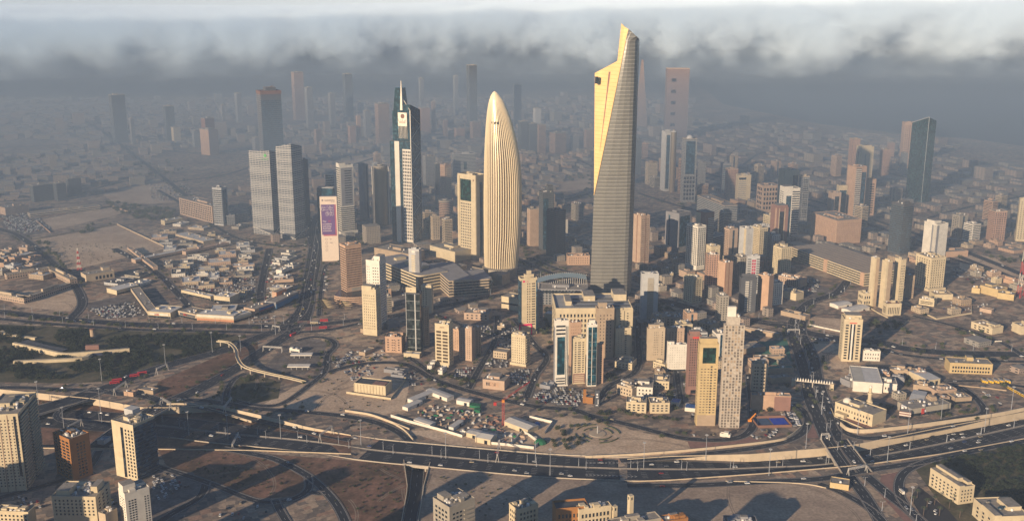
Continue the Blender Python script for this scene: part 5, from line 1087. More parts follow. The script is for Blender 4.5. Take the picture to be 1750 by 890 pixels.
# western courtyard school: four arcaded wings
ARC=mat('arcade_wall',(.40,.30,.22),.85,kind='grid',fh=5.,wh=.5,fw=4.,ww=.55)
for A,Bp,l in (((-30,506),(42,519),'front left arcaded wing of the courtyard school'),((42,519),(122,492),'front right arcaded wing of the courtyard school'),((12,478),(86,466),'rear arcaded wing of the courtyard school'),((84,468),(120,486),'right hand arcaded wing of the courtyard school')):
    lb(A,Bp,0,12,'sand',l,name='school_wing',core=ARC,n=3,H=8)
LMK.append((*P(50,495),'courtyard school'))
t,cx,cyy,hx,hy,H,rz=lb((148,482),(196,474),463,26,'sand','sand coloured hall with arched front windows in the western old quarter',Rf=[w(.3,.95,.1,.7,5,1,.6,.8)],n=3,steps=[(.7,.95,.5,.9,5)])
# souq arc blocks
lb((225,528),(302,545),0,30,'cream','angled shop block with white roof sheets and red signs by the highway trees',name='shop_block',roof=RFW,Rf=[b(0,1,.05,.4,1,.8)],n=4,H=9,lm='angled white roofed shop block') if 0 else None
SR=mat('sign_red',(.42,.05,.04),.6); SBL=mat('sign_blue',(.03,.11,.32),.6); SO=mat('sign_orange',(.55,.20,.08),.6)
def shop(A,Bp,depth,H,label,wall='cream',roof=RFW,sg=(),lm=None,n=5,texts=()):
    t,cx,cyy,hx,hy,H,rz=lb(A,Bp,0,depth,wall,label,name='shop_block',roof=roof,Rf=[s(.01,.99,.02,.38,GL,'shop_windows')],n=n,H=H,lm=lm,big=False,par=.6)
    for (a0,a1,b0,b1,m) in sg: facade(t,'R',hx,hy,0,H,[s(a0,a1,b0,b1,m,'sign_board',.5)],None,[0])
    for (a,b_,sz,st_,m) in texts: text(t,st_,sz,(-hx+2*hx*a,-hy-.75,H*b_),math.pi/2,0,m)
    return t
WT=mat('sign_white',(.7,.7,.7),.6)
shop((253,542),(292,545),34,9,'white roofed shop block with red and green signs beside the highway trees',sg=[(.1,.9,.55,.8,wm('white')),(.3,.5,.5,.75,SR)],lm='white roofed shop block')
shop((224,500),(253,540),14,7,'long narrow arcade wing leading down to the white roofed shop block','sand',RF)
shop((305,541),(337,548),26,9,'shop block with black and red fascia signs facing the avenue trees','sand',RF,sg=[(.1,.9,.45,.8,wm('dark')),(.3,.5,.45,.8,SR)])
shop((337,548),(400,552),26,10,'long pale roofed shop block with a rounded end and orange shaded arcade','cream',RFW,sg=[(0,1,.12,.45,mat('arcade_orange',(.42,.20,.11),.8)),(0,1,.72,.95,wm('white'))],lm='rounded pale shop block')
shop((400,552),(430,543),22,9,'angled end of the pale shop block facing the junction','cream',RFW,sg=[(0,1,.72,.95,wm('white'))])
shop((436,540),(472,527),22,10,'shop block with blue and maroon fascia signs and a white striped arcade','pink',RF,sg=[(.2,.98,.62,.95,SBL),(.2,.98,.4,.58,mat('sign_maroon',(.2,.03,.06),.6))],lm='shop block with blue and maroon signs')
t=shop((472,529),(510,510),18,11,'blue panelled showroom curving along the boulevard','grey',RF,sg=[(0,1,.1,.75,mat('panel_blue',(.03,.14,.30),.6))],lm='blue panelled showroom')
shop((473,518),(490,511),8,17,'orange rooftop hoarding above the blue panelled showroom','salmon',RF,sg=[(0,1,.45,.98,SO)],n=0)
shop((366,516),(393,519),26,10,'two storey cream block with ridged white roof in the middle of the old quarter','cream',RFW,n=8,lm='ridged white roofed cream block')
shop((310,502),(360,513),10,6,'curved low shop row round the car court in the old quarter','cream',RFW)
shop((200,504),(238,494),26,7,'wide white roofed shed beside the old quarter street','cream',RFW,n=2)
shop((218,428),(262,462),8,6,'long narrow pink shop row along the old quarter street','pink',RF) ; shop((232,450),(320,432),14,6,'long white roofed shop row facing the scrub lot','pink',RFW,lm='white roofed shop row')
shop((318,436),(392,420),12,6,'red striped roofed shop row in the old quarter','pink',wm('salmon'))
shop((300,405),(348,418),26,6,'wide shed with pale sheet roof north of the old quarter','sand',RFW); shop((282,385),(312,380),16,9,'square cream block beside the trees north of the old quarter','cream',RFW)
shop((482,470),(500,463),12,8,'gabled white hall with a dark roof strip beside the boulevard','white',RFW); shop((470,486),(502,484),16,7,'u shaped pinkish market hall beside the boulevard','pink',RF)
# sunlit storage yard beside the red crane
def shed(A,Bp,depth,H,ridge,label,wallc='white',roofm=None,lm=None,name='warehouse'):
    x0,y0=P(*A); x1,y1=P(*Bp); l=math.hypot(x1-x0,y1-y0); rz=math.atan2(y1-y0,x1-x0); cx,cyy=(x0+x1)/2-math.sin(rz)*depth/2,(y0+y1)/2+math.cos(rz)*depth/2; hx,hy=l/2,depth/2
    t=thing(name,label,'shed',(cx,cyy,0),rz); mk('wall',MB().box(-hx,hx,-hy,hy,-.3,H),wm(wallc),t)
    q=MB(); e=.5; q.poly([(-hx-e,-hy-e,H),(hx+e,-hy-e,H),(hx+e,0,H+ridge),(-hx-e,0,H+ridge)]); q.poly([(hx+e,hy+e,H),(-hx-e,hy+e,H),(-hx-e,0,H+ridge),(hx+e,0,H+ridge)]); q.poly([(-hx-e,-hy-e,H),(-hx-e,0,H+ridge),(-hx-e,hy+e,H)]); q.poly([(hx+e,hy+e,H),(hx+e,0,H+ridge),(hx+e,-hy-e,H)])
    mk('roof',q,roofm or mat('sheet_roof',(.46,.45,.42),.6,var=.1,scale=.3),t)
    mk('door',wmesh(3.5,H*.7,'R',GL,.15,'door'),t) if 0 else ob('door',wmesh(3.5,H*.7,'R',GL,.15,'door'),t,(hx*.4,-hy,H*.35))
    occ_rect(cx,cyy,hx+1,hy+1,rz)
    if lm: LMK.append((cx,cyy,lm))
    return t
shed((812,755),(838,760),16,6,2.2,'big white gabled warehouse in the walled storage yard','cream',lm='big white gabled warehouse'); shed((797,746),(815,750),12,5,.8,'lower white annex of the big gabled warehouse','cream')
shed((862,727),(902,742),17,5.5,2,'long white ridged warehouse beside the red tower crane','cream',lm='long ridged warehouse')
shed((706,690),(740,676),9,4.5,.6,'upper white shed wing at the corner of the storage yard','white'); shed((728,672),(764,686),11,4.5,.6,'longest pale sheet roof over the storage yard','white',lm='pale sheet roof of the storage yard')
shed((697,702),(722,690),8,4,.5,'lower white shed wing at the corner of the storage yard','white'); shed((780,690),(802,694),10,5,.9,'white box warehouse beside the green netting','white')
shed((707,722),(735,731),9,4,.5,'white site office roof by the yard wall','white'); shed((775,736),(792,724),6,4,.3,'thin white canopy in the storage yard','white')
def wall_(px,h,label,m='white',wd=.4): 
    q=MB(); w_=wpts(px,1); strip(q,w_,-wd/2,wd/2,0,h=h); mk('boundary_wall',q,wm(m),label=label,category='wall')
wall_([(668,712),(700,722),(760,738),(790,747)],3,'white boundary wall below the storage yard'); wall_([(790,747),(800,738)],3,'short white return of the storage yard wall'); wall_([(790,738),(830,758),(872,762),(912,767),(922,757)],3,'white boundary wall in front of the gabled warehouse')
wall_([(872,762),(893,738),(906,746),(921,757)],3,'white zigzag wall round the empty yard corner'); wall_([(905,714),(944,723),(931,741)],3,'white wall round the small yard with the blue tank')
rg=random.Random(11); YC=[wm('brown'),wm('rust'),wm('lightgrey'),MT,wm('white'),wm('tan'),wm('grey'),wm('pink'),wm('beige'),mat('net_green',(.015,.12,.055),.9)]
yard=[P(*p) for p in [(712,700),(755,690),(780,700),(850,712),(860,740),(830,742),(800,738),(790,742),(730,722)]]; yard2=[P(*p) for p in [(855,735),(900,748),(885,762),(845,760)]]
ny=0
for _ in range(900):
    pl_=yard if rg.random()<.75 else yard2; p=rg.choice(pl_); q_=rg.choice(pl_); a=rg.random(); x,y=p[0]+(q_[0]-p[0])*a+rg.uniform(-9,9),p[1]+(q_[1]-p[1])*a+rg.uniform(-9,9)
    if inpoly(x,y,pl_) and rect_free(x,y,2,1.2,0,.3):
        hx,hy,h=rg.uniform(1.2,3),rg.uniform(.5,1.2),rg.uniform(.6,2.2); m=rg.choice(YC); o=mk('building_material_pile',MB().box(-hx,hx,-hy,hy,0,h,0,None,.1,.1).box(-hx*.6,hx*.5,-hy*.7,hy*.6,h,h+.5),m,None,(x,y,0),R(rg.choice([-14,76])+rg.uniform(-8,8)))
        lab(o,{'brown':'brown timber pile in the storage yard','net':'green netted pile'}.get('x','stacked '+m.name.split('_')[0]+' site material pile in the yard'),x,y,'pile','material piles in the storage yard'); occ_disc(x,y,1.5); ny+=1
        if ny>130: break
for px,l in (([(804,691),(822,694),(820,699),(802,696)],'green netting sheet over the upper storage yard'),([(812,700),(822,702),(820,706),(810,704)],'small green netting sheet in the storage yard')):
    q=MB(); p=[P(*a) for a in px]; q.prism(p[::-1],.2,3.2); mk('netting_cover',q,YC[-1],label=l,category='netting')
x,y=P(924,756); mk('netting_cover',MB().dome(0,0,0,7,0,10,4,.6),YC[-1],None,(x,y,0),label='green domed cover beside the empty yard corner',category='netting')
x,y=P(918,725); mk('water_tank',MB().dome(0,0,0,3.6,0,10,4,.9),SBL,None,(x,y,0),label='round blue tank in the small walled yard',category='tank')
# red tower crane
def crane(u,v,vt,label,ju,jv,m):
    x,y=P(u,v); H=ZY(vt,y); t=thing('tower_crane',label,'crane',(x,y,0)); a=1.1; q=MB()
    for sx in (-a,a):
        for sy in (-a,a): q.tube((sx,sy,0),(sx,sy,H),.22,n=4)
    z=0; f=1
    while z<H-3:
        for (p,r2) in (((-a,-a),(a,-a)),((a,-a),(a,a)),((a,a),(-a,a)),((-a,a),(-a,-a))): q.tube((*p,z),(*r2,z+3),.13,n=3)
        z+=3
    mk('mast',q,m,t); mk('cab',MB().box(-1.5,1.5,-1.5,1.5,H-2,H+1),mat('cab_orange',(.55,.2,.03),.5),t)
    jx,jy=XU(ju,y+25,H+3)-x,25.; zj=ZY(jv,y+25); q=MB()
    for o in (-.7,.7): q.tube((o,0,H),(jx+o,jy,zj),.18,n=4)
    q.tube((0,0,H+2),(jx,jy,zj+.5),.18,n=4); 
    for i in range(14): f=i/14; g=(i+1)/14; q.tube((-.7+jx*f,jy*f,H+(zj-H)*f),(.7+jx*g,jy*g,H+(zj-H)*g),.12,n=3)
    mk('jib',q,m,t)
    q=MB()
    for o in (-.7,.7): q.tube((o,0,H),(-jx*.32+o,-jy*.32,H+1),.2,n=4)
    mk('counter_jib',q,m,t); mk('counterweight',MB().box(-jx*.3-1.6,-jx*.3+1.6,-jy*.3-1.2,-jy*.3+1.2,H-2.5,H+1),m,t)
    occ_disc(x,y,4)
RED=mat('crane_red',(.45,.035,.03),.5)
crane(860,726,684,'red lattice tower crane standing in the storage yard',905,652,RED)
t=thing('mobile_crane','orange crane boom parked beside the unfinished concrete frame tower','crane',(*P(1281,720),0)); mk('chassis',MB().box(-2,2,-1.5,1.5,.4,2.6),mat('boom_orange',(.6,.22,.03),.5),t); mk('boom',MB().tube((0,0,2),(7,2,9),.7),MATS['boom_orange'],t)
# substation
t,cx,cyy,hx,hy,H,rz=lb((606,670),(659,676),656,20,'cream','cream walled substation with dark flat roofs on the open sand',Rf=[('f',) if 0 else s(.02,.98,.02,.06,wm('tan'),'plinth')],n=0,roof=RFD,name='substation',H=11,lm='cream substation',par=1.2)
for i in range(11): x=-hx+2*hx*i/10; mk('pier',MB().box(x-.4,x+.4,-hy-.5,-hy+.1,0,H),wm('cream'),t)
mk('lower_roof',MB().box(hx*.1,hx*.9,-hy*.75,hy*.3,H+.3,H+1.),wm('rust'),t)
wall_([(592,672),(668,683),(694,648),(676,645)],2.6,'cream boundary wall round the substation yard','cream')
# filling station
for A,Bp,d,H,l in (((495,614),(532,618),9,6,'white flat filling station canopy by the loop road'),((495,602),(512,604),7,5,'small white shop of the filling station'),((502,634),(516,637),8,5,'white kiosk below the filling station canopy')):
    if 'canopy' in l:
        x0,y0=P(*A); x1,_=P(*Bp); cx=(x0+x1)/2; t=thing('canopy',l,'canopy',(cx,y0+5,0)); mk('roof',MB().box(-14,14,-5,5,5,6.2),wm('white'),t); [mk('post',MB().box(a-.3,a+.3,-.3,.3,0,5),MT,t) for a in (-10,-3,4,11)]; occ_rect(cx,y0+5,15,6,0); LMK.append((cx,y0,'filling station canopy'))
    else: lb(A,Bp,0,d,'white',l,n=3,H=H,big=False,Rf=[s(.1,.9,.1,.5,GL,'shop_windows')])
# villas and small blocks in the centre
def vl(A,Bp,d,H,wall,label,n=8,Rf=None,steps=(),roof=None,lm=None): return lb(A,Bp,0,d,wall,label,name='low_building',n=n,H=H,Rf=Rf if Rf is not None else [w(.05,.95,.1,.9,5,max(1,int(H//4)),.4,.45)],steps=steps,roof=roof,lm=lm)
vl((825,663),(862,667),22,11,'pink','pink club house with a white roof hall and front stair',Rf=[w(.15,.6,.35,.8,7,1,.6,.8),s(.3,.75,.3,.85,wm('salmon'),'porch_wall',.1)],steps=[(.2,.7,.3,.9,3)],lm='pink club house'); vl((843,611),(866,614),14,9,'sand','roofless ochre stone shell house near the crowded roof block',n=0,lm='ochre shell house')
vl((793,546),(836,548),26,10,'pink','old pinkish courtyard house between the garages and the parking field',n=16,steps=[(.5,.9,.4,.9,3)],lm='old courtyard house')
vl((850,563),(862,564),9,5,'sand','lone tiny hut in the middle of the parking field',n=2)
vl((1054,672),(1080,680),20,11,'sand','brown terraced house cluster at the left of the walled houses',n=14,steps=[(.1,.5,.4,.9,4)]); vl((1082,676),(1115,678),26,11,'white','pale blue grey house with a glass roof panel',n=6,steps=[(.2,.8,.5,.9,3)]); vl((1115,664),(1143,666),24,10,'cream','cream walled house with a broad pale terrace roof',n=12)
for A,Bp,l in (((1070,704),(1104,706),'left of two cream curved villas behind the dark hedge'),((1111,706),(1144,706),'right of two cream curved villas behind the dark hedge')): vl(A,Bp,18,12,'cream',l,n=9,lm='cream curved villas',Rf=[w(.05,.95,.15,.9,4,3,.5,.5)])
vl((1050,628),(1080,632),22,8,'cream','pale low block with roof units below the twin fronted tower',n=14); vl((1116,628),(1136,634),12,8,'cream','small white house in front of the olive beige block',n=5)
vl((1130,557),(1166,560),26,14,'pink','pinkish five storey block behind the pale grey slab tower',n=22); vl((1190,560),(1215,566),22,9,'tan','tan low block near the avenue behind the red tower',n=8)
for A,Bp,l,m in (((1146,692),(1160,694),'deep blue canopy roof beside the curved villas',SBL),((1170,702),(1188,704),'second deep blue canopy roof by the yellow tower',SBL)): lb(A,Bp,0,12,'white',l,n=0,roof=m,H=4.5,name='canopy_roof',par=0)
vl((1094,722),(1094.1,722.1),1,1,'white','x') if 0 else None
t=thing('sports_court','two blue sports courts inside a low fence beside the slip road','court',(*P(1318,722),0),R(4)); mk('court',MB().box(-18,-1,-12,12,.2,.4),mat('court_slate',(.05,.09,.16),.8),t); mk('court',MB().box(1,18,-12,12,.2,.4),mat('court_blue',(.01,.05,.40),.7),t); q=MB()
for a,b_ in (((-19,-13),(19,-13)),((19,-13),(19,13)),((19,13),(-19,13)),((-19,13),(-19,-13))): strip(q,[(*a,0.),(*b_,0.)],-.1,.1,0,h=3)
mk('fence',q,wm('brown'),t); occ_rect(*P(1318,722),21,15,0)
for A,Bp,d,l,rm in (((1258,606),(1308,600),24,'grey flat roofed market hall beside the green court',RF),((1240,575),(1268,572),20,'grey barrel roofed hall behind the unfinished tower',RF),((1284,640),(1356,636),9,'green roofed covered walk by the boulevard',mat('green_roof',(.05,.16,.13),.8)),((1290,618),(1345,616),8,'long grey school wing along the green court',RF),((1318,655),(1352,652),12,'low grey depot roof below the covered walk',RF),((1262,566),(1330,578),6,'long thin white canopy beside the avenue',RFW)):
    lb(A,Bp,0,d,'tan',l,n=3,H=6,roof=rm,big=False)
# orange glass pavilion and black pylon
lb((996,688),(1013,690),0,10,'ochre','small orange clad cafe with a tall orange fin',n=0,H=7,lm='orange clad cafe',name='cafe'); x,y=P(999,688); mk('sign_fin',MB().box(-1.6,1.6,-1,1,0,17),wm('ochre'),None,(x,y,0),label='tall orange fin standing over the small cafe',category='sign')
x,y=P(1020,694); t=thing('sign_pylon','black advertising pylon with a white round mark near its top','sign',(x,y,0)); mk('pylon',MB().box(-2.6,2.6,-.8,.8,0,20),wm('dark'),t); o=mk('emblem',MB().cyl(0,0,1.1,0,.3,14),WT,t,(0,-.85,15)); o.rotation_euler=(math.pi/2,0,0); mk('panel',MB().box(-1.3,1.3,-.95,-.8,11,12.4),WT,t); mk('panel',MB().box(.9,1.5,-.95,-.8,3,9),WT,t); mk('panel',MB().box(-1.4,1.2,-.95,-.8,1.2,2),WT,t)
# roundabout fountain
x,y=P(1021,741)
t=thing('fountain','round fountain garden with ringed hedges on the sand lot','fountain',(x,y,0)); mk('basin',MB().cyl(0,0,9,0,.7,28,0,1),[wm('stone'),wm('sand')],t); mk('spout',MB().cyl(0,0,.5,0,9,8),wm('lightgrey'),t)
for r_ in (16,24):
    q=MB()
    for i in range(40):
        a=2*math.pi*i/40; c=2*math.pi*(i+1)/40
        if i%10<7: q.tube((r_*math.cos(a),r_*math.sin(a),.5),(r_*math.cos(c),r_*math.sin(c),.5),.7,n=4)
    mk('hedge_ring',q,LEAF2,t)
occ_disc(x,y,20,3); LMK.append((x,y,'round fountain garden'))
# mosque
t,cx,cyy,hx,hy,H,rz=lb((1426,706),(1490,729),0,26,'cream','cream mosque with arched windows and a white dome at its left end',name='mosque',n=8,H=13,roof=RF,Rf=[w(.04,.96,.5,.8,12,1,.3,.7),w(.04,.4,.12,.35,5,1,.7,.8),w(.5,.9,.1,.35,5,1,.5,.7)],lm='cream mosque',par=1.2)
mk('dome',MB().dome(-hx*.72,0,H,5,0,16,6),wm('white'),t); mk('entrance_block',MB().box(-hx*.8,-hx*.3,-hy-7,-hy,0,5),wm('cream'),t)
x,y=P(1484,706); t=thing('minaret','cream mosque minaret with two balconies beside the mosque roof','minaret',(x,y,0)); c_=wm('cream')
mk('shaft',MB().box(-2.6,2.6,-2.6,2.6,0,15).cyl(0,0,2.1,15,24,10).cyl(0,0,1.7,24,31,10),c_,t); [mk('balcony',MB().cyl(0,0,3,z,z+1.6,12),c_,t) for z in (15,23.5)]; mk('dome',MB().dome(0,0,31,1.9,0,10,5,1.4),wm('white'),t)
wall_([(1420,698),(1426,712),(1480,735),(1510,731)],1.6,'white garden wall curving round the mosque','cream')
# eastern souq
t,cx,cyy,hx,hy,H,rz=lb((1457,668),(1507,672),0,56,'white','large hall with a two tone white sheet roof behind the mosque',name='market_hall',n=0,H=12,roof=RFW,lm='two tone roofed hall'); mk('roof_patch',MB().box(-hx+.5,-hx*.2,-hy+.5,hy-.5,H+.2,H+.35),mat('roof_cream',(.42,.40,.34),.7),t)
vl((1508,670),(1532,672),20,11,'white','white block with an arched vault roof next to the large hall',n=4,Rf=[w(.1,.5,.3,.7,2,1,.4,.6)])
t=shop((1536,714),(1556,717),22,8,'maroon and white fronted shop block on the corner by the slip road','rust',RF,sg=[(0,1,.5,.62,wm('white')),(0,1,.85,.97,wm('white'))]); 
shop((1557,712),(1624,702),24,9,'pale green fronted shop row with red and white signs by the slip road','stone',RF,sg=[(.25,.32,.2,.9,SR),(.3,.36,.4,.7,WT)],n=14,lm='pale green shop row')
shed((1553,694),(1576,698),34,9,1.2,'long white curved sheet roof running between the shops','white',lm='long curved sheet roof'); shed((1586,660),(1606,657),34,8,.8,'long grey sheet roof at the top of the shop quarter','cream')
shop((1632,690),(1660,688),16,7,'tan corner shop with roof tanks by the street end','tan',RF,n=8,lm='tan corner shop')
for A,Bp,d,H,m,l in (((1520,640),(1560,645),14,7,'tan','brown flat roofed block behind the vault roof'),((1562,646),(1582,648),14,8,'salmon','salmon walled house in the shop quarter'),((1560,668),(1585,672),18,8,'tan','crowded terrace roof in the middle of the shop quarter'),((1600,680),(1634,676),16,8,'pink','pink brown roofed block behind the pale green shop row'),((1590,698),(1600,697),10,11,'tan','narrow tan house behind the pale green shop row'),((1524,655),(1545,658),12,7,'grey','grey roofed workshop behind the vault roof'),((1435,655),(1452,662),18,7,'grey','grey workshop left of the two tone roofed hall'),((1500,648),(1520,650),14,7,'salmon','salmon side house beside the large hall')):
    lb(A,Bp,0,d,m,l,n=12,H=H,big=True)
lb((1622,637),(1695,640),0,22,'yellow','long pale yellow school with piers and a roof pavilion',name='school',n=5,H=13,Rf=[w(.05,.95,.45,.75,14,1,.6,.7),w(.05,.95,.1,.35,14,1,.6,.7)],steps=[(.45,.6,.5,.9,5)],lm='long pale yellow school')
lb((1570,520),(1596,524),0,20,'cream','cream villa block with louvred roof east of the cream towers',n=14,H=9,Rf=[b(.1,.9,.2,.8,2,.4)],lm='louvred roof villa'); lb((1597,512),(1628,512),0,22,'cream','cream villa with a brown terrace east of the louvred roof villa',n=6,H=8,roof=wm('tan'))
lb((1674,500),(1704,508),0,24,'yellow','yellow school hall with stepped flat roofs',n=4,H=12,lm='yellow school hall',steps=[(.1,.5,.3,.9,3)]); lb((1704,510),(1732,514),0,20,'yellow','lower yellow school wing towards the radio mast',n=2,H=9); lb((1660,500),(1674,502),0,14,'yellow','small yellow gate house left of the school hall',n=1,H=8)
lb((1700,478),(1748,492),0,18,'salmon','long salmon roofed row beneath the radio mast',n=2,H=6,roof=wm('salmon')); lb((1659,560),(1695,572),0,22,'cream','cream villa with stepped balconies and a tan roof beyond the avenue',n=6,H=9,roof=wm('tan'),Rf=[w(.1,.9,.1,.8,4,2,.5,.5)],steps=[(.5,.9,.4,.9,3)],lm='stepped balcony villa')
lb((1744,572),(1775,570),0,20,'cream','cream house at the picture edge behind a white wall',n=3,H=12); lb((1616,440),(1654,438),0,26,'salmon','salmon l shaped school beside the bright white tower',n=2,H=10); lb((1674,532),(1694,536),0,9,'pink','small pink hut on the dusty square',n=0,H=5)
lb((1334,538),(1376,548),0,14,'tan','grey hexagonal workshop roof by the curved road',n=2,H=6); lb((1333,507),(1360,514),0,20,'cream','cream walled block beside the dusty parking field',n=5,H=11,roof=RF,Rf=[])
lb((1322,482),(1366,492),0,22,'pink','old pink apartment rows behind the plain orange slab',n=20,H=13,Rf=[w(.05,.95,.1,.9,12,3,.4,.5)])
# exhibition tents
for A,Bp,l in (((1432,528),(1456,524),'white curved exhibition tent with maroon edges'),((1454,537),(1486,530),'larger white exhibition tent with a maroon emblem')): t=shed(A,Bp,18,5,1.5,l,'white',RFW,name='exhibition_tent'); mk('skirt',MB().box(-12,12,-9.6,-9.2,0,1.5),wm('rust'),t)
wall_([(1484,525),(1500,535),(1542,556),(1553,548)],1.8,'white garden wall in front of the cream slabs','cream'); wall_([(1563,528),(1600,546),(1661,536),(1660,524)],2.2,'white boundary wall of the louvred roof villa','cream'); wall_([(1383,556),(1440,568),(1440,545)],2.,'white wall round the sand lot by the striped tower','white'); wall_([(1728,556),(1770,580)],2.2,'white wall by the right picture edge','white'); wall_([(1656,566),(1680,584),(1712,584)],1.8,'white curved garden wall of the stepped villa','white'); wall_([(1546,640),(1600,656),(1690,664),(1720,668)],1.5,'long pale wall below the yellow school','tan')
wall_([(62,378),(86,398)],2.5,'low pale wall beside the western parking field','salmon'); wall_([(52,374),(192,353),(220,363)],2.5,'pink wall round the walled sand lot','salmon'); wall_([(60,409),(200,384),(285,424)],2.5,'pale wall along the top of the scrub lot','sand')
# park pavilion in the west
def ribbonroof(px,wd,h,m,label,name='pavilion_roof',cat='pavilion'):
    q=MB(); strip(q,wpts(px,3),-wd/2,wd/2,0,h=h); mk(name,q,[m],label=label,category=cat)
    for p in densify(wpts(px,3),5): occ_disc(p[0],p[1],wd/2+1)
ribbonroof([(24,592),(80,604),(110,610),(150,608),(222,602)],4,6,wm('cream'),'long bent cream wall of the park museum among the trees'); ribbonroof([(24,621),(75,619),(140,615),(155,608)],5,4,wm('cream'),'lower pale terrace wall of the park museum'); ribbonroof([(150,606),(185,604),(220,598)],12,4,mat('roof_navy',(.02,.03,.07),.6),'dark blue flat roof of the park museum'); ribbonroof([(40,588),(70,596),(110,604)],14,4.5,wm('dark'),'black ribbed roof of the park museum among the trees'); ribbonroof([(147,597),(170,596)],5,6,wm('rust'),'small red roof of the park museum'); LMK.append((*P(120,605),'park museum'))
ribbonroof([(2,568),(10,572),(35,577),(62,580)],5,3,wm('cream'),'white curved ramp wall at the left edge of the park')
x,y=P(159,579); t=thing('water_tower','round tan stone drum tower among the park trees','tower',(x,y,0)); mk('shaft',MB().cyl(0,0,3.2,0,14,14),wm('tan'),t); mk('cap',MB().cyl(0,0,3.6,14,15,14),wm('brown'),t)
x,y=P(188,578); mk('wedge_sculpture',MB().prism([(-9,-3),(14,-3),(14,3),(-9,3)],0,4,0,None,[11,3,3,11]),wm('yellow'),label='golden yellow wedge shaped pavilion in the park',category='pavilion')
# tensile canopy by the pink tower
x,y=P(570,524); t=thing('tensile_canopy','white zigzag tensile canopies beside the salmon pink office tower','canopy',(x,y,0),R(20))
for i in range(2):
    for j in range(5): a=-26+i*27; c=-24+j*10; q=MB(); q.poly([(a,c,5),(a+12,c+4,8),(a+25,c,5),(a+12,c+9,3.5)]); q.poly([(a,c,4.98),(a+12,c+9,3.48),(a+25,c,4.98),(a+12,c+4,6)]); mk('canopy_sail',q,wm('cream'),t)
occ_rect(x,y,28,28,R(20)); LMK.append((x,y,'white tensile canopies'))
# low grey annexes, kiosks near the centre
for A,Bp,d,H,m,l,rm in (((656,636),(688,640),8,4,'grey','grey shed roof left of the street in the dusty yard',RF),((668,645),(690,648),7,4,'grey','second grey shed roof in the dusty yard',RF),((738,632),(745,622),6,5,'white','thin white canopy beside the wide brown bay tower',RFW),((756,640),(764,632),6,5,'white','second thin white canopy beside the wide brown bay tower',RFW),((690,610),(717,612),9,5,'cream','cream canopy roof at the foot of the dark mirrored tower',RFW),((922,662),(940,666),10,4,'grey','blue grey carport left of the teal glass front',mat('roof_blue',(.14,.18,.22),.7)),((934,660),(948,662),10,4,'grey','second blue grey carport by the teal glass front',MATS['roof_blue'] if 'roof_blue' in MATS else RF),((624,608),(640,600),10,4,'tan','striped carport below the bright cream tower',RF),((616,568),(645,572),12,5,'tan','walled yard block at the foot of the bright cream tower',RF),((930,546),(946,548),16,9,'cream','white walled annex left of the ministry block',RFW),((1230,745),(1248,748),4,3,'white','white site cabin below the yellow tower',RFW),((648,556),(664,562),20,6,'grey','ruled grey rooftop beside the stepped white tower',RF),((178,760),(190,752),8,4,'lightgrey','pale blue kiosk canopy behind the blue shaded office block',mat('roof_blue',(.14,.18,.22),.7)),((1418,833),(1450,838),14,5,'yellow','yellow site hut with grey roof beside the overpass',RF),((212,676),(228,678),6,5,'salmon','orange hut in the interchange island',RF),((236,670),(262,674),10,4,'tan','low walled pump house in the interchange island',RF)):
    lb(A,Bp,0,d,m,l,n=1,H=H,roof=rm,big=False)
# ================================================================ footbridges, gantries, masts
def footbridge():
    z=6.5; px=[(371,583,z),(391,586,z),(403,598,z),(406,612,z),(418,627,z),(452,637,z*.8),(489,645,z*.45),(522,653,.3)]
    t=thing('pedestrian_bridge','curved pale pedestrian bridge on piers snaking across the interchange','footbridge',(0,0,0)); q=MB(); w_=wpts(px,6); strip(q,w_,-2,2,-.4,h=.5); mk('deck',q,CONC,t)
    q=MB(); [strip(q,w_,s_*2-.15,s_*2+.15,0,h=1.2) for s_ in (-1,1)]; mk('parapet',q,wm('cream'),t)
    for i in range(2,len(w_)-6,4): mk('pier',MB().box(w_[i][0]-.6,w_[i][0]+.6,w_[i][1]-.6,w_[i][1]+.6,0,w_[i][2]-.4),CONC,t)
footbridge(); LMK.append((*P(404,615),'curved pedestrian bridge'))
a=P(1357,658); b_=P(1420,665); t=thing('pedestrian_bridge','straight white vaulted footbridge crossing the boulevard','footbridge',(a[0],a[1],0),math.atan2(b_[1]-a[1],b_[0]-a[0])); l=math.dist(a,b_)
mk('deck',MB().box(0,l,-2,2,6.4,7),CONC,t)
for i in range(15): x=l*i/14; mk('vault_rib',MB().box(x,x+l/14*.62,-2.1,2.1,7,10,tx=.5,ty=.7),wm('white'),t)
for x in (1,l/2,l-1): mk('pier',MB().box(x-.6,x+.6,-1,1,0,6.4),CONC,t)
for x in (-3,l): mk('stair_tower',MB().box(x,x+3,-4,3,0,8),wm('cream'),t)
LMK.append((a[0]+25,a[1],'white vaulted footbridge'))
GM=mat('gantry_paint',(.48,.46,.42),.6,.2)
def gantry(A,Bp,h,label,z0=0.):
    a=P(*A,z0); b_=P(*Bp,z0); l=math.dist(a,b_); t=thing('sign_gantry',label,'gantry',(a[0],a[1],z0),math.atan2(b_[1]-a[1],b_[0]-a[0]))
    q=MB(); 
    for o in (-.7,.7): q.box(0,l,o-.15,o+.15,h,h+.3); q.box(0,l,o-.15,o+.15,h+1.4,h+1.7)
    n=int(l/2.5)
    for i in range(n): q.tube((l*i/n,-.7,h+.1),(l*(i+1)/n,-.7,h+1.6),.14,n=4); q.tube((l*i/n,.7,h+1.6),(l*(i+1)/n,-.7,h+1.6),.12,n=4)
    mk('truss',q,GM,t)
    for x in (0,l): mk('leg',MB().tube((x,-1.8,0),(x,0,h+1.6),.3).tube((x,1.8,0),(x,0,h+1.6),.3),GM,t)
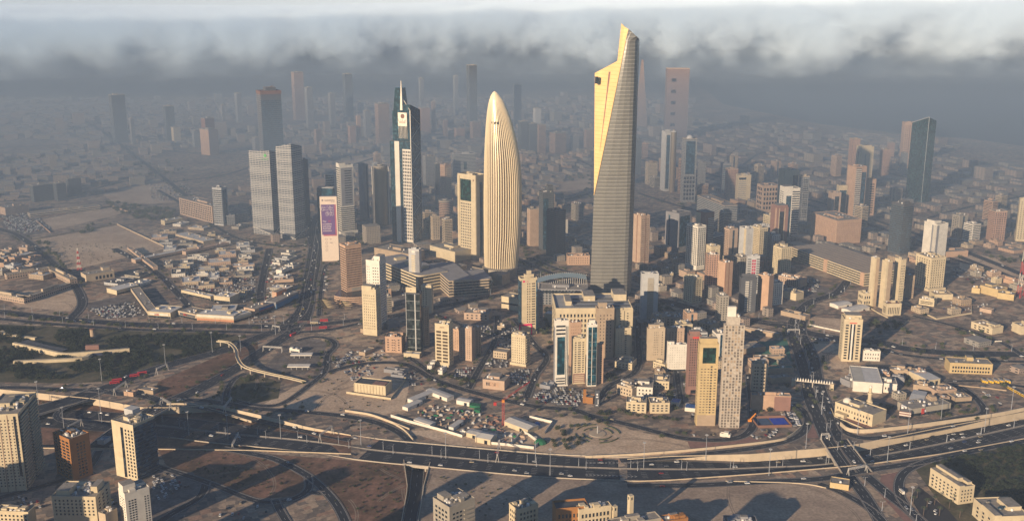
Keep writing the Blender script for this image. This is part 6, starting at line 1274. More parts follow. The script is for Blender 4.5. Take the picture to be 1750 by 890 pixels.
for A,Bp,h,l,z in (((268,640),(286,632),7,'white sign gantry over the diagonal road beside the park trees',0),((196,676),(216,662),7,'white triangular sign gantry above the red buses',0),((60,702),(38,690),7,'white sign gantry left of the overpass deck',0),((118,740),(140,728),7,'white sign gantry below the overpass deck loop',0),
  ((276,690),(292,700),7,'grey sign gantry at the end of the retaining wall',0),((384,706),(396,690),7,'grey sign gantry over the ramp beside the sand',-2.),((547,756),(568,741),8,'tall white sign gantry over the upper carriageway near the curve',-1.),((398,772),(408,752),8,'tall white sign gantry over the lower carriageway in the dark',-6.),
  ((850,790),(853,768),8,'thin pale gantry over the highway beside the warehouses',0),((450,600),(482,602),6,'pale flat gantry over the twin roads beside the footbridge',0),((466,564),(478,566),6,'small gantry at the western junction',0),((1346,571),(1366,571),6,'pale gantry at the north end of the boulevard',0),((1403,752),(1416,751),6,'dark low gantry at the start of the overpass',0),((1449,812),(1480,806),6,'dark low gantry at the end of the overpass',0)): gantry(A,Bp,h,l,z)
# high masts
MP=mat('mast_grey',(.33,.35,.38),.5,.3)
def pole_mesh(h):
    return MB().cyl(0,0,.38,0,h,8,0,None,.16).mesh('pole',[MP])
PM={h:pole_mesh(h) for h in (9,28)}
q=MB()
for i in range(8): a_=2*math.pi*i/8; q.box(1.3*math.cos(a_)-.35,1.3*math.cos(a_)+.35,1.3*math.sin(a_)-.35,1.3*math.sin(a_)+.35,27.6,28.2)
q.cyl(0,0,1.2,27.5,27.8,10); HM=q.mesh('lamp_head',[wm('lightgrey')])
q=MB().tube((0,0,9),(1.8,0,9.6),.08).box(1.6,2.5,-.2,.2,9.4,9.6); q.tube((0,0,9),(-1.8,0,9.6),.08).box(-2.5,-1.6,-.2,.2,9.4,9.6); LMM=q.mesh('lamp_head',[wm('lightgrey')])
def vlabel(u,v): return near(*P(u,v))
for (u,v) in ((174,650),(66,690),(172,702),(363,602),(283,624),(412,608),(323,744),(480,750),(617,760),(762,783),(915,790),(1100,800),(1206,786),(1314,812),(1377,766),(1404,708),(1551,740),(1516,790),(1682,738),(1555,880),(278,722),(390,750),(471,572),(1728,700),(1465,742),(110,736),(940,812),(1608,716)):
    z=zz(u) if (abs(v-UV(*P(u,v,0))[1])<1e9 and any(inpoly(*P(u,v),h_) for h_ in holes[:2])) else 0.
    x,y=P(u,v,z); t=thing('high_mast','x','street lamp',(x,y,z)); lab(t,'tall grey high mast lamp with clustered head',x,y,'street lamp','high mast lamps along the highways'); ob('pole',PM[28],t); ob('lamp_head',HM,t)
nl=0
for (w_,wd,lanes,tr,z0,tw) in ROADS:
    if nl>120 or not(lanes>=3 and w_[0][1]<2600): continue
    d=densify(w_,1.); nn=normals(d)
    for i in range(20,len(d)-10,48):
        p=d[i]; n=nn[i]; u,v=UV(p[0],p[1])
        if not(-20<u<1770 and 380<v<900): continue
        x,y=p[0]+n[0]*(wd/2+.9),p[1]+n[1]*(wd/2+.9); t=thing('street_lamp','x','street lamp',(x,y,p[2]),math.atan2(n[1],n[0])); lab(t,'slim twin armed street lamp at the road edge',x,y,'street lamp','slim street lamps along the roads'); ob('pole',PM[9],t); ob('lamp_head',LMM,t); nl+=1
# radio masts
def mast(u,v,vt,wd,label):
    x,y=P(u,v); H=ZY(vt,y); t=thing('radio_mast',label,'mast',(x,y,0)); n=8
    for i in range(n):
        z0,z1=H*i/n,H*(i+1)/n; a,b_=wd*(1-i/n*.85),wd*(1-(i+1)/n*.85); q=MB()
        for sx,sy in ((-1,-1),(1,-1),(1,1),(-1,1)): q.tube((sx*a,sy*a,z0),(sx*b_,sy*b_,z1),.3,n=4)
        for (p,r2) in (((-1,-1),(1,-1)),((1,-1),(1,1)),((1,1),(-1,1)),((-1,1),(-1,-1))): q.tube((p[0]*a,p[1]*a,z0),(r2[0]*b_,r2[1]*b_,z1),.2,n=3); q.tube((r2[0]*a,r2[1]*a,z0),(p[0]*b_,p[1]*b_,z1),.2,n=3)
        mk('lattice_section',q,RED if i%2==0 else wm('white'),t)
mast(1746,508,345,6,'tall red and white lattice radio mast at the right edge'); mast(136,462,424,3,'red and white lattice radio mast beside the scrub lot')
# ================================================================ cars
CM={}
CCOL=dict(white=(.62,.62,.60),silver=(.36,.37,.38),black=(.015,.015,.018),grey=(.12,.125,.13),red=(.30,.02,.02),blue=(.03,.06,.18),beige=(.38,.32,.22),yellow=(.55,.38,.02))
GLC=mat('car_glass',(.01,.013,.018),.1,spec=.5,var=0); TY=mat('tyre_rubber',(.015,.015,.015),.9)
def carbody(suv):
    q=MB(); L_,W_,h=(4.6,1.86,1.0) if not suv else (4.9,1.95,1.15)
    prof=[(-L_/2,.35),(L_/2,.35),(L_/2,.75),(L_/2-.35,h-.12),(L_/2-1.3,h),(-L_/2+.9,h),(-L_/2+.08,h-.1),(-L_/2,.8)]
    n=len(prof); 
    for s_ in (-1,1): q.v+=[(a,s_*W_/2,c) for a,c in prof]
    q.f.append(tuple(range(n))); q.f.append(tuple(range(2*n-1,n-1,-1))); q.m+=[0,0]
    for i in range(n): j=(i+1)%n; q.f.append((j,i,n+i,n+j)); q.m.append(0)
    r_=1.45 if not suv else 1.8; x0,x1=(-L_/2+.75,L_/2-1.75) if not suv else (-L_/2+.2,L_/2-1.6)
    q.box(x0+.45,x1-.5,-W_/2+.22,W_/2-.22,r_-.06,r_); return q,(x0,x1,W_,h,r_)
for c,col in CCOL.items():
    m=mat('car_paint_'+c,col,.35,.0 if c in('white','black') else .3,var=.03,spec=.5)
    for suv in (0,1): q,_=carbody(suv); CM[(c,suv)]=q.mesh('body',[m])
CAB={}
for suv in (0,1):
    _,(x0,x1,W_,h,r_)=carbody(suv); q=MB(); i=0; q.v=[(x0,-W_/2+.1,h),(x1,-W_/2+.1,h),(x1,W_/2-.1,h),(x0,W_/2-.1,h),(x0+.42,-W_/2+.24,r_-.06),(x1-.52,-W_/2+.24,r_-.06),(x1-.52,W_/2-.24,r_-.06),(x0+.42,W_/2-.24,r_-.06)]
    q.f=[(0,1,5,4),(1,2,6,5),(2,3,7,6),(3,0,4,7),(4,5,6,7)]; q.m=[0]*5; CAB[suv]=q.mesh('glasshouse',[GLC])
q=MB().cyl(0,0,.33,-.11,.11,10); q.v=[(x,z,y+.33) for x,y,z in q.v]; WHL=q.mesh('wheel',[TY])
# one mesh per colour for cars too small to show their parts
CS={}
for c in CCOL:
    for suv in (0,1):
        a,_=carbody(suv); _,(x0,x1,W_,h,r_)=carbody(suv); q=MB(); q.add(a); g=MB(); g.v=[tuple(v.co) for v in CAB[suv].vertices]; g.f=[tuple(p.vertices) for p in CAB[suv].polygons]; g.m=[0]*5; q.add(g,None,1); CS[(c,suv)]=q.mesh('car',[MATS['car_paint_'+c],GLC])
CARS=[]; rc=random.Random(21)
def pickc(): return rc.choices(list(CCOL),[46,18,10,9,4,3,7,1])[0]
def addcar(x,y,z,rz,where,c=None): CARS.append((x,y,z,rz,where,c or pickc(),int(rc.random()<.45)))
for (w_,wd,lanes,tr,z0,tw) in ROADS:
    if tr<=0: continue
    d=densify(w_,1.); nn=normals(d)
    for i in range(4,len(d)-4):
        if rc.random()<tr*2.:
            p=d[i]; n=nn[i]; l_=(rc.randrange(lanes)+.5)/lanes-.5; o=l_*(wd-1.5); x,y=p[0]+n[0]*o,p[1]+n[1]*o; u,v=UV(x,y,p[2])
            if -10<u<1760 and 330<v<895 and not any(abs(x-c_[0])+abs(y-c_[1])<6 for c_ in CARS[-14:]):
                a_=d[min(i+1,len(d)-1)]; b_=d[i-1]; addcar(x,y,p[2]+z0+.02,math.atan2(a_[1]-b_[1],a_[0]-b_[0])+(math.pi if (tw or lanes==2) and l_>0 else 0),'driving on the road')
def park(px,ang,where,fill=.75,rowgap=(5.4,7.),pitch=2.7,z=.1):
    if fill>=.5 and px[0][1]>430: lot('parking_lot',px,MATS['worn_tarmac'],.112)
    pl_=[P(*p) for p in px]; a=R(ang); xs=[p[0]*math.cos(a)+p[1]*math.sin(a) for p in pl_]; ys=[-p[0]*math.sin(a)+p[1]*math.cos(a) for p in pl_]; y=min(ys)+2.6; r_=0
    while y<max(ys):
        x=min(xs)
        while x<max(xs):
            X,Y=x*math.cos(a)-y*math.sin(a),x*math.sin(a)+y*math.cos(a)
            if inpoly(X,Y,pl_) and (int(X//4),int(Y//4)) not in OC and rc.random()<fill: addcar(X+rc.uniform(-.2,.2),Y+rc.uniform(-.3,.3),z,a+math.pi/2+rc.uniform(-.06,.06),where)
            x+=pitch
        y+=rowgap[r_%2]; r_+=1
PK='parked in a crowded lot'
park([(908,676),(940,662),(1000,664),(1002,688),(982,694),(930,688)],6,PK,.7); park([(778,630),(818,628),(808,648),(770,648)],2,PK,.8); park([(836,585),(874,590),(866,628),(822,628)],6,PK,.55); park([(875,632),(905,630),(900,660),(866,655)],4,PK,.7); park([(820,600),(842,600),(832,626),(820,626)],70,PK,.4)
park([(860,672),(890,668),(905,686),(870,690)],8,PK,.35); park([(790,555),(900,560),(905,590),(860,580),(790,572)],-6,PK,.5); park([(655,445),(700,470),(730,500),(690,505),(650,480)],0,PK,.55); park([(540,460),(556,450),(560,490),(545,510)],86,PK,.6)
park([(574,625),(598,600),(604,606),(582,634)],60,PK,.8); park([(610,600),(660,598),(640,630),(600,628)],30,PK,.35); park([(560,612),(600,610),(640,640),(600,650)],15,PK,.35); park([(690,632),(730,640),(720,668),(690,660)],10,'parked on the dusty yard',.4,(9,11))
park([(1086,560),(1098,560),(1096,628),(1080,630)],92,PK,.75); park([(1150,640),(1172,650),(1176,700),(1150,690)],88,PK,.7); park([(1118,672),(1145,670),(1148,684),(1120,684)],0,PK,.6); park([(1334,690),(1372,690),(1370,730),(1330,728)],84,PK,.75); park([(1286,728),(1340,730),(1330,748),(1290,748)],5,PK,.3); park([(1172,705),(1236,715),(1236,735),(1180,728)],5,PK,.35)
park([(1180,742),(1280,740),(1300,750),(1200,757)],4,'parked on the pink paving',.12,(6,6)); park([(262,808),(330,808),(330,830),(258,860),(255,890)],30,'parked in the dark lot below the blue shaded block',.5); park([(0,838),(50,842),(80,870),(40,868)],32,'parked along the dark bottom street',.4); park([(180,850),(200,850),(200,862),(176,862)],0,'parked between the bottom blocks',.5)
park([(350,840),(420,848),(480,870),(440,905),(360,890)],10,'parked on the dark waste ground',.08,(9,12)); park([(150,528),(250,512),(262,538),(180,545)],6,'parked beside the western shop blocks',.6); park([(0,370),(55,362),(88,392),(20,402)],12,'parked in the western field lot',.6); park([(290,462),(330,450),(440,470),(445,500),(330,500)],14,'parked inside the old quarter',.35); park([(255,315),(320,315),(335,340),(260,345)],5,'parked on the far sand lot',.25)
park([(455,440),(480,440),(470,520),(450,520)],80,'parked along the old quarter street',.4); park([(430,540),(470,542),(460,550),(430,552)],10,'parked beside the junction',.3); park([(1240,440),(1290,430),(1300,470),(1250,480)],10,'parked between the eastern towers',.5); park([(1340,470),(1400,478),(1400,500),(1350,495)],8,'parked on the dusty eastern field',.3); park([(1200,400),(1250,405),(1250,440),(1210,440)],10,'parked between the eastern towers',.5)
park([(1385,575),(1440,578),(1440,584),(1384,580)],-8,'queueing on the avenue',.6,(4,4)); park([(1600,500),(1700,520),(1700,540),(1600,530)],-22,'parked on the dusty square',.12,(8,9)); park([(1620,455),(1690,470),(1700,485),(1630,475)],0,'parked on the dusty eastern field',.2); park([(1660,655),(1700,665),(1720,690),(1690,690)],10,'parked on the dusty ground near the yellow school',.12,(8,9)); park([(1570,840),(1610,870),(1600,880),(1565,850)],-40,'parked in front of the white villa block',.15)
# taxis / yellow school buses by the eastern lot and red city buses
def bus(u,v,rz,m,label,L_=11.5,z=0.):
    x,y=P(u,v,z); t=thing('bus',label,'bus',(x,y,z+.2),R(rz)); mk('body',MB().box(-L_/2,L_/2,-1.25,1.25,.35,3.0,tx=.15,ty=.08),m,t); mk('window_band',MB().box(-L_/2+.3,L_/2-.2,-1.27,1.27,1.5,2.3),GLC,t); mk('roof',MB().box(-L_/2+.3,L_/2-.3,-1.05,1.05,3.0,3.15),wm('lightgrey') if m!=BR else m,t)
    for sx in (-L_*.32,L_*.3):
        for sy in (-1.2,1.2): ob('wheel',WHL,t,(sx,sy,.1),0,1.4)
BR=mat('bus_red',(.42,.02,.03),.45); BY=mat('bus_yellow',(.60,.38,.03),.5)
for u,v,rz,l in ((200,651,24,'red city bus leading the queue beside the park'),(230,643,24,'second red city bus in the queue beside the park'),(243,639,24,'third red city bus in the queue beside the park'),(196,655,24,'last red city bus in the queue beside the park'),(501,573,62,'red city bus crossing the western junction'),(554,549,2,'red double decker like bus standing by the white canopies'),(552,561,10,'red bus at the slip road by the junction')): bus(u,v,rz,BR,l)
bus(537,553,4,wm('cream'),'cream and orange coach waiting by the junction'); bus(1541,842,98,wm('white'),'white van bus on the curved road beside the wood',7)
for i in range(15): bus(1679+i*3.2,652+(i%3)*.9,80,BY,'x',7.5); o=bpy.data.objects[-1] if 0 else None
for o in [o for o in C.objects if o.get('label')=='x' and o.get('category')=='bus']: o['label']='yellow school bus in the long row below the yellow school'; o['group']='yellow school buses parked in a row'
for i in range(9): u=1724+i*4; bus(u,664+i*2.2,100+rc.uniform(-15,15),BY,'y',7.5)
for o in [o for o in C.objects if o.get('label')=='y']: o['label']='yellow school bus in the scattered rows near the dusty ground'; o['group']='scattered yellow school buses'
CARS.sort(key=lambda c:(c[1])); 
def vis(c): u,v=UV(c[0],c[1],c[2]); return -5<u<1755 and v<893
CARS=[c for c in CARS if vis(c)]
mass=MB(); cols=list(CCOL)
for i,(x,y,z,rz,where,c,suv) in enumerate(CARS):
    if i<296:
        if i<110:
            t=ob('car',CM[(c,suv)],None,(x,y,z),rz); ob('glasshouse',CAB[suv],t)
            for sx in (-1.4,1.4):
                for sy in (-.85,.85): ob('wheel',WHL,t,(sx,sy,0))
        else: t=ob('car',CS[(c,suv)],None,(x,y,z),rz)
        lab(t,c+(' suv ' if suv else ' car ')+where,x,y,'car',c+' cars '+where)
    else:
        q=MB(); g,_=carbody(suv); q.add(g); co_,s_=math.cos(rz),math.sin(rz); k_=len(mass.v); mass.v+=[(x+a*co_-b_*s_,y+a*s_+b_*co_,z+d_) for a,b_,d_ in g.v]+[]; mass.f+=[tuple(j+k_ for j in f) for f in g.f]; mass.m+=[cols.index(c)]*len(g.f)
        k_=len(mass.v); g=[tuple(v_.co) for v_ in CAB[suv].vertices]; mass.v+=[(x+a*co_-b_*s_,y+a*s_+b_*co_,z+d_) for a,b_,d_ in g]; mass.f+=[tuple(j+k_ for j in p.vertices) for p in CAB[suv].polygons]; mass.m+=[len(cols)]*5
mk('parked_cars',mass,[MATS['car_paint_'+c] for c in cols]+[GLC],kind='stuff',label='mass of far parked cars in the distant lots and streets',category='cars')
print('CARS',len(CARS))
# ================================================================ trees
def crown(seed,n,r,hs,fl):
    g=random.Random(seed); q=MB(); lobes=[(g.uniform(-.45,.45),g.uniform(-.45,.45),g.uniform(.0,.6),g.uniform(.4,.7)) for _ in range(7)]
    for _ in range(n):
        lx,ly,lz,lr=g.choice(lobes); d=Vector((g.gauss(0,1),g.gauss(0,1),g.gauss(0,1))).normalized()*(g.random()**.4)*lr
        p=Vector((lx+d.x,ly+d.y,(lz+d.z)*hs+hs*.4))*r; a=Vector((g.gauss(0,1),g.gauss(0,1),g.gauss(.5,1))).normalized(); b_=a.orthogonal().normalized(); c_=a.cross(b_); s_=fl*r*g.uniform(.6,1.3)
        q.poly([p+b_*s_,p+c_*s_,p-b_*s_,p-c_*s_*.8])
    return q
CR=[crown(i,330,1.,.75,.10) for i in range(4)]
CRM=[c.mesh('crown',[LEAF if i%2 else LEAF2]) for i,c in enumerate(CR)]
TR=MB().tube((0,0,-.2),(0,0,.75),.07,n=6).tube((0,0,.4),(.3,.1,.9),.035,n=4).tube((0,0,.45),(-.25,-.15,.9),.035,n=4).mesh('trunk',[BARK])
TRS=[]; rt=random.Random(5)
def tree(x,y,r,desc='round dusty green tree',z=0.): TRS.append((x,y,r,desc,z)); occ_disc(x,y,r*.6,4)
def trees_in(px,n,rr,desc,chk=True):
    pl_=[P(*p) for p in px]; xs=[p[0] for p in pl_]; ys=[p[1] for p in pl_]; k_=0
    for _ in range(n*12):
        x,y=rt.uniform(min(xs),max(xs)),rt.uniform(min(ys),max(ys))
        if inpoly(x,y,pl_) and (not chk or not is_occ(x,y,1.5)): tree(x,y,rt.uniform(*rr),desc); k_+=1
        if k_>=n: break
def trees_line(px,sp,rr,desc,jit=2.,chk=True):
    for p in densify(wpts(px,3),sp):
        x,y=p[0]+rt.uniform(-jit,jit),p[1]+rt.uniform(-jit,jit)
        if not chk or not is_occ(x,y,1.): tree(x,y,rt.uniform(*rr),desc,p[2])
trees_line([(1058,704),(1090,712),(1130,716),(1155,718)],5,(3.2,4.6),'dark dense hedge tree in front of the curved villas',1.5,False)
trees_in([(940,728),(1000,722),(1005,750),(975,770),(945,765)],16,(3,4.6),'dark tree in the dry garden'); trees_in([(1000,712),(1050,705),(1040,725),(1000,722)],9,(3,4.5),'round dark tree by the fountain garden')
trees_line([(733,634),(760,642),(780,648),(806,654)],12,(3.5,5),'broad dark street tree along the parking street',2,False); trees_in([(395,652),(430,642),(478,655),(470,680),(430,688),(400,680)],26,(2.5,4.5),'low scrubby tree inside the road loop'); trees_in([(915,540),(940,520),(945,600),(925,590)],14,(4,6),'dark tree between the hotel tower and the ministry block')
trees_in([(640,570),(700,560),(700,600),(640,590)],8,(3,4.5),'small tree between the central towers'); trees_in([(1040,605),(1060,640),(1040,680),(1020,670)],8,(3.5,5),'dark tree in the shaded central street'); trees_in([(1140,668),(1160,672),(1160,700),(1146,700)],6,(3.5,5),'dark tree beside the crowded parking street')
trees_in([(560,640),(690,700),(560,700)],14,(1,1.8),'tiny dark shrub on the open sand'); trees_in([(490,640),(560,640),(600,700),(500,690)],10,(1,1.6),'tiny dark shrub on the open sand'); trees_in([(290,800),(430,800),(500,830),(420,845),(330,815)],22,(1.2,2.6),'low dark bush on the red soil'); trees_in([(540,800),(680,800),(680,880),(600,870)],22,(1.2,2.4),'low dark bush on the red soil')
trees_line([(300,702),(400,722),(480,735)],11,(1.4,2.2),'clipped round bush in the sunken verge',.5,False); trees_line([(300,738,-6.5),(400,748,-6)],11,(1.2,2),'clipped round bush in the sunken verge',.5,False); trees_in([(580,712),(640,725),(670,740),(600,735)],9,(1.5,2.8),'scrubby tree beside the slip road curve')
for (u,v,r_) in ((635,617,4),(640,612,3.5),(658,612,3.5),(1315,703,5),(1385,678,4),(1440,690,4.5),(1542,655,6),(1550,660,4.5),(1715,662,6),(1345,660,4.5),(1365,695,4),(867,655,4),(700,600,4),(1260,636,3.5),(1645,572,6),(1637,566,5),(1628,530,5),(1660,485,5),(1640,440,5),(1580,540,4),(1610,590,4.5),(1500,560,5),(975,700,3.5),(1025,708,5),(960,712,3),(1455,700,3),(1690,580,5),(485,640,3.5),(487,628,4)): tree(*P(u,v),r_,'lone rounded green tree')
NIND=len(TRS)
trees_in([(1480,546),(1540,548),(1560,570),(1500,575)],14,(4,6),'garden tree below the cream slabs'); trees_line([(1505,590),(1560,600),(1600,606)],9,(4,5.5),'avenue tree in the eastern verge'); trees_in([(1300,480),(1350,480),(1345,500),(1305,500)],8,(3,4.5),'street tree among the eastern blocks'); trees_line([(1500,598),(1580,612),(1650,614),(1740,616)],8,(3.5,5.5),'avenue tree in the eastern verge'); trees_in([(1540,640),(1600,650),(1590,660),(1545,655)],8,(3,4.5),'garden tree above the shop quarter')
trees_in([(1630,690),(1670,695),(1660,715),(1600,715)],12,(2.5,4),'low tree beside the tan corner shop'); trees_in([(1500,690),(1530,690),(1530,715),(1515,715)],8,(2.5,3.5),'garden tree beside the mosque'); trees_in([(1660,430),(1750,440),(1750,470),(1700,460)],10,(4,6),'hazy roundish tree near the expressway')
trees_in([(1110,505),(1160,515),(1180,535),(1110,540)],18,(3.5,5.5),'avenue tree beside the pale grey slab tower'); trees_in([(890,420),(940,450),(935,465),(890,440)],16,(3,5),'tree on the green slope behind the ribbed golden tower')
trees_line([(0,538),(100,548),(250,562),(365,570)],7,(3.4,5),'avenue tree beside the western highway',3); trees_line([(20,545),(150,552),(280,558),(440,562)],7,(3,4.5),'avenue tree beside the western highway',3); trees_in([(130,404),(200,384),(190,374),(110,395)],14,(4,6),'dark tree along the scrub lot'); trees_in([(60,415),(80,412),(120,470),(100,480)],26,(4,6),'dark tree in the belt beside the courtyard school')
trees_in([(180,345),(300,360),(300,380),(200,372)],60,(5,8),'dark tree in the belt behind the old quarter'); trees_in([(0,272),(90,268),(90,276),(0,282)],16,(5,8),'hazy tree by the far sand lots'); trees_in([(200,290),(300,262),(320,300),(230,310)],16,(4,7),'hazy tree by the far crossroads'); trees_in([(470,420),(540,420),(530,440),(470,440)],6,(3,4.5),'street tree below the lattice towers'); trees_in([(590,400),(640,395),(640,420),(600,425)],14,(5,7),'shaded tree beside the striped office tower')
trees_in([(970,300),(1010,300),(1010,340),(980,340)],14,(5,8),'hazy tree left of the tallest tower'); trees_in([(1150,335),(1260,345),(1260,365),(1160,360)],20,(4,7),'hazy tree around the domed tower')
for (w_,wd,lanes,tr,z0,tw) in ROADS:
    if w_[0][1]>2900: continue
    d=densify(w_,1.); nn=normals(d)
    for i in range(6,len(d)-4,9):
        for s_ in (-1,1):
            if rt.random()<.34 and noise.noise(Vector((d[i][0]/90,d[i][1]/90,7.)))>-.05:
                x,y=d[i][0]+nn[i][0]*s_*(wd/2+rt.uniform(3.5,6)),d[i][1]+nn[i][1]*s_*(wd/2+rt.uniform(3.5,6)); u,v=UV(x,y)
                if 0<u<1750 and v<760 and not is_occ(x,y,.8) and not any(inpoly(x,y,h_) for h_ in holes): tree(x,y,rt.uniform(2.2,4.2),'dusty roadside tree')
TRS2=TRS[296:]; TRS1=TRS[:296]
for i,(x,y,r_,desc,z) in enumerate(TRS1):
    t=thing('tree','x','tree',(x,y,z),rt.uniform(0,6.28)); lab(t,desc,x,y,'tree',desc+'s'); t.scale=(r_,r_,r_); ob('crown',CRM[i%4],t); ob('trunk',TR,t)
def massed(name,lst,m,label):
    q=MB()
    for (x,y,r_,desc,z) in lst:
        g=CR[rt.randrange(4)]; a_=rt.uniform(0,6.28); c_,s_=math.cos(a_)*r_,math.sin(a_)*r_; k_=len(q.v); q.v+=[(x+p[0]*c_-p[1]*s_,y+p[0]*s_+p[1]*c_,z+p[2]*r_) for p in g.v]; q.f+=[tuple(j+k_ for j in f) for f in g.f]
    q.m=[0]*len(q.f); return mk(name,q,m,kind='stuff',label=label,category='vegetation')
if TRS2: massed('distant_trees',TRS2,LEAF2,'farther trees along the avenues and lots melting into the haze')
def scatter(px,step,rr,z=0,chk=True,den=1.):
    pl_=[P(*p) for p in px]; out=[]; xs=[p[0] for p in pl_]; ys=[p[1] for p in pl_]; x=min(xs)
    while x<max(xs):
        y=min(ys)
        while y<max(ys):
            X,Y=x+rt.uniform(-.5,.5)*step,y+rt.uniform(-.5,.5)*step
            if inpoly(X,Y,pl_) and rt.random()<den and (not chk or not is_occ(X,Y,1.)): out.append((X,Y,rt.uniform(*rr),'',z))
            y+=step
        x+=step
    return out
gap=lambda l: [p for p in l if noise.noise(Vector((p[0]/45,p[1]/45,3.)))>-.12]
massed('park_woodland',gap(scatter([(-40,560),(180,566),(365,572),(405,580),(375,596),(280,626),(200,646),(120,652),(-40,646)],7.5,(2.4,6.2))),LEAF,'dense dark park trees filling the western park beside the interchange')
massed('dark_woodland',scatter([(1590,795),(1625,785),(1750,757),(1960,715),(1960,905),(1760,905),(1700,860),(1665,835),(1640,800)],6.8,(2.2,5.4)),LEAF,'dense dark wood filling the lower right corner')
massed('verge_shrubs',scatter([(-40,672),(60,678),(130,684),(60,700),(-40,694)],6,(1,2),-6.5,False,.4)+scatter([(60,412),(285,424),(120,460)],9,(.7,1.6),0,True,.5)+scatter([(455,775),(688,794),(684,900),(592,900)],8,(.6,1.5),0,True,.5)+scatter([(270,768),(440,772),(524,822),(470,850),(355,822)],8,(.6,1.6),0,True,.5)+scatter([(270,652),(400,596),(440,585),(440,612),(300,680)],9,(.5,1.3),0,True,.35)+scatter([(750,800),(900,815),(900,880),(760,890)],9,(.7,1.8),0,True,.35),LEAF2,'low desert scrub dotted over the verges and waste ground')
# palms in the corner car park
PF=MB()
for i in range(14):
    a_=2*math.pi*i/14; pr=None
    for j in range(5):
        f=j/4; p=(math.cos(a_)*2.6*f,math.sin(a_)*2.6*f,6+1.0*math.sin(f*2.2)-1.2*f*f); w2=.38*(1-f)+.05
        l_=(p[0]-math.sin(a_)*w2,p[1]+math.cos(a_)*w2,p[2]-.1),(p[0]+math.sin(a_)*w2,p[1]-math.cos(a_)*w2,p[2]-.1)
        if pr: PF.poly([pr[0],l_[0],l_[1],pr[1]])
        pr=l_
PFM=PF.mesh('fronds',[LEAF2]); PTM=MB().cyl(0,0,.28,0,6.1,7,0,None,.2).mesh('trunk',[BARK])
for (u,v) in ((1567,850),(1584,866),(1597,862),(1605,880),(1622,868),(1640,884),(1578,880),(1632,858),(1560,862)):
    x,y=P(u,v); t=thing('palm_tree','x','palm tree',(x,y,0)); lab(t,'short date palm standing in the dark corner car park',x,y,'palm tree','date palms in the corner car park'); ob('fronds',PFM,t); ob('trunk',PTM,t); t.scale=(1.3,)*3
# ================================================================ low-rise fabric
rl=random.Random(77); NLOW=[0]
PAL={'mix':['sand','pink','tan','cream','stone','beige'],'souq':['cream','lightgrey','stone','pink','white','sand'],'pinkish':['pink','salmon','sand','tan']}
def mids(px,n,th,sx,sh):
    pl_=[P(*p) for p in px]; xs=[p[0] for p in pl_]; ys=[p[1] for p in pl_]; k_=0
    for _ in range(n*60):
        if k_>=n: break
        x,y=rl.uniform(min(xs),max(xs)),rl.uniform(min(ys),max(ys)); hx,hy=rl.uniform(*sx)/2,rl.uniform(*sx)/2
        if not inpoly(x,y,pl_) or not rect_free(x,y,hx,hy,R(th),3): continue
        H=rl.uniform(*sh); c=rl.choice(['cream','sand','pink','lightgrey','salmon','stone','white']); w_=wm(c); t=thing('apartment_tower','x','tower',(x,y,0),R(th)); mk('wall',MB().box(-hx,hx,-hy,hy,-.5,H),w_,t); rf=mk('roof',MB().box(-hx+.3,hx-.3,-hy+.3,hy-.3,H,H+.15),RF,t)
        nr=max(2,int(H/3.5)); cnt=[0]; st_=rl.random()
        if st_<.3: facade(t,'L',hx,hy,0,H,[('b',.05,.95,.05,.95,nr,.42)],w_,cnt); facade(t,'R',hx,hy,0,H,[('b',.05,.95,.05,.95,nr,.42)],w_,cnt)
        elif st_<.75: facade(t,'L',hx,hy,0,H,[('w',.05,.95,.05,.95,max(2,int(hy/2)),nr,.45,.42)],w_,cnt); facade(t,'R',hx,hy,0,H,[('w',.05,.95,.05,.95,max(2,int(hx/2)),nr,.45,.42)],w_,cnt)
        else: facade(t,'L',hx,hy,0,H,[('k',.1,.9,.05,.95,nr,.3,1.3),('w',.1,.9,.05,.95,3,nr,.6,.5)],w_,cnt); facade(t,'R',hx,hy,0,H,[('s',.4,.6,.05,.95,GB,'glazed_strip')],w_,cnt)
        clutter(rf,hx*.8,hy*.8,H+.1,7,w_,rl,True); lab(t,c+{True:' banded',False:''}[st_<.3]+' mid rise apartment tower',x,y,'tower',c+' mid rise apartment towers'); occ_rect(x,y,hx+3,hy+3,R(th)); k_+=1
mids([(1180,405),(1340,400),(1345,520),(1200,520)],12,24,(14,22),(32,62)); mids([(1030,545),(1240,550),(1240,620),(1060,640)],9,8,(14,20),(22,42)); mids([(890,330),(1005,340),(1000,430),(900,430)],4,24,(14,22),(25,50)); mids([(1250,290),(1500,300),(1480,400),(1240,380)],9,24,(15,24),(30,60)); mids([(720,330),(790,335),(785,420),(725,420)],5,24,(14,22),(25,55)); mids([(640,500),(700,520),(700,560),(655,555)],2,20,(12,16),(14,26)); mids([(1560,330),(1740,330),(1740,420),(1620,430)],5,24,(15,24),(25,50)); mids([(590,300),(665,290),(665,390),(610,390)],5,24,(14,22),(30,60)); mids([(1095,290),(1135,290),(1200,340),(1100,350)],4,24,(14,22),(25,50))
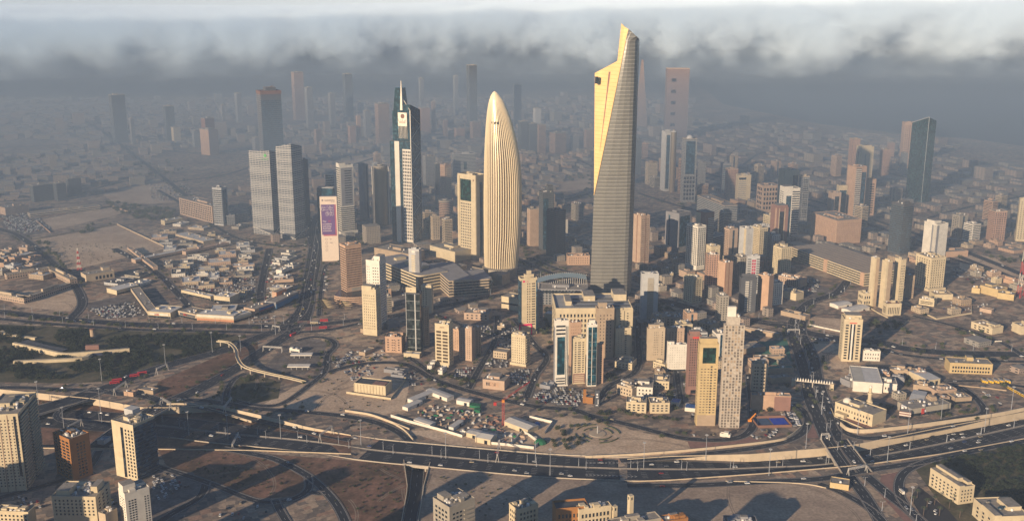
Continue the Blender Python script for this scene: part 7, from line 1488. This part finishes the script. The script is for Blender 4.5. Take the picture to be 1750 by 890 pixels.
def lows(px,n,th,sx,sh,pal,desc,grp,roofs=(0,),cl=3,detail=True,gap_=1.0,tries=40):
    pl_=[P(*p) for p in px]; xs=[p[0] for p in pl_]; ys=[p[1] for p in pl_]; k_=0; a=R(th)
    for _ in range(n*tries):
        if k_>=n: break
        x,y=rl.uniform(min(xs),max(xs)),rl.uniform(min(ys),max(ys))
        if not inpoly(x,y,pl_): continue
        hx,hy=rl.uniform(*sx)/2,rl.uniform(*sx)/2; rz=a+(math.pi/2 if rl.random()<.3 else 0)
        if not rect_free(x,y,hx,hy,rz,gap_): continue
        H=rl.uniform(*sh); c=rl.choice(PAL[pal]); w_=wm(c); rm=rl.choice([RFW,RFW,RF,wm('stone'),RFD] if roofs[0]==1 else [RF,RF,RF,wm('tan'),wm('stone')])
        floors=max(1,int(H//3.4))
        bm=mat('low_wall_'+c,WALL[c],.85,kind='grid',fh=3.3,wh=.38,fw=3.4,ww=.38)
        if detail:
            t=thing('low_building','x','building',(x,y,0),rz); mk('wall',MB().box(-hx,hx,-hy,hy,-.3,H),bm,t)
            q=MB().box(-hx+.3,hx-.3,-hy+.3,hy-.3,H,H+.1); rf=mk('roof',q,rm,t)
            e=.3; q=MB(); q.box(-hx-.05,hx+.05,-hy-.05,-hy+e,H-.3,H+.8); q.box(-hx-.05,hx+.05,hy-e,hy+.05,H-.3,H+.8); q.box(-hx-.05,-hx+e,-hy+e,hy-e,H-.3,H+.8); q.box(hx-e,hx+.05,-hy+e,hy-e,H-.3,H+.8); mk('parapet',q,w_,t)
            clutter(rf,hx*.8,hy*.8,H+.05,cl,w_,rl,hx>6)
        else:
            q=MB().box(-hx,hx,-hy,hy,-.3,H,0,1); i=rl.uniform(.2,.5); q.box(-hx*i,hx*i,-hy*i,hy*i,H,H+2.5,0,1); t=mk('low_building',q,[bm,rm],None,(x,y,0),rz)
        roofn={'roof_screed':'grey','white_roof_sheet':'white','dark_roof_felt':'dark','tan_render':'tan','stone_render':'stone'}.get(rm.name,'grey')
        lab(t,desc%(c if c not in('tan',) else 'tan',roofn),x,y,'building',grp); occ_rect(x,y,hx+gap_,hy+gap_,rz,0); k_+=1; NLOW[0]+=1
S='%s old quarter shop building with %s roof'
for px,n,th in (([(225,505),(300,512),(310,540),(262,542)],10,-22),([(200,470),(250,470),(310,520),(260,535),(205,500)],14,-22),([(262,455),(340,440),(430,425),(440,470),(330,495),(285,480)],60,18),([(330,505),(430,500),(440,530),(340,540)],16,8),([(455,430),(505,432),(500,500),(462,520),(450,500)],24,70),([(260,395),(400,400),(470,430),(300,440)],30,16),([(300,350),(420,385),(400,400),(290,385)],16,-20),([(300,525),(330,530),(330,545),(300,540)],4,8)):
    lows(px,n,th,(15,42),(3.4,5.2),'souq',S,'old quarter shop buildings',(1,),3)
lows([(0,420),(60,430),(100,465),(60,480),(0,470)],12,-20,(12,34),(5,9),'pinkish','%s long hall roofed %s west of the scrub lot','western low halls',(1,),2)
lows([(-20,440),(60,470),(20,476),(-20,470)],5,-20,(12,24),(5,9),'souq','%s low hall with %s roof behind the courtyard school','western low halls',(1,),2)
S2='%s small block with %s roof in the eastern quarter'
for px,n in (([(1500,628),(1560,635),(1640,670),(1630,700),(1540,700)],20),([(1560,500),(1660,520),(1650,545),(1570,545)],3),([(1660,440),(1750,470),(1750,500),(1660,470)],8),([(1150,440),(1180,470),(1130,500),(1110,470)],6)):
    lows(px,n,20,(8,20),(5,9),'mix',S2,'small blocks of the eastern quarter',(0,),3)
lows([(1040,545),(1090,545),(1085,640),(1050,640)],8,10,(9,20),(6,14),'mix','%s infill block with %s roof between the central towers','infill blocks between the towers')
lows([(1100,560),(1240,570),(1240,640),(1100,640)],10,10,(9,20),(6,14),'mix','%s infill block with %s roof between the central towers','infill blocks between the towers')
lows([(1240,590),(1350,600),(1350,670),(1240,660)],10,6,(9,26),(4,8),'mix','%s depot roofed %s beside the boulevard','low depots by the boulevard',(1,),2)
S3='hazy %s block with %s roof in the distant city'
for px,n,sx,sh in (([(1110,430),(1240,400),(1330,440),(1320,500),(1200,500)],16,(12,26),(8,22)),([(1240,340),(1500,350),(1480,420),(1330,400)],16,(12,30),(6,16)),([(1520,450),(1750,430),(1750,400),(1560,395)],14,(12,34),(5,10)),([(720,340),(790,345),(780,420),(730,420)],12,(12,26),(8,22)),([(890,330),(1010,340),(1005,430),(950,440)],14,(14,34),(5,11)),([(890,262),(1010,262),(1010,290),(890,295)],26,(12,30),(7,16))):
    lows(px,n,26,sx,sh,'pinkish',S3,'hazy blocks of the distant city',(0,),2,False)
# far city: the nearest as things, the rest one mass
def far(px,n,sx,sh,th=26): lows(px,n,th,sx,sh,'pinkish',S3,'hazy blocks of the distant city',(0,),0,False,2.5,12)
print('LOW before far',NLOW[0])
rest=0
if rest>0: far([(0,262),(440,268),(440,305),(280,300),(160,255),(0,255)],rest,(14,34),(6,13))
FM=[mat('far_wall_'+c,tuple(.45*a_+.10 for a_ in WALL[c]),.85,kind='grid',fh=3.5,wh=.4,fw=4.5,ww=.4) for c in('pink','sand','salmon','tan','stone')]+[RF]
q=MB(); nf_=0
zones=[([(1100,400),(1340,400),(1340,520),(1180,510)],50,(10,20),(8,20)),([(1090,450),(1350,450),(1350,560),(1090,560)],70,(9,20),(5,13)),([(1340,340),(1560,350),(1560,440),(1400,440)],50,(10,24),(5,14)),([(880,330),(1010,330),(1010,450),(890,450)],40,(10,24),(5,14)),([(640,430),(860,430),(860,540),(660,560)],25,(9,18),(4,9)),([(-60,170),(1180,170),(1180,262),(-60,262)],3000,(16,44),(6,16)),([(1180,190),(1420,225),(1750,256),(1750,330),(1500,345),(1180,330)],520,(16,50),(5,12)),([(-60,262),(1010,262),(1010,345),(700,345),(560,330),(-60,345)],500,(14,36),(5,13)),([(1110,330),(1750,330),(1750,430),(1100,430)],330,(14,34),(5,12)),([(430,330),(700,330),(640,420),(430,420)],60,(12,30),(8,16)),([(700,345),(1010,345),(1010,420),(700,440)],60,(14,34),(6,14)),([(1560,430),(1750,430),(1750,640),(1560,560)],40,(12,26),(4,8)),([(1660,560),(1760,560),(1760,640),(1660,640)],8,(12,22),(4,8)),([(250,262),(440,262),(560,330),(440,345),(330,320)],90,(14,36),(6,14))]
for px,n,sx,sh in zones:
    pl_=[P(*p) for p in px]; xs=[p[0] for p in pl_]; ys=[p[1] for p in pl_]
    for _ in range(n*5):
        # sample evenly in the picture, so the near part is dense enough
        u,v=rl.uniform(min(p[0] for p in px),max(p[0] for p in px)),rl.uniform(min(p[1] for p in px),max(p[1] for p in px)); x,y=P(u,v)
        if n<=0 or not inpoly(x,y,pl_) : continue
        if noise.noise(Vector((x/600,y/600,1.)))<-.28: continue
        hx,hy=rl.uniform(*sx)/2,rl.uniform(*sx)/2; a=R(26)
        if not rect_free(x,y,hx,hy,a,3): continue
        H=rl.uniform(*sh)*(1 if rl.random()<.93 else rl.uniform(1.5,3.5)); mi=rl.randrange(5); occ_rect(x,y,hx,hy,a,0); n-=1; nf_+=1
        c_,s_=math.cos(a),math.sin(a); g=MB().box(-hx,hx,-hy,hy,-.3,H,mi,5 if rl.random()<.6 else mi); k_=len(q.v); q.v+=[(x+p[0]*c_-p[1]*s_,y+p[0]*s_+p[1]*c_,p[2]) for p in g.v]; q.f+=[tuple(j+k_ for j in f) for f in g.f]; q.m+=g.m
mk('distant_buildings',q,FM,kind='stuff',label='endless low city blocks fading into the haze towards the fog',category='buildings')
print('LOW',NLOW[0],'far',nf_)
# unseen towers added sunward, below the frame, to cast shade on the foreground
rn=random.Random(4)
for (x,y,h,a) in ((-520,620,104,20),(-450,560,110,20),(-390,640,98,20),(-350,700,66,20),(-290,590,112,20),(-240,650,92,20),(-180,540,110,20),(-120,620,98,20),(-60,680,70,20),(10,570,104,20),(-600,700,90,20),(-680,640,110,20),(-500,500,120,20),(-420,440,120,20),(-330,460,118,20),(-640,640,78,20),(-560,560,66,20),(-470,690,60,20),(-400,600,74,20),(-330,520,70,20),(-300,660,52,20),(-210,600,66,20),(-150,690,48,20),(-90,560,64,20),(-720,760,80,20),(-800,860,70,20),(-620,800,50,20),(-560,740,60,20)):
    hx=rn.uniform(8,15); t=thing('apartment_tower','unseen tower block added south of the highway to shade the near ground','tower',(x,y,0),R(a),'shade casting towers added outside the view'); mk('wall',MB().box(-hx,hx,-hx*.9,hx*.9,-.5,h),GRID,t); mk('roof',MB().box(-hx+.3,hx-.3,-hx*.8,hx*.8,h,h+.2),RF,t)
# ================================================================ air: haze round the city, the fog bank beyond it
def vol(n,col,dens,an=.0,fn=None):
    m=bpy.data.materials.new(n); m.use_nodes=True; t=m.node_tree; t.nodes.clear(); out=t.nodes.new('ShaderNodeOutputMaterial'); pv=t.nodes.new('ShaderNodeVolumePrincipled')
    pv.inputs['Color'].default_value=(*col,1); pv.inputs['Density'].default_value=dens; pv.inputs['Anisotropy'].default_value=an; t.links.new(pv.outputs[0],out.inputs['Volume'])
    if fn: fn(t,pv)
    return m
HY=4600.; HZC=(.38,.50,.68)
mk('haze',MB().box(-6000,6000,-290,HY,-9.5,462),vol('haze_air',HZC,1.0e-4,-.1),kind='stuff',label='thin blue morning haze lying over the whole city',category='haze')
def fogd(t,pv):
    N=t.nodes.new; K=t.links.new; g=N('ShaderNodeNewGeometry'); sep=N('ShaderNodeSeparateXYZ'); K(g.outputs['Position'],sep.inputs[0])
    n=N('ShaderNodeTexNoise'); n.inputs['Scale'].default_value=1; n.inputs['Detail'].default_value=7; n.inputs['Roughness'].default_value=.68; mp=N('ShaderNodeMapping'); mp.inputs['Scale'].default_value=(1/260,1/650,1/230); K(g.outputs['Position'],mp.inputs[0]); K(mp.outputs[0],n.inputs['Vector'])
    def M(op,a,b_):
        x=N('ShaderNodeMath'); x.operation=op
        for i,q_ in enumerate((a,b_)):
            if isinstance(q_,(int,float)): x.inputs[i].default_value=q_
            else: K(q_,x.inputs[i])
        return x.outputs[0]
    zt=M('MULTIPLY',M('SUBTRACT',sep.outputs[2],165),1/200.); xl=M('MULTIPLY',M('MINIMUM',sep.outputs[0],0),-1/7000.); yt=M('MINIMUM',M('MULTIPLY',M('SUBTRACT',sep.outputs[1],HY+300),1/900.),.6); tx=M('MULTIPLY',M('MINIMUM',M('MAXIMUM',M('ADD',sep.outputs[0],1800),0),4500),1/45.); top=M('MULTIPLY',M('MAXIMUM',M('SUBTRACT',sep.outputs[2],M('ADD',378,tx)),0),-1/25.)
    s_=M('ADD',M('ADD',M('ADD',M('ADD',zt,xl),yt),M('MULTIPLY',M('SUBTRACT',n.outputs[0],.5),2.7)),top); s_=M('MINIMUM',M('MAXIMUM',s_,0),1); K(M('ADD',M('MULTIPLY',M('POWER',s_,1.35),.014),2e-4),pv.inputs['Density'])
fm=vol('fog_air',(.76,.89,1.),.004,-.4,fogd); fm.cycles.volume_step_rate=.12
mk('fog_bank',MB().box(-9000,9000,HY+5,14000,100,500),fm,kind='stuff',label='rolling bank of low white fog lying across the horizon',category='fog')
mk('mist_layer',MB().box(-8000,8000,1650,14000,-9,232),vol('mist_air',(.31,.41,.52),5.2e-4,0),kind='stuff',label='low grey blue mist lying over the far districts and the sea',category='mist')
bpy.context.view_layer.update(); dg=bpy.context.evaluated_depsgraph_get()
for o in TEXTS:
    me=bpy.data.meshes.new_from_object(o.evaluated_get(dg)); n_=ob('lettering',me,o.parent,o.location); n_.rotation_euler=o.rotation_euler; bpy.data.objects.remove(o)
print('OBJ',len(bpy.data.objects),'WIN',NWIN[0])
